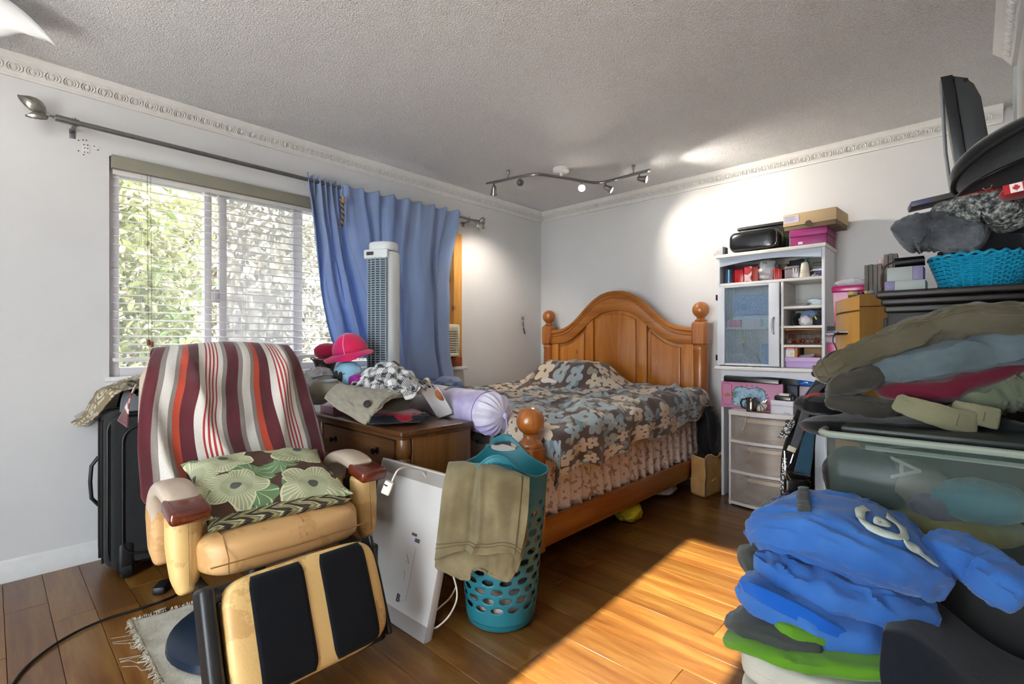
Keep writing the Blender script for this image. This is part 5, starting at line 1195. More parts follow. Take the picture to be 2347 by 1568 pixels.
# ================================================================ white cabinet with hutch
m_cab = plain('white_laminate', '#dde0e6', .4, var=.04); m_cab2 = plain('white_edge', '#e6e4de', .45)
cab = thing('white_cabinet', 'tall white hutch cabinet with a ribbed glass door and open shelves', 'cabinet', (2.25, 3.74, 0))
def Bk(n, m, mb, p=None, **k): return mb.build(n, m, p or cab, world=True, **k)
KX0, KX1, KY0, KY1 = 1.918, 2.582, 3.58, 3.895
Bk('top_board', m_cab2, MB().bb((KX0-.006, KY0-.02, 1.708), (KX1+.008, KY1, 1.732), .004))
for x in (KX0, KX1-.018): Bk('side_panel', m_cab, MB().bb((x, KY0, .942), (x+.018, KY1, 1.708), .002))
Bk('back_panel', plain('cab_back', '#cfcdc6', .6), MB().bb((KX0+.018, KY1-.008, .942), (KX1-.018, KY1, 1.708)))
xs = np.linspace(KX0+.018, KX1-.018, 25); Bk('valance', plain('valance_blue', '#b9c4d3', .4), MB().prism([(x, 1.708) for x in xs]+[(x, 1.645+.028*math.sin(PI*(x-xs[0])/(xs[-1]-xs[0]))) for x in xs[::-1]], .016, Matrix(((1, 0, 0, 0), (0, 0, -1, KY0+.012), (0, 1, 0, 0), (0, 0, 0, 1))), .002))
Bk('shelf', m_cab2, MB().bb((KX0+.018, KY0+.004, 1.510), (KX1-.018, KY1-.01, 1.528), .002))
Bk('divider', m_cab2, MB().bb((2.330, KY0+.006, .942), (2.346, KY1-.01, 1.509), .002))
for z in (1.345, 1.217, 1.093): Bk('shelf', m_cab2, MB().bb((2.347, KY0+.004, z-.016), (KX1-.019, KY1-.01, z), .002))
Bk('inner_shelf', m_cab2, MB().bb((KX0+.019, KY0+.05, 1.20), (2.329, KY1-.01, 1.216), .002))
Bk('counter', m_cab2, MB().bb((KX0-.012, KY0-.03, .915), (KX1+.014, KY1, .941), .006, 3))
for x in (KX0+.002, KX1-.02): Bk('leg_panel', m_cab, MB().bb((x, KY0+.07, 0), (x+.018, KY1, .914), .002))
xs = np.linspace(KX0+.021, KX1-.021, 25); Bk('apron', m_cab, MB().prism([(x, .914) for x in xs]+[(x, .852+.022*math.sin(PI*(x-xs[0])/(xs[-1]-xs[0]))) for x in xs[::-1]], .016, Matrix(((1, 0, 0, 0), (0, 0, -1, KY0+.03), (0, 1, 0, 0), (0, 0, 0, 1))), .002))
Bk('rear_brace', m_cab, MB().bb((KX0+.021, KY1-.016, .25), (KX1-.021, KY1, .55), .002))
dr = Bk('door', m_cab, MB().bb((1.928, KY0-.02, .948), (1.976, KY0-.001, 1.506), .003).bb((2.262, KY0-.02, .948), (2.326, KY0-.001, 1.506), .003).bb((1.9765, KY0-.02, .948), (2.2615, KY0-.001, .962), .003).bb((1.9765, KY0-.02, 1.492), (2.2615, KY0-.001, 1.506), .003))
t = NT('ribbed_glass', .18); t.col(lin('#b4cfe4')); t.set('Alpha', .22); t.set('Specular IOR Level', .8); x_ = t.sep(t.co())[0]; t.bump(t.ma('SINE', t.ma('MULTIPLY', x_, 900.0)), .8, .004); m_rib = t.m
gl = MB(); gl.bb((1.9765, KY0-.012, .962), (2.2615, KY0-.009, 1.492)); gl = Bk('pane', m_rib, gl, dr)
rb = MB()
for k in range(44): x = 1.98+k*.0064; rb.tube([(x, KY0-.0135, .963), (x, KY0-.0135, 1.491)], .0016, 4)
t = NT('glass_rib', .15); t.col(lin('#c2d6e4')); t.set('Alpha', .30); Bk('ribs', t.m, rb, gl, kind='stuff')
Bk('handle', plain('silver_handle', '#a9b4bd', .3, .6), MB().tube([(2.294, KY0-.02, 1.275), (2.292, KY0-.04, 1.265), (2.290, KY0-.05, 1.22), (2.292, KY0-.04, 1.175), (2.294, KY0-.02, 1.165)], .006, 8), dr)
for z in (1.43, 1.0): Bk('hinge', m_dark, MB().bb((1.912, KY0-.016, z-.02), (1.920, KY0+.01, z+.02), .002), dr)
def item(name, lab, cat, mat, x0, x1, z0, z1, y0, y1, bev=.003, group=None):
    o = MB().bb((x0, y0, z0), (x1, y1, z1), bev).build(name, mat); return tag(o, lab, cat, group)
S1 = 1.5285
# things behind the glass
item('blue_towel', 'folded pale blue towel behind the ribbed glass', 'towel', fabric('sky_towel', '#c4e2f4'), 1.99, 2.30, 1.2165, 1.30, 3.66, 3.86, .02)
item('blue_stack', 'bright blue folded cloth at the top behind the ribbed glass', 'cloth', fabric('blue_stack', '#4f9be0'), 1.985, 2.30, 1.301, 1.455, 3.67, 3.86, .025)
item('maroon_box', 'maroon box on the middle shelf behind the glass', 'box', plain('maroon_box', '#c0306c', .5), 1.98, 2.07, 1.2165, 1.268, 3.60, 3.655, .003)
item('pale_carton', 'small white carton beside the maroon box behind the glass', 'carton', plain('pale_carton', '#c9cdd6', .5), 2.08, 2.20, 1.2165, 1.272, 3.60, 3.65, .003)
item('blue_crate', 'blue box in the lower right behind the glass', 'box', plain('blue_crate', '#5a9cd0', .5), 2.20, 2.32, .9425, 1.10, 3.62, 3.86, .004)
item('grey_crate', 'grey tray in the lower left behind the glass', 'tray', plain('grey_crate', '#8b8f92', .5), 1.95, 2.10, .9425, 1.02, 3.62, 3.86, .004)
du = thing('feather_duster', 'duster with lime green handle behind the glass', 'duster', (2.10, 3.62, .943))
MB().tube([(2.055, 3.612, 1.19), (2.075, 3.612, 1.13), (2.085, 3.612, 1.105)], .014, 10, flat=.6).build('handle', plain('lime_plastic', '#b5d648', .4), du, world=True)
MB().tube([(2.085, 3.612, 1.105), (2.12, 3.615, 1.03), (2.16, 3.625, .945)], [.012, .03, .045], 12).build('fibres', fabric('duster_fibre', '#8f8a84'), du, world=True)
# top compartment
o = MB().lathe([(.001, 0), (.034, 0), (.035, .003), (.035, .085), (.036, .087), (.036, .098), (.001, .099)], 28, Matrix.Translation((1.985, 3.63, S1))).build('blue_tin', plain('steel_blue_tin', '#3c5872', .3, .4)); tag(o, 'steel blue round tin at the left of the top shelf', 'tin')
gb = thing('red_gift_bag', 'glossy red gift bag beside the blue tin', 'gift bag', (2.057, 3.625, S1))
MB().bb((2.03, 3.60, S1), (2.09, 3.65, S1+.092), .002).build('bag', plain('gloss_red', '#b3121f', .25), gb, world=True)
MB().tube([(2.032, 3.598, S1+.09), (2.024, 3.592, S1+.05), (2.026, 3.592, S1+.012), (2.01, 3.592, S1+.004)], .0018, 6).build('cord', plain('gloss_red', ''), gb, world=True)
t = NT('red_white_print', .5); v = t.co('Object', (60, 60, 60)); w_ = t.ma('GREATER_THAN', t.ma('ABSOLUTE', t.ma('ADD', t.ma('SINE', t.sep(v)[0]), t.ma('SINE', t.sep(v)[2]))), .7); t.col(t.mix(w_, lin('#e3c7c4'), lin('#b8242e'))); m_rw = t.m
o = MB().bb((2.098, 3.592, S1), (2.146, 3.66, S1+.105), .002).bb((2.1465, 3.60, S1), (2.185, 3.66, S1+.10), .002, mi=1).build('patterned_box', [m_rw, plain('brick_red_side', '#a83e34', .5)]); tag(o, 'red and white patterned box on the top shelf', 'box')
item('plum_box', 'dark plum box at the back of the top shelf', 'box', plain('plum_box', '#4c1c33', .5), 1.95, 2.16, S1, 1.66, 3.70, 3.88)
pb = thing('bagged_bundle', 'bundle wrapped in a crumpled clear plastic bag on the top shelf', 'plastic bag', (2.235, 3.66, S1))
lump('film', m_film, (2.232, 3.655, S1+.068), (.058, .06, .066), .2, pb, amp=.018, fr=22, seed=6, n=48, m=28)
lump('contents', fabric('pink_cloth', '#c9a0a0'), (2.235, 3.66, S1+.05), (.042, .045, .046), .4, pb, amp=.008, fr=20, seed=2)
for k in range(4): item('red_booklet', ('leftmost thin red booklet beside the plastic bag', 'second thin booklet from the plastic bag, darker red', 'third thin booklet from the plastic bag, bright red', 'rightmost thin red booklet beside the grey case')[k], 'booklet', plain('booklet_%d' % (k % 2), ('#c02a22', '#8e1620')[k % 2], .35), 2.283+k*.0125, 2.294+k*.0125, S1, S1+.078-.004*k, 3.60, 3.67, .001, 'thin red booklets on the top shelf')
item('kraft_packet', 'brown packet behind the red booklets', 'packet', plain('brown_packet', '#7d6248', .7), 2.27, 2.335, S1, 1.645, 3.72, 3.86)
item('black_carton', 'black carton at the back of the top shelf', 'carton', plain('black_carton', '#14161c', .5), 2.345, 2.43, S1, 1.665, 3.73, 3.88)
gt = thing('grey_case', 'clear grey plastic case with two white clips on the top shelf', 'case', (2.392, 3.63, S1))
MB().bb((2.347, 3.60, S1), (2.436, 3.68, S1+.083), .008, 3).build('shell', plain('grey_clear_case', '#857d82', .2), gt, world=True)
MB().bb((2.346, 3.598, S1+.062), (2.437, 3.682, S1+.068), .002).build('lid_line', plain('case_seam', '#5e585e', .4), gt, world=True)
for x in (2.398, 2.414): MB().bb((x, 3.594, S1+.035), (x+.007, 3.60, S1+.066), .002).build('clip', plain('clip_white', '#e8e8ec', .3), gt, world=True)
bo_ = thing('pump_bottle', 'white pump bottle with green cap on the top shelf', 'bottle', (2.463, 3.615, S1))
MB().lathe([(.001, 0), (.029, 0), (.031, .004), (.026, .05), (.022, .09), (.018, .098), (.001, .1)], 28, Matrix.Translation((2.463, 3.615, S1))).build('body', plain('pearl_bottle', '#d3cdbc', .3), bo_, world=True)
MB().lathe([(.0275, .030), (.0282, .032), (.0275, .034)], 28, Matrix.Translation((2.463, 3.615, S1))).lathe([(.0262, .044), (.027, .045), (.0262, .046)], 28, Matrix.Translation((2.463, 3.615, S1))).build('print_band', plain('band_green', '#4a5a50', .4), bo_, world=True)
MB().lathe([(.010, .098), (.011, .104), (.010, .112), (.004, .113), (.004, .126), (.001, .127)], 16, Matrix.Translation((2.468, 3.615, S1))).box((2.478, 3.612, S1+.122), (.026, .008, .006), .002).build('cap', plain('bottle_green', '#1c6a50', .4), bo_, world=True)
o = MB().lathe([(.001, -.008), (.05, -.008), (.054, 0), (.05, .008), (.001, .008)], 28, frame((2.525, 3.79, S1+.058), (.1, -1, .25))).build('round_speaker', plain('dark_disc', '#1b1c1c', .6)); tag(o, 'round black speaker leaning at the back of the top shelf', 'speaker')
for k, (c, h_) in enumerate((('#3a3a3e', .022), ('#4d3a86', .016), ('#cfcfd6', .014), ('#59604c', .02), ('#2a3230', .022))):
    z0 = S1+sum((.022, .016, .014, .02, .022)[:k])+.0002*k; item('small_box', ('grey box at the bottom of the small stack on the top shelf', 'purple box second from the bottom of the small stack', 'white box in the middle of the small stack', 'olive patterned box second from the top of the small stack', 'black box topping the small stack at the shelf end')[k], 'box', plain('small_box_%d' % k, c, .5), 2.505+.004*(k % 2), 2.56, z0, z0+h_, 3.62, 3.70, .002, 'small boxes stacked on the top shelf')
for k, ang in enumerate((-35, -50, 20)):
    o = MB().tube([(2.50, 3.60+.006*k, S1+.006+.03*(k == 0)), (2.50+.04*math.cos(R(ang)), 3.60+.006*k, S1+.012+.03*(k == 0)+.02*math.sin(R(-ang))*.5)], .0025, 6).build('white_stick', plain('stick_white', '#dcd8cc', .5)); tag(o, ('upper thin white stick behind the pump bottle', 'lower left thin white stick by the pump bottle', 'lower crossing white stick by the pump bottle')[k], 'stick', 'white sticks by the pump bottle')
# right bays
for k in range(3): item('magazine', ('bottom maroon magazine lying on the upper right shelf', 'middle grey magazine lying on the upper right shelf', 'top brown magazine lying on the upper right shelf')[k], 'magazine', plain('magazine_%d' % k, ('#6a3440', '#8e8e96', '#54504e')[k], .4), 2.352+.008*k, 2.46+.02*k, 1.3452+.005*k, 1.3498+.005*k, 3.60, 3.80, .001, 'magazines on the upper right shelf')
o = MB().lathe([(.001, 0), (.036, 0), (.042, .008), (.043, .026), (.046, .028), (.046, .034), (.03, .046), (.001, .048)], 28, Matrix.Translation((2.512, 3.66, 1.3452))).build('round_case', plain('ice_blue_case', '#c2d3d8', .35)); tag(o, 'pale ice blue round case on the upper right shelf', 'case')
o = MB().lathe([(.001, .05), (.03, .046), (.052, .03), (.06, 0), (.063, -.004), (.056, -.004), (.05, .02), (.001, .042)], 28, Matrix.Translation((2.475, 3.70, 1.265)) @ rotm(R(50), 0, 0)).build('soft_hat', fabric('powder_blue', '#7f9cc4')); tag(o, 'powder blue soft hat among the clutter of the middle shelf', 'hat')
o = lump('black_pouch', fabric('black_pouch', '#17171a'), (2.405, 3.74, 1.262), (.045, .06, .042), .2, None, amp=.008, fr=18, seed=3); tag(o, 'black pouch at the left of the middle shelf', 'pouch')
o = lump('white_wrap', plain('white_wrap', '#d4d4d8', .3), (2.465, 3.63, 1.247), (.034, .03, .028), .2, None, amp=.012, fr=30, seed=5); tag(o, 'crumpled white wrapping on the middle shelf', 'wrapping')
item('magenta_card', 'small magenta card leaning on the powder blue hat', 'card', plain('magenta_card', '#c0187a', .4), 2.455, 2.485, 1.262, 1.285, 3.615, 3.62, .001)
o = MB().tube([(2.518, 3.62, 1.277), (2.528, 3.62, 1.255)], .004, 8).build('yellow_pen', plain('yellow_pen', '#d8d84a', .4)); tag(o, 'short yellow pen on the middle shelf', 'pen')
o = lump('dark_bag', fabric('grey_black_bag', '#34343a'), (2.53, 3.68, 1.255), (.034, .05, .037), .1, None, amp=.008, fr=20, seed=9); tag(o, 'grey black bag at the right of the middle shelf', 'bag')
m_wick = plain('brown_wicker', '#5c3418', .6, var=.3, vscale=60)
wk = thing('wicker_tray', 'brown wicker tray basket of wrapped sweets on the third shelf', 'basket', (2.455, 3.70, 1.0935))
mb = MB()
for k in range(26):
    x = 2.355+k*.008; mb.tube([(x, 3.592, 1.097), (x, 3.590, 1.19)], .0016, 5)
mb.build('uprights', m_wick, wk, world=True, kind='stuff')
for z in (1.097, 1.125, 1.165, 1.178, 1.192): MB().tube([(2.352, 3.60, z), (2.352, 3.589, z), (2.557, 3.589, z), (2.557, 3.60, z), (2.557, 3.86, z), (2.352, 3.86, z)], .004 if z > 1.19 or z < 1.1 else .0022, 6, closed=True).build('weave_band', m_wick if z < 1.19 else plain('tan_rim', '#a8763c', .5), wk, world=True)
MB().bb((2.356, 3.60, 1.0945), (2.553, 3.855, 1.099)).build('tray_floor', m_wick, wk, world=True)
sp = random.Random(2)
for k in range(7):
    c = ('#d6cfc6', '#a83440', '#c89a4a', '#8c2030', '#cfc4bc')[k % 5]; x = 2.375+.026*k
    o = lump('wrapped_sweet', plain('foil_%d' % (k % 5), c, .2, .3), (x, 3.614+.004*(k % 2), 1.118), (.014, .012, .014), k*.7, None, amp=.006, fr=40, seed=k, n=20, m=12); tag(o, ('silver', 'red', 'gold', 'maroon', 'white', 'second silver', 'second red')[k]+' foil wrapped sweet in the wicker tray', 'sweet', 'wrapped sweets in the wicker tray')
lb = thing('lilac_shoebox', 'lilac shoebox on the bottom right shelf', 'shoebox', (2.455, 3.72, .942))
MB().bb((2.356, 3.60, .9422), (2.55, 3.86, .988), .002).build('box', plain('lilac_card', '#bd9fd0', .5), lb, world=True); MB().bb((2.352, 3.595, .984), (2.554, 3.864, 1.012), .002).build('lid', plain('lilac_lid', '#cdaedb', .5), lb, world=True)
pc = thing('medicine_carton', 'small white carton with a red band reading playtex', 'carton', (2.382, 3.625, 1.0125))
MB().bb((2.354, 3.605, 1.0125), (2.408, 3.65, 1.062), .001).build('carton', plain('carton_white', '#dcdce0', .5), pc, world=True); MB().bb((2.3535, 3.6045, 1.062), (2.4085, 3.6505, 1.0745), .001).build('red_band', plain('carton_red', '#cc3322', .4), pc, world=True)
text('playtex', .0125, Matrix.Translation((2.380, 3.604, 1.0682)) @ rotm(R(90), 0, 0), plain('print_white', '#f2f0ee', .5), 'printed_name', pc)
MB().bb((2.4095, 3.606, 1.013), (2.422, 3.65, 1.074), .001).build('orange_side', plain('carton_orange', '#d0822c', .5), pc, world=True); MB().bb((2.38, 3.6040, 1.025), (2.398, 3.6048, 1.040)).build('yellow_mark', plain('mark_yellow', '#d8c84a', .5), pc, world=True)
item('kraft_carton', 'kraft carton standing behind the paper on the bottom shelf', 'carton', plain('kraft_carton', '#a9865a', .7), 2.43, 2.55, 1.0125, 1.072, 3.74, 3.85)
o = MB().box((2.47, 3.64, 1.022), (.085, .05, .0015), rot=(R(18), R(-8), 0)).build('paper_sheet', plain('paper_lilac', '#d8cfe0', .6)); tag(o, 'loose printed paper on the lilac shoebox', 'paper')
# on top of the cabinet
TZ = 1.7325
m_gloss = plain('black_leather', '#15171b', .28, var=.3, bump=.15, bscale=90)
cb1 = thing('camera_bag', 'glossy black leather pouch bag on top of the white cabinet', 'bag', (2.16, 3.66, TZ))
mb = MB(); P = blob((2.155, 3.665, TZ+.078), (.168, .095, .078), None, n=60, m=28, e=3.6, amp=.006, fr=9, seed=3, kind='soft', flat=.02); mb.grid(P, cv=True, capu=True); mb.build('body', m_gloss, cb1, world=True)
MB().tube([(2.155+p[1], 3.585, TZ+.08+p[2]) for p in rrect(0, -.15, .15, -.06, .06, .035)], .003, 6, closed=True).build('zip', plain('zip_dark', '#3a3c40', .4), cb1, world=True)
br_ = thing('black_briefcase', 'black textured briefcase with a front handle behind the leather pouch', 'briefcase', (2.16, 3.82, TZ))
MB().bb((1.995, 3.775, TZ), (2.335, 3.885, TZ+.212), .02, 3).build('case', plain('grained_black', '#1a1b1e', .45, bump=.4, bscale=160), br_, world=True)
MB().bb((1.99, 3.765, TZ+.195), (2.345, 3.89, TZ+.218), .008, 3).build('flap', plain('grained_black', ''), br_, world=True)
MB().tube([(2.075, 3.775, TZ+.172), (2.075, 3.755, TZ+.172), (2.085, 3.752, TZ+.174), (2.205, 3.752, TZ+.178), (2.215, 3.755, TZ+.178), (2.215, 3.775, TZ+.178)], .006, 8).build('handle', plain('handle_grey', '#54565a', .3), br_, world=True)
item('green_book', 'pale green book standing beside the kraft shoebox', 'book', plain('mint_book', '#9ec48e', .6), 2.350, 2.372, TZ, TZ+.185, 3.70, 3.86)
mbx = thing('magenta_shoebox', 'magenta shoebox on top of the white cabinet', 'shoebox', (2.48, 3.74, TZ))
MB().bb((2.383, 3.60, TZ), (2.585, 3.86, TZ+.068), .002).build('box', plain('magenta_card_box', '#8c0f62', .45), mbx, world=True); MB().bb((2.378, 3.595, TZ+.064), (2.59, 3.865, TZ+.108), .002).build('lid', plain('magenta_lid', '#95166a', .45), mbx, world=True)
MB().bb((2.428, 3.5992, TZ+.012), (2.454, 3.5998, TZ+.028)).build('price_label', plain('label_white', '#d0c8d8', .5), mbx, world=True)
kbx = thing('kraft_shoebox', 'kraft brown shoebox with paper label on the magenta one', 'shoebox', (2.50, 3.72, TZ+.109))
Mk_ = Matrix.Translation((2.50, 3.72, TZ+.1095)) @ rotm(R(0), 0, R(-4))
MB().bb((-.145, -.13, 0), (.148, .13, .04), .002, M=Mk_).build('box', plain('kraft_box_dark', '#6d5a40', .7), kbx, world=True); MB().bb((-.150, -.135, .028), (.153, .135, .105), .002, M=Mk_).build('lid', plain('kraft_lid', '#b9a079', .7), kbx, world=True)
MB().bb((-.145, -.1362, .048), (-.055, -.1352, .095), M=Mk_).build('paper_label', plain('label_white', ''), kbx, world=True)
for k in range(4): MB().bb((-.14, -.1370, .086-.009*k), (-.075-.01*(k % 2), -.1364, .089-.009*k), M=Mk_).build('label_line', plain('label_ink', '#8a8a90', .6), kbx, world=True)
MB().lathe([(.001, 0), (.02, 0), (.02, .002), (.001, .002)], 20, Mk_ @ Matrix.Translation((0, -.1345, .028)) @ rotm(R(90), 0, 0)).build('notch_shade_disc', plain('notch_shadow', '#4a3c2c', .8), kbx, world=True)  # flat dark disc: shade inside the notch put into its colour
tb = thing('white_timer', 'small white device with the digit 1 at the cabinet top left corner', 'device', (1.925, 3.60, TZ))
MB().bb((1.895, 3.565, TZ), (1.962, 3.63, TZ+.058), .003).build('case', plain('device_white', '#d8d6d2', .45), tb, world=True); MB().bb((1.963, 3.57, TZ), (1.975, 3.63, TZ+.054), .002).build('grey_side', plain('device_grey', '#6a6a6c', .5), tb, world=True)
text('1', .022, Matrix.Translation((1.928, 3.5645, TZ+.022)) @ rotm(R(90), 0, 0), plain('label_ink', ''), 'printed_digit', tb)
# ---- plastic drawer tower
t = NT('clear_drawer', .25); t.col(lin('#b9aca0')); t.set('Alpha', .42); m_clr = t.m
m_dw = plain('drawer_white', '#d9d3cd', .4)
dt = thing('drawer_tower', 'three-tier clear plastic drawer tower in front of the cabinet', 'drawer unit', (2.24, 3.64, 0))
def Bd(n, m, mb, p=None, **k): return mb.build(n, m, p or dt, world=True, **k)
DX0, DX1 = 2.035, 2.455
def bowed(y, z0, z1, bow, th, x0=DX0, x1=DX1, n=14):
    xs = np.linspace(x0, x1, n); f = lambda x: y-bow*math.sin(PI*(x-x0)/(x1-x0))
    return MB().prism([(x, f(x)) for x in xs]+[(x, f(x)+th) for x in xs[::-1]], z1-z0, Matrix.Translation((0, 0, z0)))
Bd('top', m_dw, bowed(3.47, .618, .648, .035, .42))
for z in (.43, .225, .012): Bd('frame_bar', m_dw, bowed(3.472, z, z+.018, .032, .41))
for x in (DX0, DX1-.014):
    for y in (3.475, 3.86): Bd('upright', m_dw, MB().bb((x, y, 0), (x+.014, y+.014, .618), .003))
for z0, z1 in ((.449, .612), (.244, .424), (.031, .219)):
    d_ = Bd('drawer', m_clr, bowed(3.476, z0, z1, .03, .003, DX0+.016, DX1-.016).bb((DX0+.016, 3.485, z0), (DX0+.019, 3.855, z1)).bb((DX1-.019, 3.485, z0), (DX1-.016, 3.855, z1)).bb((DX0+.016, 3.485, z0), (DX1-.016, 3.855, z0+.003)))
    Bd('lip', plain('drawer_lip', '#b5a490', .4), bowed(3.470, z1-.036, z1-.012, .03, .006, DX0+.06, DX1-.02), d_)
for k, (z, c, lab) in enumerate(((.449, '#b49c8c', 'beige clothes in the top clear drawer'), (.244, '#8a6a48', 'tan and brown clutter in the middle clear drawer'), (.031, '#9a8674', 'taupe clothes in the bottom clear drawer'))):
    o = lump('drawer_contents', fabric('drawer_stuff_%d' % k, c, hex2=('#d8cabc', '#4a3a2c', '#5a4a3e')[k]), (2.25, 3.64, z+.052), (.15, .13, .045), .3*k, None, amp=.02, fr=15, seed=k*2+1, flat=.1); tag(o, lab, 'clothes')
# things on the drawer tower
pk = thing('pink_toy_box', 'long pink cardboard box with a gold crown above the drawers', 'box', (2.13, 3.72, .65))
m_pkb = plain('pink_card', '#c983a6', .5)
MB().bb((1.945, 3.575, .6495), (2.345, 3.63, .832), .003).build('box', m_pkb, pk, world=True)
fy = 3.5745
t = NT('picture_print', .5); v = t.co(); n_ = t.noise(v, 22.0, 4.0); t.col(t.ramp(n_, [(.35, '#4a7a58'), (.46, '#7fa8c4'), (.55, '#a9c6d8'), (.66, '#7a94b8')])); m_pic = t.m
pic = [(2.03, .675), (2.045, .666), (2.20, .664), (2.235, .676), (2.245, .72), (2.232, .785), (2.20, .80), (2.14, .79), (2.08, .803), (2.045, .795), (2.028, .76)]
MB().prism(pic, .001, Matrix(((1, 0, 0, 0), (0, 0, -1, fy), (0, 1, 0, 0), (0, 0, 0, 1)))).build('picture_panel', m_pic, pk, world=True)
MB().tube([(x, fy-.001, z) for x, z in pic], .0022, 5, closed=True).build('picture_border', plain('picture_edge', '#3a6a5a', .6), pk, world=True)
MB().tube([(x, fy-.0008, z) for x, z in ((1.955, .68), (1.962, .672), (2.012, .668), (2.02, .676), (2.02, .81), (2.012, .818), (1.962, .82), (1.955, .812))], .0012, 5, closed=True).build('panel_line', plain('panel_rose', '#8a3a5c', .6), pk, world=True)
MB().prism([(1.970, .728), (2.004, .728), (2.009, .748), (1.999, .739), (1.994, .754), (1.987, .742), (1.980, .754), (1.975, .739), (1.965, .748)], .0012, Matrix(((1, 0, 0, 0), (0, 0, -1, fy), (0, 1, 0, 0), (0, 0, 0, 1)))).build('crown_emblem', plain('gold_print', '#9a6a2c', .5), pk, world=True)
fl = random.Random(3)
for k in range(22):
    a = k/22*2*PI; x, z = 2.137+.118*math.cos(a), .735+.076*math.sin(a); MB().ell((x, fy-.0006, z), (.006, .0008, .006), n=8, m=4).build('flower_dot', plain('dot_%d' % (k % 3), ('#b8485e', '#3f6d8f', '#4a8a5c')[k % 3], .5), pk, world=True)
o = MB().box((2.15, 3.585, .852), (.36, .06, .036), .008, 3, rot=(0, R(1.5), 0)).build('sound_bar', plain('bar_black', '#101114', .35)); tag(o, 'long black bar speaker lying on the pink box', 'speaker')
item('navy_box', 'navy box with white trim beside the black bar', 'box', plain('navy_card', '#1c2740', .5), 2.365, 2.425, .6495, .825, 3.60, 3.68)
o = lump('blue_wrapper', plain('blue_film', '#2468c4', .2), (2.475, 3.64, .845), (.05, .03, .02), .2, None, amp=.012, fr=30, seed=4); tag(o, 'bright blue plastic wrapper beside the navy box', 'wrapper')
item('wrapper_stand', 'pale pink packet below the blue wrapper', 'packet', plain('pale_packet', '#b8a4b0', .4), 2.43, 2.52, .66, .822, 3.62, 3.66)
phb = thing('phone_box', 'white phone box reading iPhone on the drawer tower', 'box', (2.37, 3.50, .6485))
MB().bb((2.30, 3.472, .6485), (2.43, 3.55, .70), .002).build('base', plain('phone_box_base', '#d2d2da', .4), phb, world=True); MB().bb((2.299, 3.471, .7005), (2.431, 3.551, .735), .002).build('lid', plain('phone_box_lid', '#dcdce6', .4), phb, world=True)
text('iPhone', .014, Matrix.Translation((2.395, 3.4715, .658)) @ rotm(R(90), 0, 0), plain('label_ink', ''), 'printed_name', phb)
wl = thing('black_wallet', 'black wallet with a white card on the phone box', 'wallet', (2.36, 3.51, .7355))
MB().bb((2.318, 3.475, .7355), (2.42, 3.55, .765), .008, 3).build('wallet', plain('wallet_black', '#121214', .3), wl, world=True); MB().bb((2.345, 3.48, .7655), (2.405, 3.53, .779), .003).build('card_pack', plain('cream_pack', '#d6d2bc', .5), wl, world=True)
mg = thing('steel_mug', 'steel mug with black handle on the drawer tower', 'mug', (2.175, 3.485, .6485))
MB().lathe([(.001, .004), (.028, .004), (.030, .0), (.031, .006), (.034, .088), (.0355, .09), (.033, .09), (.029, .01), (.001, .01)], 28, Matrix.Translation((2.178, 3.485, .6485))).build('cup', plain('mug_steel', '#8a8886', .22, .9), mg, world=True)
MB().tube([(2.148, 3.48, .73), (2.122, 3.475, .725), (2.113, 3.475, .70), (2.122, 3.475, .672), (2.147, 3.48, .665)], .006, 8).build('handle', plain('mug_black', '#15171a', .4), mg, world=True)
MB().lathe([(.0315, .0), (.0335, .002), (.0335, .014), (.0318, .016)], 28, Matrix.Translation((2.178, 3.485, .649))).build('base_ring', plain('mug_black', ''), mg, world=True)
ad = thing('charger_tangle', 'white charger plug with tangled cables beside the mug', 'charger', (2.245, 3.475, .6485))
MB().box((2.247, 3.475, .685), (.045, .035, .055), .006, 2, rot=(R(15), R(30), R(20))).build('plug', m_cw, ad, world=True)
for k in (-1, 1): MB().box((2.262+.008*k, 3.47, .722+.004*k), (.004, .01, .022), rot=(R(15), R(30), R(20))).build('prong', plain('prong_metal', '#a8a8a8', .3, .9), ad, world=True)
MB().tube([tuple(p) for p in spline([(2.17, 3.45, .70), (2.21, 3.44, .735), (2.245, 3.44, .71), (2.27, 3.44, .67), (2.22, 3.435, .655), (2.17, 3.435, .665), (2.15, 3.445, .70), (2.19, 3.44, .74), (2.24, 3.445, .70), (2.25, 3.44, .66)], 70)], .0022, 6).build('cable', plain('cable_grey', '#3a3c40', .5), ad, world=True)
MB().tube([tuple(p) for p in spline([(2.16, 3.435, .66), (2.165, 3.425, .62), (2.155, 3.428, .57), (2.14, 3.43, .535), (2.142, 3.43, .525)], 24)], .0014, 6).build('hanging_wire', m_cw, ad, world=True)
item('red_card', 'red patterned card under the charger', 'card', plain('red_card', '#8a2432', .5), 2.21, 2.298, .6485, .652, 3.452, 3.50, .001)
# ---- pink things between cabinet and tan box
bt = item('black_stand', 'black upright stand carrying the pink container', 'stand', plain('stand_black', '#1c1a1e', .5), 2.655, 2.86, 0, 1.2, 3.24, 3.45, .004)
pp = thing('pink_container', 'magenta plastic container in clear wrap right of the cabinet', 'container', (2.745, 3.30, 1.2005))
MB().lathe([(.085, .0), (.09, .004), (.098, .17), (.098, .18)], 4, Matrix.Translation((2.752, 3.345, 1.2005)) @ rotm(0, 0, R(45)) @ Matrix.Diagonal((1.05, 1.05, 1.05, 1))).build('tub', plain('magenta_tub', '#b01560', .25), pp, world=True)
MB().bb((2.672, 3.265, 1.39), (2.832, 3.425, 1.425), .008, 3).build('lid', plain('magenta_lid_gloss', '#b81e6c', .2), pp, world=True)
lump('clear_wrap', m_film, (2.755, 3.34, 1.445), (.075, .07, .02), .1, pp, amp=.012, fr=24, seed=4)
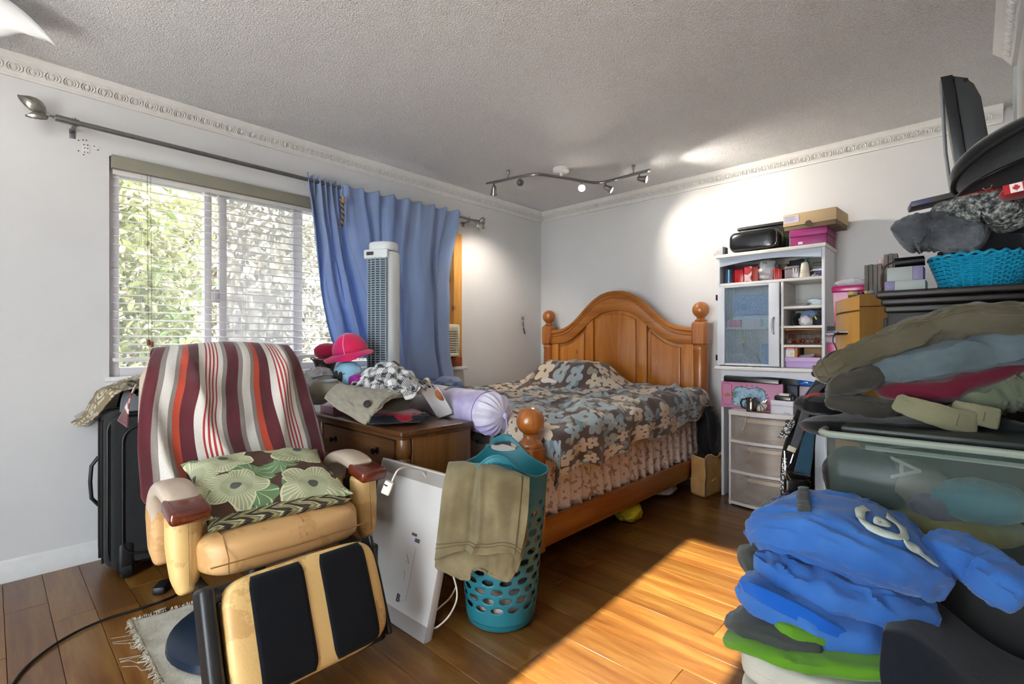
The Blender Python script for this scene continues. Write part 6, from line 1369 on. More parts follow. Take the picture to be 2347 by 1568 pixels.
pg = thing('pink_case', 'pink case with white flowers and a grey clasp below the container', 'case', (2.68, 3.20, 1.0))
MB().bb((2.668, 3.17, .96), (2.74, 3.235, 1.165), .014, 3).build('case', plain('rose_case', '#b0386c', .35), pg, world=True); MB().bb((2.662, 3.162, 1.105), (2.735, 3.172, 1.138), .004).build('clasp', plain('clasp_grey', '#8e8c92', .35), pg, world=True)
for x, z in ((2.70, 1.05), (2.70, 1.155), (2.712, 1.07)): MB().ell((x, 3.169, z), (.008, .001, .008), n=10, m=4).build('flower_mark', plain('mark_white', '#e0c8d4', .5), pg, world=True)
item('rose_stand', 'dark stand below the pink flowered case', 'stand', plain('stand_black', ''), 2.672, 2.745, 0, .9595, 3.175, 3.235, .003)
# ================================================================ right-hand side
m_esp = wood('espresso_wood', '#100b09', '#18110e', '#221813', 'X', 9, .5, coat=.05)
ds = thing('dark_dresser', 'tall dark espresso dresser with moulded top by the right wall', 'dresser', (3.21, 2.40, 0))
def Bq(n, m, mb, p=None, **k): return mb.build(n, m, p or ds, world=True, **k)
Bq('top', m_esp, MB().bb((3.024, 1.985, 1.252), (3.392, 2.86, 1.275), .008, 3))
Bq('upper_moulding', m_esp, MB().bb((3.036, 2.0, 1.228), (3.392, 2.85, 1.252), .008, 3)); Bq('lower_moulding', m_esp, MB().bb((3.044, 2.012, 1.205), (3.392, 2.845, 1.228), .006, 3))
Bq('carcass', m_esp, MB().bb((3.052, 2.025, .06), (3.390, 2.84, 1.205), .004)); Bq('plinth', m_esp, MB().bb((3.04, 2.01, 0), (3.392, 2.85, .06), .006))
for k in range(4): d_ = Bq('drawer', m_esp, MB().bb((3.036, 2.06, .09+.28*k), (3.052, 2.80, .35+.28*k), .006)); Bq('knob', m_brass, MB().ell((3.028, 2.43, .22+.28*k), (.012, .012, .012), n=12, m=8), d_)
DT = 1.2755
# tan cabinet with chrome handle
tn = thing('tan_cabinet', 'tall tan cabinet with a chrome pull handle beside the dark dresser', 'cabinet', (2.88, 2.66, 0))
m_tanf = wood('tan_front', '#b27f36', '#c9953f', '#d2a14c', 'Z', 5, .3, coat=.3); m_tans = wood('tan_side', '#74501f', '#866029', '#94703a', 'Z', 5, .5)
tl_, tr_, tk, tb_ = (2.775, 2.80), (2.918, 2.455), (3.018, 2.497), (2.875, 2.845)
def quad(z0, z1, g=0.0):
    c = Vector(((tl_[0]+tk[0])/2, (tl_[1]+tk[1])/2)); return [tuple(c+(Vector(p)-c)*(1+g)) for p in (tl_, tr_, tk, tb_)]
mb = MB(); mb.prism(quad(0, 0), 1.255, Matrix.Translation((0, 0, 0)), .004); mb.build('body', m_tans, tn, world=True)
mb = MB(); mb.prism(quad(0, 0, .03), .05, Matrix.Translation((0, 0, 1.256)), .004); mb.build('lid', m_tans, tn, world=True)
dv2 = Vector((tr_[0]-tl_[0], tr_[1]-tl_[1])).normalized(); nv2 = Vector((dv2.y, -dv2.x)); nv2 = nv2 if nv2.y < 0 or nv2.x < 0 else -nv2
if nv2.x > 0: nv2 = -nv2
def bowf(z0, z1, bow, th, name):
    pts = []; n = 13
    for i in range(n): q = i/(n-1); p = Vector(tl_).lerp(Vector(tr_), q)+nv2*(bow*math.sin(PI*q)+.002); pts.append((p.x, p.y))
    pts2 = []
    for i in range(n): q = 1-i/(n-1); p = Vector(tl_).lerp(Vector(tr_), q)+nv2*.001; pts2.append((p.x, p.y))
    return MB().prism(pts+pts2, z1-z0, Matrix.Translation((0, 0, z0))).build(name, m_tanf, tn, world=True)
df = bowf(.02, 1.235, .018, .01, 'door'); bowf(1.243, 1.30, .02, .01, 'lid_front')
hq = Vector(tl_).lerp(Vector(tr_), .52); h3 = Vector((hq.x, hq.y, 1.15)); n3 = Vector((nv2.x, nv2.y, 0)); d3 = Vector((dv2.x, dv2.y, 0))
MB().tube([h3+d3*.06+n3*.015, h3+d3*.06+n3*.055, h3-d3*.07+n3*.06, h3-d3*.07+n3*.018], .013, 8, flat=.8).build('handle', plain('chrome', '#c8ccd0', .12, 1.0), df, world=True)
dish = thing('snack_dish', 'small dish of wrapped snacks on the tan cabinet', 'dish', (2.88, 2.66, 1.307))
MB().bb((2.85, 2.62, 1.307), (2.95, 2.72, 1.318), .003).build('dish', plain('dish_brown', '#5a4632', .5), dish, world=True)
for k in range(5): lump('snack', plain('snack_%d' % (k % 3), ('#c9b25a', '#8a8e94', '#5c2a20')[k % 3], .4), (2.862+.018*k, 2.632+.01*(k % 2), 1.326), (.014, .012, .008), k*.5, dish, amp=.003, fr=40, n=16, m=10)
hk = thing('coat_hanger', 'dark coat hanger with a wire hook in front of the tan cabinet', 'hanger', (2.906,2.07,1.061))
MB().tube([tuple(p) for p in spline([(2.902,2.108,1.144), (2.893,2.085,1.134), (2.891,2.07,1.112), (2.899,2.078,1.092), (2.905,2.069,1.066)], 24)], .0024, 6).build('hook', plain('hook_wire', '#5a5a62', .3, .8), hk, world=True)
MB().tube([tuple(p) for p in spline([(2.868,1.911,1.0), (2.884,2.009,1.048), (2.897,2.062,1.066), (2.921,2.071,1.063), (2.958,2.023,1.038), (3.003,1.956,1.015)], 20)], .012, 8).build('shoulder', plain('hanger_navy', '#141a30', .35), hk, world=True)
# on the dresser
m_wea = wood('weathered_board', '#4c4844', '#6b655e', '#8a837a', 'Z', 14, .8)
def slats(name, lab, x0, x1, y, z0, z1, n):
    r_ = thing(name, lab, 'crate', ((x0+x1)/2, y, z0)); w = (x1-x0)/n
    for k in range(n): MB().bb((x0+w*k+.0008, y, z0), (x0+w*(k+1)-.0008, y+.014, z1+.002*(k % 2)), .002).build('slat', m_wea, r_, world=True)
    MB().bb((x0, y+.014, z0), (x1, y+.03, z1-.005), .002).build('back', m_wea, r_, world=True)
slats('slatted_box', 'weathered grey slatted box standing left of the dresser top', 2.873, 2.942, 2.90, 1.3005, 1.481, 4)
slats('slatted_box', 'taller weathered slatted box behind the first one', 2.944, 2.998, 2.94, 1.3005, 1.53, 3)
item('tall_black_box', 'tall black box behind the tan cabinet under the slatted boxes', 'box', plain('stand_black', ''), 2.865, 3.018, 0, 1.30, 2.88, 3.06, .004)
o = MB().lathe([(.001, 0), (.016, 0), (.018, .03), (.016, .05), (.001, .052)], 16, Matrix.Translation((2.93, 3.0, 1.3005)) @ Matrix.Diagonal((1, 1, 4.3, 1))).build('pink_ceramic', plain('pale_pink_ceramic', '#d8c0bc', .4)); tag(o, 'pale pink ceramic figure behind the slatted boxes', 'figurine')
m_gbx = plain('grey_card', '#8e9592', .5); m_pbx = plain('violet_card', '#6d6488', .5)
def duobox(lab, x0, x1, y0, y1, z0, z1, s, left_violet):
    r_ = thing('perfume_box', lab, 'box', ((x0+x1)/2, (y0+y1)/2, z0)); xm = x0+(x1-x0)*s
    MB().bb((x0, y0, z0), (xm, y1, z1), .001).build('body', m_pbx if left_violet else m_gbx, r_, world=True); MB().bb((xm+.0002, y0, z0), (x1, y1, z1), .001).build('band', m_gbx if left_violet else m_pbx, r_, world=True)
duobox('lower flat grey and violet box on the dresser top', 3.045, 3.148, 2.02, 2.12, DT, 1.307, .25, True)
duobox('upper grey and violet box stacked on the flat one', 3.050, 3.142, 2.03, 2.12, 1.3075, 1.353, .72, False)
cmr = thing('black_binoculars', 'black binoculars lying on the upper grey box', 'binoculars', (3.10, 2.09, 1.3535))
for k in (0, 1): MB().cyl((3.066, 2.075+.03*k, 1.372), (3.142, 2.08+.03*k, 1.376), .0175, .014, 16).build('barrel', plain('bino_black', '#0e0f11', .35), cmr, world=True)
MB().tube([tuple(p) for p in spline([(3.068, 2.05, 1.375), (3.045, 2.04, 1.36), (3.036, 2.03, 1.33), (3.036, 2.02, 1.30), (3.04, 2.012, 1.285)], 24)], .003, 6).build('strap', plain('strap_tan', '#3a2c20', .6), cmr, world=True)
# blue wicker basket
m_bwick = plain('blue_wicker', '#1790b4', .35, var=.15, vscale=40)
bw = thing('blue_basket', 'turquoise woven wicker basket on the dark dresser', 'basket', (3.275, 2.15, DT))
bcx, bcy = 3.272, 2.145
def brad(q): return .088+.028*q
for k in range(15):
    q = k/14; z = DT+.006+.088*q; pts = []
    for i in range(112):
        a = 2*PI*i/112; r_ = brad(q)+.0032*math.sin(a*28+PI*(k % 2)); pts.append((bcx+r_*1.02*math.cos(a), bcy+r_*math.sin(a), z+.0012*math.cos(a*28)))
    MB().tube(pts, .0034, 6, closed=True).build('weave_row', m_bwick, bw, world=True)
st_ = MB()
for i in range(28):
    a = 2*PI*(i+.25)/28; st_.tube([(bcx+brad(q)*1.02*math.cos(a), bcy+brad(q)*math.sin(a), DT+.004+.092*q) for q in (0, .5, 1)], .0026, 5)
st_.build('stakes', m_bwick, bw, world=True, kind='stuff')
MB().tube([(bcx+(brad(1.02)+.004*math.cos(a*22))*1.02*math.cos(a), bcy+(brad(1.02)+.004*math.cos(a*22))*math.sin(a), DT+.102+.004*math.sin(a*22)) for a in [2*PI*i/132 for i in range(132)]], .0052, 6, closed=True).build('braided_rim', m_bwick, bw, world=True)
MB().lathe([(.001, 0), (.088, 0), (.088, .006), (.001, .006)], 32, Matrix.Translation((bcx, bcy, DT))).build('basket_floor', m_bwick, bw, world=True)
o = lump('dark_wool', fabric('dark_wool', '#15161a'), (3.285, 2.145, 1.405), (.092, .085, .055), .2, None, amp=.012, fr=14, seed=8); tag(o, 'black woollen heap filling the blue basket', 'wool cap')
# scarf, knit, hats
t = NT('grey_fur', .95); t.set('Sheen Weight', .25); v = t.co(); t.col(t.ramp(t.noise(v, 11, 4), [(.35, '#2b2f35'), (.55, '#4c5258'), (.7, '#6a6e73')])); t.bump(t.noise(v, 330, 3), .7, .006); m_fur = t.m
t = NT('tweed_knit', .95); v = t.co(); n_ = t.noise(v, 70, 3, .7); t.col(t.ramp(n_, [(.38, '#24282b'), (.5, '#5c615f'), (.62, '#a3a6a2')])); t.bump(t.voro(v, 85).outputs['Distance'], .9, .008); m_tweed = t.m
sf = MB(); P = slab([(3.081,2.056,1.437), (3.112,2.058,1.456), (3.166,2.067,1.463), (3.228,2.057,1.438), (3.288,2.045,1.415)], [.05, .065, .065, .06, .045], [.036, .050, .054, .046, .030], side=(.3, 1, 0), amp=.018, seed=2, fu=9, fv=4.5, nu=56, nv=56); sf.grid(P, cv=True, capu=True); o = sf.build('fur_scarf', m_fur); tag(o, 'grey fluffy scarf draped above the blue basket', 'scarf')
sf = MB(); P = slab([(3.155,2.071,1.513), (3.207,2.079,1.519), (3.267,2.066,1.511), (3.318,2.046,1.498), (3.333,2.018,1.448)], [.06, .07, .075, .07, .05], [.022, .034, .045, .05, .035], side=(.2, 1, 0), amp=.006, seed=5, fu=16); sf.grid(P, cv=True, capu=True); o = sf.build('tweed_sweater', m_tweed); tag(o, 'grey tweed knit lying over the fluffy scarf', 'knit')
lump('black_heap', fabric('black_heap', '#0f1013'), (3.33, 2.22, 1.475), (.062, .14, .10), .1, None, amp=.015, fr=12, seed=3); tag(bpy.data.objects['black_heap'], 'black clothes heap behind the tweed knit', 'clothes')
o = MB().box((3.152,2.37,1.623), (.14, .10, .02), .003, rot=(0, R(-8), R(10))).build('blue_game_box', plain('royal_blue_card', '#2c3a72', .45, hex2='#57504a', vscale=14)); tag(o, 'flat blue printed box under the red woven hat', 'box')
t = NT('red_straw', .6); v = t.co('Object', (1, 1, 1)); t.col(t.mix(t.ma('GREATER_THAN', t.ma('SINE', t.ma('MULTIPLY', t.sep(v)[0], 520.0)), 0.0), lin('#b81c26'), lin('#d8462c'))); m_rst = t.m
o = MB().lathe([(.001, .018), (.05, .017), (.085, .009), (.098, 0), (.096, -.003), (.084, .005), (.001, .012)], 40, Matrix.Translation((3.272,2.154,1.564)) @ rotm(R(4), R(-4), 0)).build('red_hat', m_rst); tag(o, 'red woven straw hat under the black hats', 'hat')
m_felt = fabric('black_felt', '#17191b', bscale=200, bump=.5, sheen=.5)
bh = thing('black_hat', 'large black felt hat tilted on top of the pile', 'hat', (3.319,2.253,1.619))
hc2 = Vector((3.343,2.138,1.685)); Mh = Matrix.Translation(hc2) @ rotm(R(-12), R(-27), 0)
mb = MB(); mb.grid(blob((0, 0, 0), (.155, .15, .052), None, n=64, m=30, e=2.2, amp=.004, fr=7, seed=2, kind='soft'), cv=True, capu=True, M=Mh); mb.build('crown', m_felt, bh, world=True)
MB().tube([Mh @ Vector((.157*math.cos(a), .152*math.sin(a), -.016)) for a in [2*PI*k/60 for k in range(60)]], .006, 8, closed=True).build('band', plain('felt_edge', '#0e0f10', .8), bh, world=True)
bh2 = thing('flat_hat', 'flat black cap with a metal buckle beneath the felt hat', 'hat', (3.319,2.225,1.592))
hc3 = Vector((3.351,2.173,1.611)); Mh2 = Matrix.Translation(hc3) @ rotm(R(-10), R(-20), 0)
mb = MB(); mb.grid(blob((0, 0, 0), (.15, .13, .022), None, n=56, m=24, e=2.2, amp=.003, fr=9, seed=4, kind='soft'), cv=True, capu=True, M=Mh2); mb.build('cloth', fabric('black_satin', '#101114', rough=.35), bh2, world=True)
qb = Vector((3.278,2.022,1.566)); MB().tube([qb, qb+Vector((.006, 0, -.006)), qb+Vector((.018, 0, -.004)), qb+Vector((.02, 0, .006))], .0016, 6).build('buckle', plain('chrome', ''), bh2, world=True)
fc = thing('flag_hat', 'red cap with a Canadian flag patch at the right edge', 'cap', (3.348,2.005,1.537))
lump('crown', fabric('red_cap_cloth', '#9a1422'), (3.365,1.966,1.534), (.055, .05, .02), .1, fc, tilt=(0, R(-14)), amp=.002, fr=9)
pf = Vector((3.34,1.84,1.513)); Mp = Matrix.Translation(pf) @ rotm(R(90), R(-8), R(4)) 
MB().bb((-.024, -.012, 0), (.024, .012, .0008), M=Mp).build('patch_white', plain('patch_white', '#e2dcd8', .7), fc, world=True)
for s_ in (-1, 1): MB().bb((s_*.018-.006, -.012, .0009), (s_*.018+.006, .012, .0014), M=Mp).build('patch_bar', plain('patch_red', '#b4141e', .7), fc, world=True)
lf = [(0, .0095), (.0017, .006), (.004, .0072), (.0035, .003), (.0072, .004), (.006, .0008), (.008, -.0008), (.0035, -.004), (.0038, -.0055), (.0006, -.005), (.0006, -.009), (-.0006, -.009), (-.0006, -.005), (-.0038, -.0055), (-.0035, -.004), (-.008, -.0008), (-.006, .0008), (-.0072, .004), (-.0035, .003), (-.004, .0072), (-.0017, .006)]
MB().prism(lf, .0006, Mp @ Matrix.Translation((0, 0, .0009))).build('maple_leaf', plain('patch_red', ''), fc, world=True)
# television seen from its edge
tv = thing('television', 'black flat television leaning edge-on at the top of the pile', 'television', (3.24, 2.5, 1.60))
y0 = 2.27; MT = Matrix(((1, 0, 0, 0), (0, 0, 1, y0), (0, 1, 0, 0), (0, 0, 0, 1)))
fA, fB, fC, fD = (3.174,2.27,2.034), (3.228,2.27,1.618), (3.206,2.27,2.031), (3.255,2.27,1.608)
MB().prism([(fA[0], fA[2]), (fC[0], fC[2]), (fD[0], fD[2]), (fB[0], fB[2])], .42, MT, .003).build('bezel', plain('tv_black', '#15181d', .35), tv, world=True)
MB().bb((0, 0, 0), (.001, .001, .001)) 
bk_ = [(3.205,2.29,2.033), (3.238,2.29,2.015), (3.259,2.29,1.987), (3.277,2.29,1.936), (3.285,2.29,1.875), (3.296,2.29,1.787), (3.308,2.29,1.696), (3.32,2.29,1.599), (3.255,2.29,1.613)]
MB().prism([(p[0], p[2]) for p in bk_], .38, Matrix(((1, 0, 0, 0), (0, 0, 1, 2.285), (0, 1, 0, 0), (0, 0, 0, 1))), .004).build('back_shell', plain('tv_grey', '#2b2d2e', .55, var=.15), tv, world=True)
q = (3.239,2.284,2.004); MB().lathe([(.001, 0), (.007, 0), (.007, .002), (.001, .002)], 16, frame((q[0], 2.284, q[2]), (0, -1, 0))).build('screw_hole', plain('hole_black', '#050505', .8), tv, world=True)
MB().tube([(3.176,2.29,2.028), (3.182,2.3,1.883), (3.187,2.3,1.771), (3.202,2.29,1.631)], .0055, 8).build('stand_leg', plain('tv_chrome', '#9aa0a6', .25, .8), tv, world=True)
lump('tv_rest', fabric('black_heap', ''), (3.25, 2.50, 1.515), (.075, .16, .085), .0, None, amp=.008, fr=10, seed=6, e=3.0); tag(bpy.data.objects['tv_rest'], 'dark folded blanket the television leans on', 'blanket')
item('storage_crate', 'dark crate on the dresser under the hats', 'crate', plain('crate_dark', '#16171a', .6), 3.165, 3.385, DT, 1.428, 2.30, 2.62, .004)
# ---- clear bin with dark lid, on a dark crate
t = NT('clear_bin', .2); t.col(lin('#6f7f76')); t.set('Alpha', .20); m_bin = t.m
cbn = thing('clear_storage_bin', 'large clear storage bin holding clothes by the right wall', 'storage bin', (3.17, 1.72, .60))
BX0, BX1, BY0, BY1, BZ0_, BZ1_ = 2.965, 3.385, 1.505, 1.93, .602, .868
mb = MB(); rr_ = [(.012, BZ0_), (.0, BZ1_)]
def rect(z, g):
    out = []; r_ = .035
    for cx_, cy_, a0 in ((BX1-g-r_, BY1-g-r_, 0), (BX0+g+r_, BY1-g-r_, 90), (BX0+g+r_, BY0+g+r_, 180), (BX1-g-r_, BY0+g+r_, 270)):
        for k in range(6): a = R(a0+90*k/5); out.append((cx_+r_*math.cos(a), cy_+r_*math.sin(a), z))
    return out
mb.grid([rect(BZ0_, .02), rect((BZ0_+BZ1_)/2, .01), rect(BZ1_, 0)], cv=True); mb.f.append(tuple(range(24))); mb.mi.append(0); mb.build('tub', m_bin, cbn, world=True, thick=.003)
MB().tube(rect(BZ1_, -.004), .009, 8, closed=True).build('rim', plain('bin_rim', '#8c958a', .25), cbn, world=True)
MB().bb((BX0+.04, BY0+.02, BZ1_+.006), (BX1-.005, BY1, BZ1_+.022), .006).build('lid', plain('bin_lid', '#1d2422', .45), cbn, world=True)
text('A', .085, Matrix.Translation((3.135, BY0+.016, .80)) @ rotm(R(90), R(90), 0), plain('bin_letter', '#6f7a72', .6), 'raised_letter', cbn)
MB().bb((3.06, BY0+.005, .838), (3.38, BY0+.0075, .848)).build('moulded_line', plain('bin_letter', ''), cbn, world=True)
for lab, c, cc, rd, sd in (('teal cloth inside the clear bin', '#2a6f80', (3.27, 1.64, .725), (.09, .07, .045), 1), ('gold and olive patterned cloth at the bottom of the clear bin', '#7d7434', (3.20, 1.68, .645), (.16, .13, .036), 2), ('black cloth inside the left of the clear bin', '#141a1c', (3.035, 1.66, .72), (.045, .10, .09), 3), ('taupe cloth inside the clear bin beside the black one', '#6a6258', (3.13, 1.66, .735), (.05, .08, .055), 4), ('mauve cloth between the teal and gold cloth in the bin', '#5d5470', (3.19, 1.63, .695), (.06, .05, .03), 5)):
    o = lump('binned_cloth', fabric('bin_cloth_%d' % sd, c, hex2='#a8a04e' if sd == 2 else None), cc, rd, sd*.4, None, amp=.012, fr=18, seed=sd); tag(o, lab, 'cloth')
item('dark_crate', 'dark lower crate carrying the clear storage bin', 'crate', plain('crate_dark', ''), 2.985, 3.385, .0, .6005, 1.50, 1.92, .006)
# ---- pile of trousers on the bin
def pile(name, lab, cat, mat, path, hw, ht, **k):
    o = cloth_slab(name, mat, path, hw, ht, None, side=k.pop('side', (.1, 1, 0)), **k); return tag(o, lab, cat)
m_oli = fabric('olive_brown_twill', '#5c5748', bscale=260, hex2='#4c4839'); m_sage = fabric('sage_twill', '#656b59', hex2='#525948'); m_steelb = fabric('grey_blue_cotton', '#5d6b70', hex2='#4c595e')
m_maro = fabric('maroon_jersey', '#5c1528'); m_blkj = fabric('black_jersey', '#0e0f12'); m_dko = fabric('dark_olive', '#3d3a33'); m_crm = fabric('pale_khaki_hem', '#7c7a60')
pile('black_sweatpants', 'black sweatpants at the bottom of the trouser pile', 'trousers', m_blkj, [(2.901,1.75,0.86), (2.981,1.688,0.868), (3.07,1.716,0.862), (3.188,1.773,0.869), (3.342,1.862,0.877)], [.06, .10, .12, .12, .10], [.012, .03, .036, .036, .03], amp=.008, seed=1)
pile('black_red_jacket', 'black jacket with red piping beside the clear bin rim', 'jacket', m_blkj, [(2.861,1.849,0.913), (2.894,1.826,0.911), (2.962,1.807,0.912), (3.034,1.847,0.908)], [.05, .07, .08, .08], [.012, .03, .036, .034], amp=.008, seed=3)
jk = bpy.data.objects['black_red_jacket']
MB().tube([tuple(p) for p in spline([(2.861,1.788,0.905), (2.874,1.766,0.933), (2.895,1.744,0.947), (2.92,1.726,0.951)], 20)], .0035, 6).build('red_piping', fabric('red_piping', '#a81a2c'), jk, world=True)
MB().tube([tuple(p) for p in spline([(2.868,1.76,0.832), (2.883,1.747,0.856), (2.906,1.727,0.874)], 14)], [.006]*3+[.008]*11, 6).build('red_trim', fabric('red_piping', ''), jk, world=True)
pile('dark_roll', 'dark brown rolled trouser leg in the pile', 'trousers', m_dko, [(2.941,1.705,0.939), (3.0,1.706,0.931), (3.058,1.733,0.921), (3.099,1.771,0.927)], [.05, .06, .06, .05], [.02, .026, .026, .02], amp=.006, seed=5)
pile('sage_shorts', 'sage green folded shorts at the right of the pile', 'shorts', m_sage, [(3.182,1.795,0.914), (3.232,1.8,0.942), (3.291,1.829,0.968), (3.357,1.849,0.994)], [.06, .10, .12, .12], [.026, .04, .045, .042], amp=.02, seed=7, fu=9, fv=5.0, nu=60, nv=56)
pile('maroon_shirt', 'maroon jersey between the green and grey trousers', 'shirt', m_maro, [(3.071,1.8,0.967), (3.132,1.775,0.975), (3.196,1.794,0.982), (3.274,1.827,1.014), (3.35,1.87,1.044)], [.05, .11, .13, .12, .10], [.014, .034, .036, .026, .02], amp=.006, seed=2)
pile('pale_khaki_leg', 'pale khaki trouser leg with stitched hems hanging from the pile', 'trousers', m_crm, [(3.106,1.641,0.952), (3.161,1.61,0.937), (3.218,1.623,0.919), (3.265,1.653,0.908)], [.022, .026, .028, .03], [.004, .0045, .005, .005], side=(.15, .35, 1), amp=.004, seed=4, e=3.5)
pile('khaki_hem', 'second pale khaki hem beside the hanging leg', 'trousers', m_crm, [(3.217,1.663,0.942), (3.257,1.66,0.932), (3.305,1.677,0.92)], [.02, .024, .026], [.004, .0045, .005], side=(.15, .35, 1), amp=.004, seed=6, e=3.5)
for nm, pts in (('pale_khaki_leg', ((3.234,1.604,0.934), (3.228,1.598,0.907))), ('khaki_hem', ((3.279,1.636,0.94), (3.276,1.633,0.919)))):
    MB().tube(list(pts), .0012, 5).build('hem_stitch', m_stitch, bpy.data.objects[nm], world=True)
pile('grey_blue_trousers', 'grey blue cotton trousers under the olive pair', 'trousers', m_steelb, [(3.027,1.773,0.985), (3.083,1.783,1.026), (3.169,1.796,1.05), (3.266,1.832,1.076), (3.365,1.857,1.096)], [.05, .12, .14, .14, .13], [.018, .042, .046, .046, .044], amp=.016, seed=9, nu=60, nv=56, fv=5.0, e=3.0)
pile('olive_trousers', 'olive brown trousers on top of the trouser pile', 'trousers', m_oli, [(2.906,1.727,1.005), (2.962,1.739,1.033), (3.054,1.77,1.082), (3.149,1.805,1.126), (3.249,1.83,1.159), (3.365,1.857,1.164)], [.055, .10, .13, .15, .15, .14], [.016, .026, .034, .040, .040, .036], amp=.018, seed=11, nu=80, nv=64, fu=9, fv=5.0, e=3.0)
pile('olive_cuff', 'dark olive trouser cuff folded below the top pair', 'trousers', m_dko, [(2.954,1.663,0.956), (2.977,1.684,0.978), (3.023,1.727,1.0), (3.073,1.775,1.023)], [.04, .07, .08, .06], [.012, .03, .034, .02], amp=.006, seed=13)
ol = bpy.data.objects['olive_trousers']
P = slab([(2.906,1.727,1.005), (2.962,1.739,1.033), (3.054,1.77,1.082), (3.149,1.805,1.126), (3.249,1.83,1.159), (3.365,1.857,1.164)], [.055, .10, .13, .15, .15, .14], [.016, .026, .034, .040, .040, .036], side=(.1, 1, 0), amp=.018, seed=11, nu=80, nv=64, fu=9, fv=5.0, e=3.0)
for j in (27, 29): MB().tube([tuple(P[i, j]+np.array((0, -.0015, .0015))) for i in range(6, 78)], .0013, 5).build('seam', m_stitch, ol, world=True)
MB().tube([tuple(P[9, j]+np.array((0, -.001, .001))) for j in range(8, 34)], .0013, 5).build('hem_stitch', m_stitch, ol, world=True)
MB().tube([tuple(P[40+k, 26-abs(k-7)//3]+np.array((0, -.001, .002))) for k in range(15)], .0013, 5).build('pocket_stitch', m_stitch, ol, world=True)
# ---- shoulder bag hanging left of the pile
m_strap = fabric('grey_webbing', '#4a4e52', bscale=300); sb_ = thing('shoulder_bag', 'black shoulder bag with grey strap and metal buckle hanging by the drawers', 'bag', (2.777,2.155,0.517))
def ribbon(path, w, n=30, wv=(1, .3, 0)):
    S = spline(path, n); wv = Vector(wv).normalized(); return [[tuple(Vector(p)+wv*(w*s)) for s in (-1, -.5, 0, .5, 1)] for p in S]
mb = MB(); mb.grid(ribbon([(2.895,2.019,0.963), (2.865,2.018,0.955), (2.838,2.02,0.92), (2.813,2.024,0.847), (2.789,2.029,0.764), (2.774,2.029,0.714)], .014)); mb.build('strap', m_strap, sb_, world=True, thick=.003)
mb = MB(); mb.grid(loft([[(2.836,2.155,0.959), (2.872,2.107,0.948)], [(2.777,2.155,0.863), (2.845,2.109,0.857)], [(2.738,2.16,0.756), (2.828,2.121,0.756)], [(2.709,2.16,0.657), (2.821,2.142,0.653)], [(2.706,2.157,0.493), (2.821,2.142,0.513)], [(2.708,2.159,0.215), (2.821,2.142,0.257)], [(2.71,2.161,0.002), (2.814,2.162,0.0)]], 30, 12)); mb.build('body', fabric('bag_black', '#0d0e12'), sb_, world=True, thick=.02)
mb = MB(); mb.grid(loft([[(2.805,2.044,0.788), (2.84,2.049,0.783)], [(2.786,2.04,0.682), (2.831,2.054,0.686)], [(2.772,2.04,0.623), (2.821,2.059,0.617)]], 16, 10)); mb.build('blue_panel', fabric('petrol_panel', '#27465a', sheen=.4), sb_, world=True, thick=.004)
MB().tube([(2.756,1.998,0.636), (2.803,2.028,0.631), (2.826,2.05,0.599), (2.77,2.011,0.604)], .0022, 6, closed=True).build('buckle', plain('chrome', ''), sb_, world=True)
MB().tube([(2.745,2.029,0.703), (2.772,2.04,0.695), (2.764,2.033,0.66), (2.75,2.02,0.634)], .0024, 6, closed=True).build('ring', plain('chrome', ''), sb_, world=True)
mb = MB(); mb.box((2.781,2.049,0.579), (.085, .05, .055), .012, 3, rot=(0, 0, R(20))); mb.build('clasp_block', plain('clasp_black', '#0b0c0e', .25), sb_, world=True)
mb = MB(); mb.box((2.773,2.014,0.717), (.028, .006, .02), .002, rot=(0, R(20), R(20))); mb.build('strap_end', plain('strap_cream', '#b8b298', .6), sb_, world=True)
t = NT('lettered_tape', .7); v = t.co(); t.col(t.mix(t.ma('GREATER_THAN', t.noise(v, 180.0, 2), .53), lin('#101114'), lin('#c8c8c6'))); m_ltape = t.m
mb = MB(); mb.grid(ribbon([(2.757,2.082,0.815), (2.74,2.079,0.775), (2.725,2.079,0.744)], .016, 12)); mb.build('lettered_tape', m_ltape, sb_, world=True, thick=.003)
mb = MB(); mb.grid(ribbon([(2.741,2.052,0.672), (2.737,2.049,0.606), (2.734,2.046,0.541)], .008, 12)); mb.build('side_webbing', m_ltape, sb_, world=True, thick=.003)
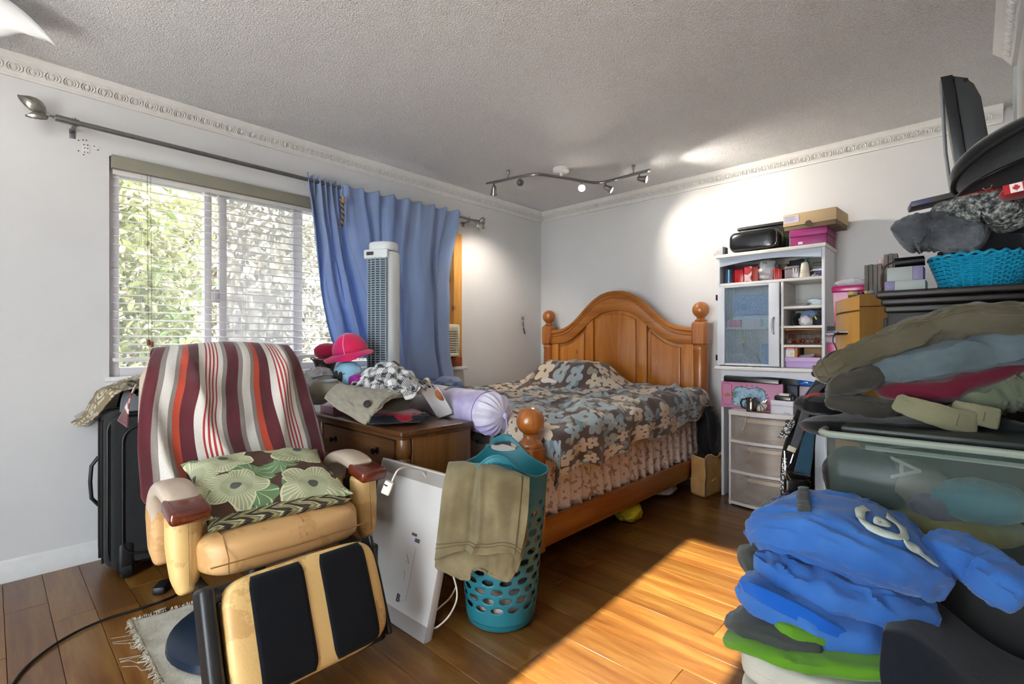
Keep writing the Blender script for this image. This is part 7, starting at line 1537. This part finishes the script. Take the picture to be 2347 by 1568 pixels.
# ---- ottoman with grey cushions and the pile of blue shirts
m_cush = fabric('pale_grey_cushion', '#b4b4a8', bscale=160, hex2='#a3a398')
ot = thing('wicker_ottoman', 'brown wicker ottoman at the lower right under the cushions', 'ottoman', (3.13, 1.30, 0))
m_wk2 = plain('dark_wicker', '#2c1d14', .6, var=.4, vscale=70)
for k in range(14): MB().tube([(2.895, 1.145, .02+.019*k), (3.385, 1.145, .02+.019*k), (3.385, 1.485, .02+.019*k), (2.895, 1.485, .02+.019*k)], .009, 6, closed=True).build('weave_row', m_wk2, ot, world=True)
MB().bb((2.90, 1.15, .0), (3.38, 1.48, .275), .004).build('core', m_wk2, ot, world=True)
for k, (z0, z1, lab) in enumerate(((.285, .362, 'lower of two pale grey seat cushions on the wicker ottoman'), (.364, .442, 'upper of two pale grey seat cushions under the shirts'))):
    mb = MB(); mb.grid(blob((3.133, 1.305, (z0+z1)/2), (.262, .188, (z1-z0)/2), None, n=72, m=26, e=6.5, amp=.004, fr=7, seed=k, kind='soft'), cv=True, capu=True); o = mb.build('seat_cushion', m_cush); tag(o, lab, 'cushion')
    MB().tube([(p[0], p[1], (z0+z1)/2) for p in [(3.133+.262*math.copysign(abs(math.cos(a))**(2/6.5), math.cos(a)), 1.305+.188*math.copysign(abs(math.sin(a))**(2/6.5), math.sin(a))) for a in [2*PI*i/80 for i in range(80)]]], .0028, 6, closed=True).build('piping', m_cush, o, world=True)
m_green = fabric('lime_jersey', '#55871f'); m_dgrey = fabric('dark_grey_fleece', '#3a3f3c'); m_royal = fabric('royal_blue_heather', '#2a5a9f', hex2='#3868ab', bscale=300); m_royal2 = fabric('royal_blue_inside', '#1256b0'); m_navy = fabric('navy_black_cotton', '#12171f')
gs = thing('green_black_shirt', 'lime green and charcoal folded shirt at the bottom of the shirt pile', 'shirt', (3.0, 1.27, .445))
def part_slab(par, name, mat, path, hw, ht, **k): return cloth_slab(name, mat, path, hw, ht, par, side=k.pop('side', (.1, 1, 0)), **k)
part_slab(gs, 'green_layer', m_green, [(2.842,1.215,0.421), (2.902,1.202,0.446), (2.985,1.225,0.45), (3.077,1.244,0.46), (3.165,1.271,0.474)], [.05, .10, .11, .10, .08], [.010, .016, .018, .018, .012], amp=.006, seed=3)
part_slab(gs, 'charcoal_layer', m_dgrey, [(2.833,1.247,0.441), (2.882,1.238,0.463), (2.946,1.243,0.471), (3.01,1.263,0.473)], [.05, .10, .11, .10], [.012, .018, .02, .016], amp=.006, seed=5)
part_slab(gs, 'green_fold', m_green, [(2.95,1.192,0.493), (2.974,1.181,0.495), (3.008,1.192,0.493), (3.041,1.209,0.49)], [.02, .03, .03, .02], [.008, .014, .014, .008], amp=.005, seed=8)
b1s = thing('blue_shirt', 'royal blue shirt lower in the pile with an open hem', 'shirt', (3.0, 1.27, .48))
part_slab(b1s, 'folded_body', m_royal, [(2.839,1.28,0.506), (2.898,1.281,0.515), (2.987,1.296,0.51), (3.067,1.316,0.492), (3.141,1.344,0.491)], [.06, .11, .13, .12, .08], [.02, .04, .048, .042, .026], amp=.014, seed=2, fu=9)
P = loft([[(2.864,1.181,0.56), (2.915,1.159,0.57), (2.988,1.173,0.553), (3.042,1.183,0.533), (3.099,1.223,0.499)], [(2.871,1.187,0.535), (2.923,1.161,0.534), (2.989,1.168,0.519), (3.043,1.177,0.509), (3.089,1.213,0.492)]], 12, 40); sheet('inside_hem', m_royal2, P, .1, .4, b1s, .003)
for k, (pa, rd, lab) in enumerate((((2.862,1.356,0.548), (.05, .06, .035), 'charcoal sleeve poking out left of the blue shirts'), ((2.887,1.435,0.651), (.045, .05, .035), 'charcoal fleece corner behind the top blue shirt'))):
    o = lump('charcoal_cloth', m_dgrey, pa, rd, .5, None, amp=.01, fr=16, seed=k+4); tag(o, lab, 'clothing')
# top shirt: folded, with a second fold below
b2s = thing('blue_polo', 'royal blue polo shirt with white emblem on top of the shirt pile', 'shirt', (3.0, 1.30, .50))
part_slab(b2s, 'lower_fold', m_royal, [(2.866,1.333,0.582), (2.923,1.332,0.574), (3.012,1.346,0.569), (3.099,1.374,0.555), (3.181,1.409,0.544)], [.06, .115, .14, .135, .09], [.016, .034, .042, .042, .024], amp=.016, seed=12, fu=9, fv=4.0, nu=60, nv=56)
n1, n2 = 76, 76
P = slab([(2.864,1.373,0.626), (2.918,1.354,0.663), (3.0,1.363,0.671), (3.082,1.385,0.656), (3.15,1.421,0.634), (3.192,1.447,0.619)], [.07, .125, .15, .15, .13, .08], [.022, .05, .062, .062, .05, .024], side=(.1, 1, 0), nu=n1, nv=n2, amp=.017, seed=21, fu=8, fv=4.5, e=2.6)
mb = MB(); mb.grid(P, cv=True, capu=True); mb.build('cloth', m_royal, b2s, world=True)
Nrm = normals(P); Nrm = np.where(Nrm[:, :, 2:3] < 0, -Nrm, Nrm)
def on_shirt(a, b, off=.007):
    fi, fj = a*(n1-1), b*(n2-1); i, j = int(min(n1-2, max(0, fi))), int(min(n2-2, max(0, fj))); s_, t_ = fi-i, fj-j
    f = lambda A: A[i, j]*(1-s_)*(1-t_)+A[i+1, j]*s_*(1-t_)+A[i, j+1]*(1-s_)*t_+A[i+1, j+1]*s_*t_
    return tuple(f(P)+f(Nrm)*off)
def decal(name, mat, G, th=.001): mb = MB(); mb.grid([[on_shirt(*p) for p in row] for row in G]); return mb.build(name, mat, b2s, world=True, thick=th)
ec = (.58, .31); m_prtw = fabric('white_print', '#b9c4b8', sheen=0)
decal('emblem_ring', m_prtw, [[(ec[0]+r_*math.cos(a)*1.1, ec[1]+r_*math.sin(a)*.75) for r_ in (.052, .066, .082)] for a in [R(-60)+R(300)*k/40 for k in range(41)]])
decal('emblem_dot', m_prtw, [[(ec[0]+r_*math.cos(a)*1.1, ec[1]+r_*math.sin(a)*.75) for r_ in (.002, .014, .026)] for a in [2*PI*k/24 for k in range(25)]])
decal('emblem_tail', m_prtw, [[(ec[0]+.05+.12*q, ec[1]+.05+.05*q+w*(.4+math.sin(PI*q))) for w in (-.014, 0, .014)] for q in [k/14 for k in range(15)]])
decal('green_tape', m_dgrey, [[(.30+w+.03*q, .20+.17*q) for w in (-.022, -.008, .008, .022)] for q in [k/20 for k in range(21)]], .0015)
for q_ in (.22, .27, .33):
    c_ = Vector(on_shirt(.22, q_, .008)); MB().lathe([(.001, .002), (.0075, .002), (.009, .0012), (.009, 0), (.001, 0)], 16, frame(c_, Vector(on_shirt(.22, q_, .02))-c_)).build('button', plain('button_navy', '#1c2c58', .3), b2s, world=True)
# sleeve going right and the navy tee
sv = cloth_slab('blue_sleeve', m_royal, [(3.181,1.409,0.666), (3.224,1.395,0.664), (3.27,1.384,0.65), (3.301,1.358,0.638), (3.336,1.349,0.624)], [.05, .055, .05, .05, .05], [.025, .032, .034, .036, .036], None, side=(.2, 1, .2), amp=.012, seed=6, fu=8); tag(sv, 'royal blue sleeve trailing to the right of the shirt pile', 'sleeve')
m_ = 60; P0 = np.zeros((m_, m_, 3))
for i in range(m_):
    for j in range(m_):
        a, b = i/(m_-1), j/(m_-1); P0[i, j] = (3.13+.25*a, 1.0+.42*b, .70+.02*noise.noise((a*6, b*6, 3)))
def htee(x, y):
    return np.where(y > 1.118, .455+.09*np.exp(-((x-3.16)/.10)**2)*np.clip((y-1.118)/.08, 0, 1), .05)
P3 = drape(P0, htee, steps=80, rest=(.29/(m_-1), .48/(m_-1)), iters=6, g=-.003, thick=.006, fric=.7, bend=.3, seed=6)
P3[:, :, 0] = np.clip(P3[:, :, 0], 3.02, 3.385); low = P3[:, :, 2] < .44; P3[:, :, 1] = np.where(low, np.minimum(P3[:, :, 1], 1.104), P3[:, :, 1])
o = sheet('navy_tee', m_navy, P3, .3, .5, None, .004, 1); tag(o, 'navy black t-shirt spilling over the cushion front at lower right', 't-shirt')
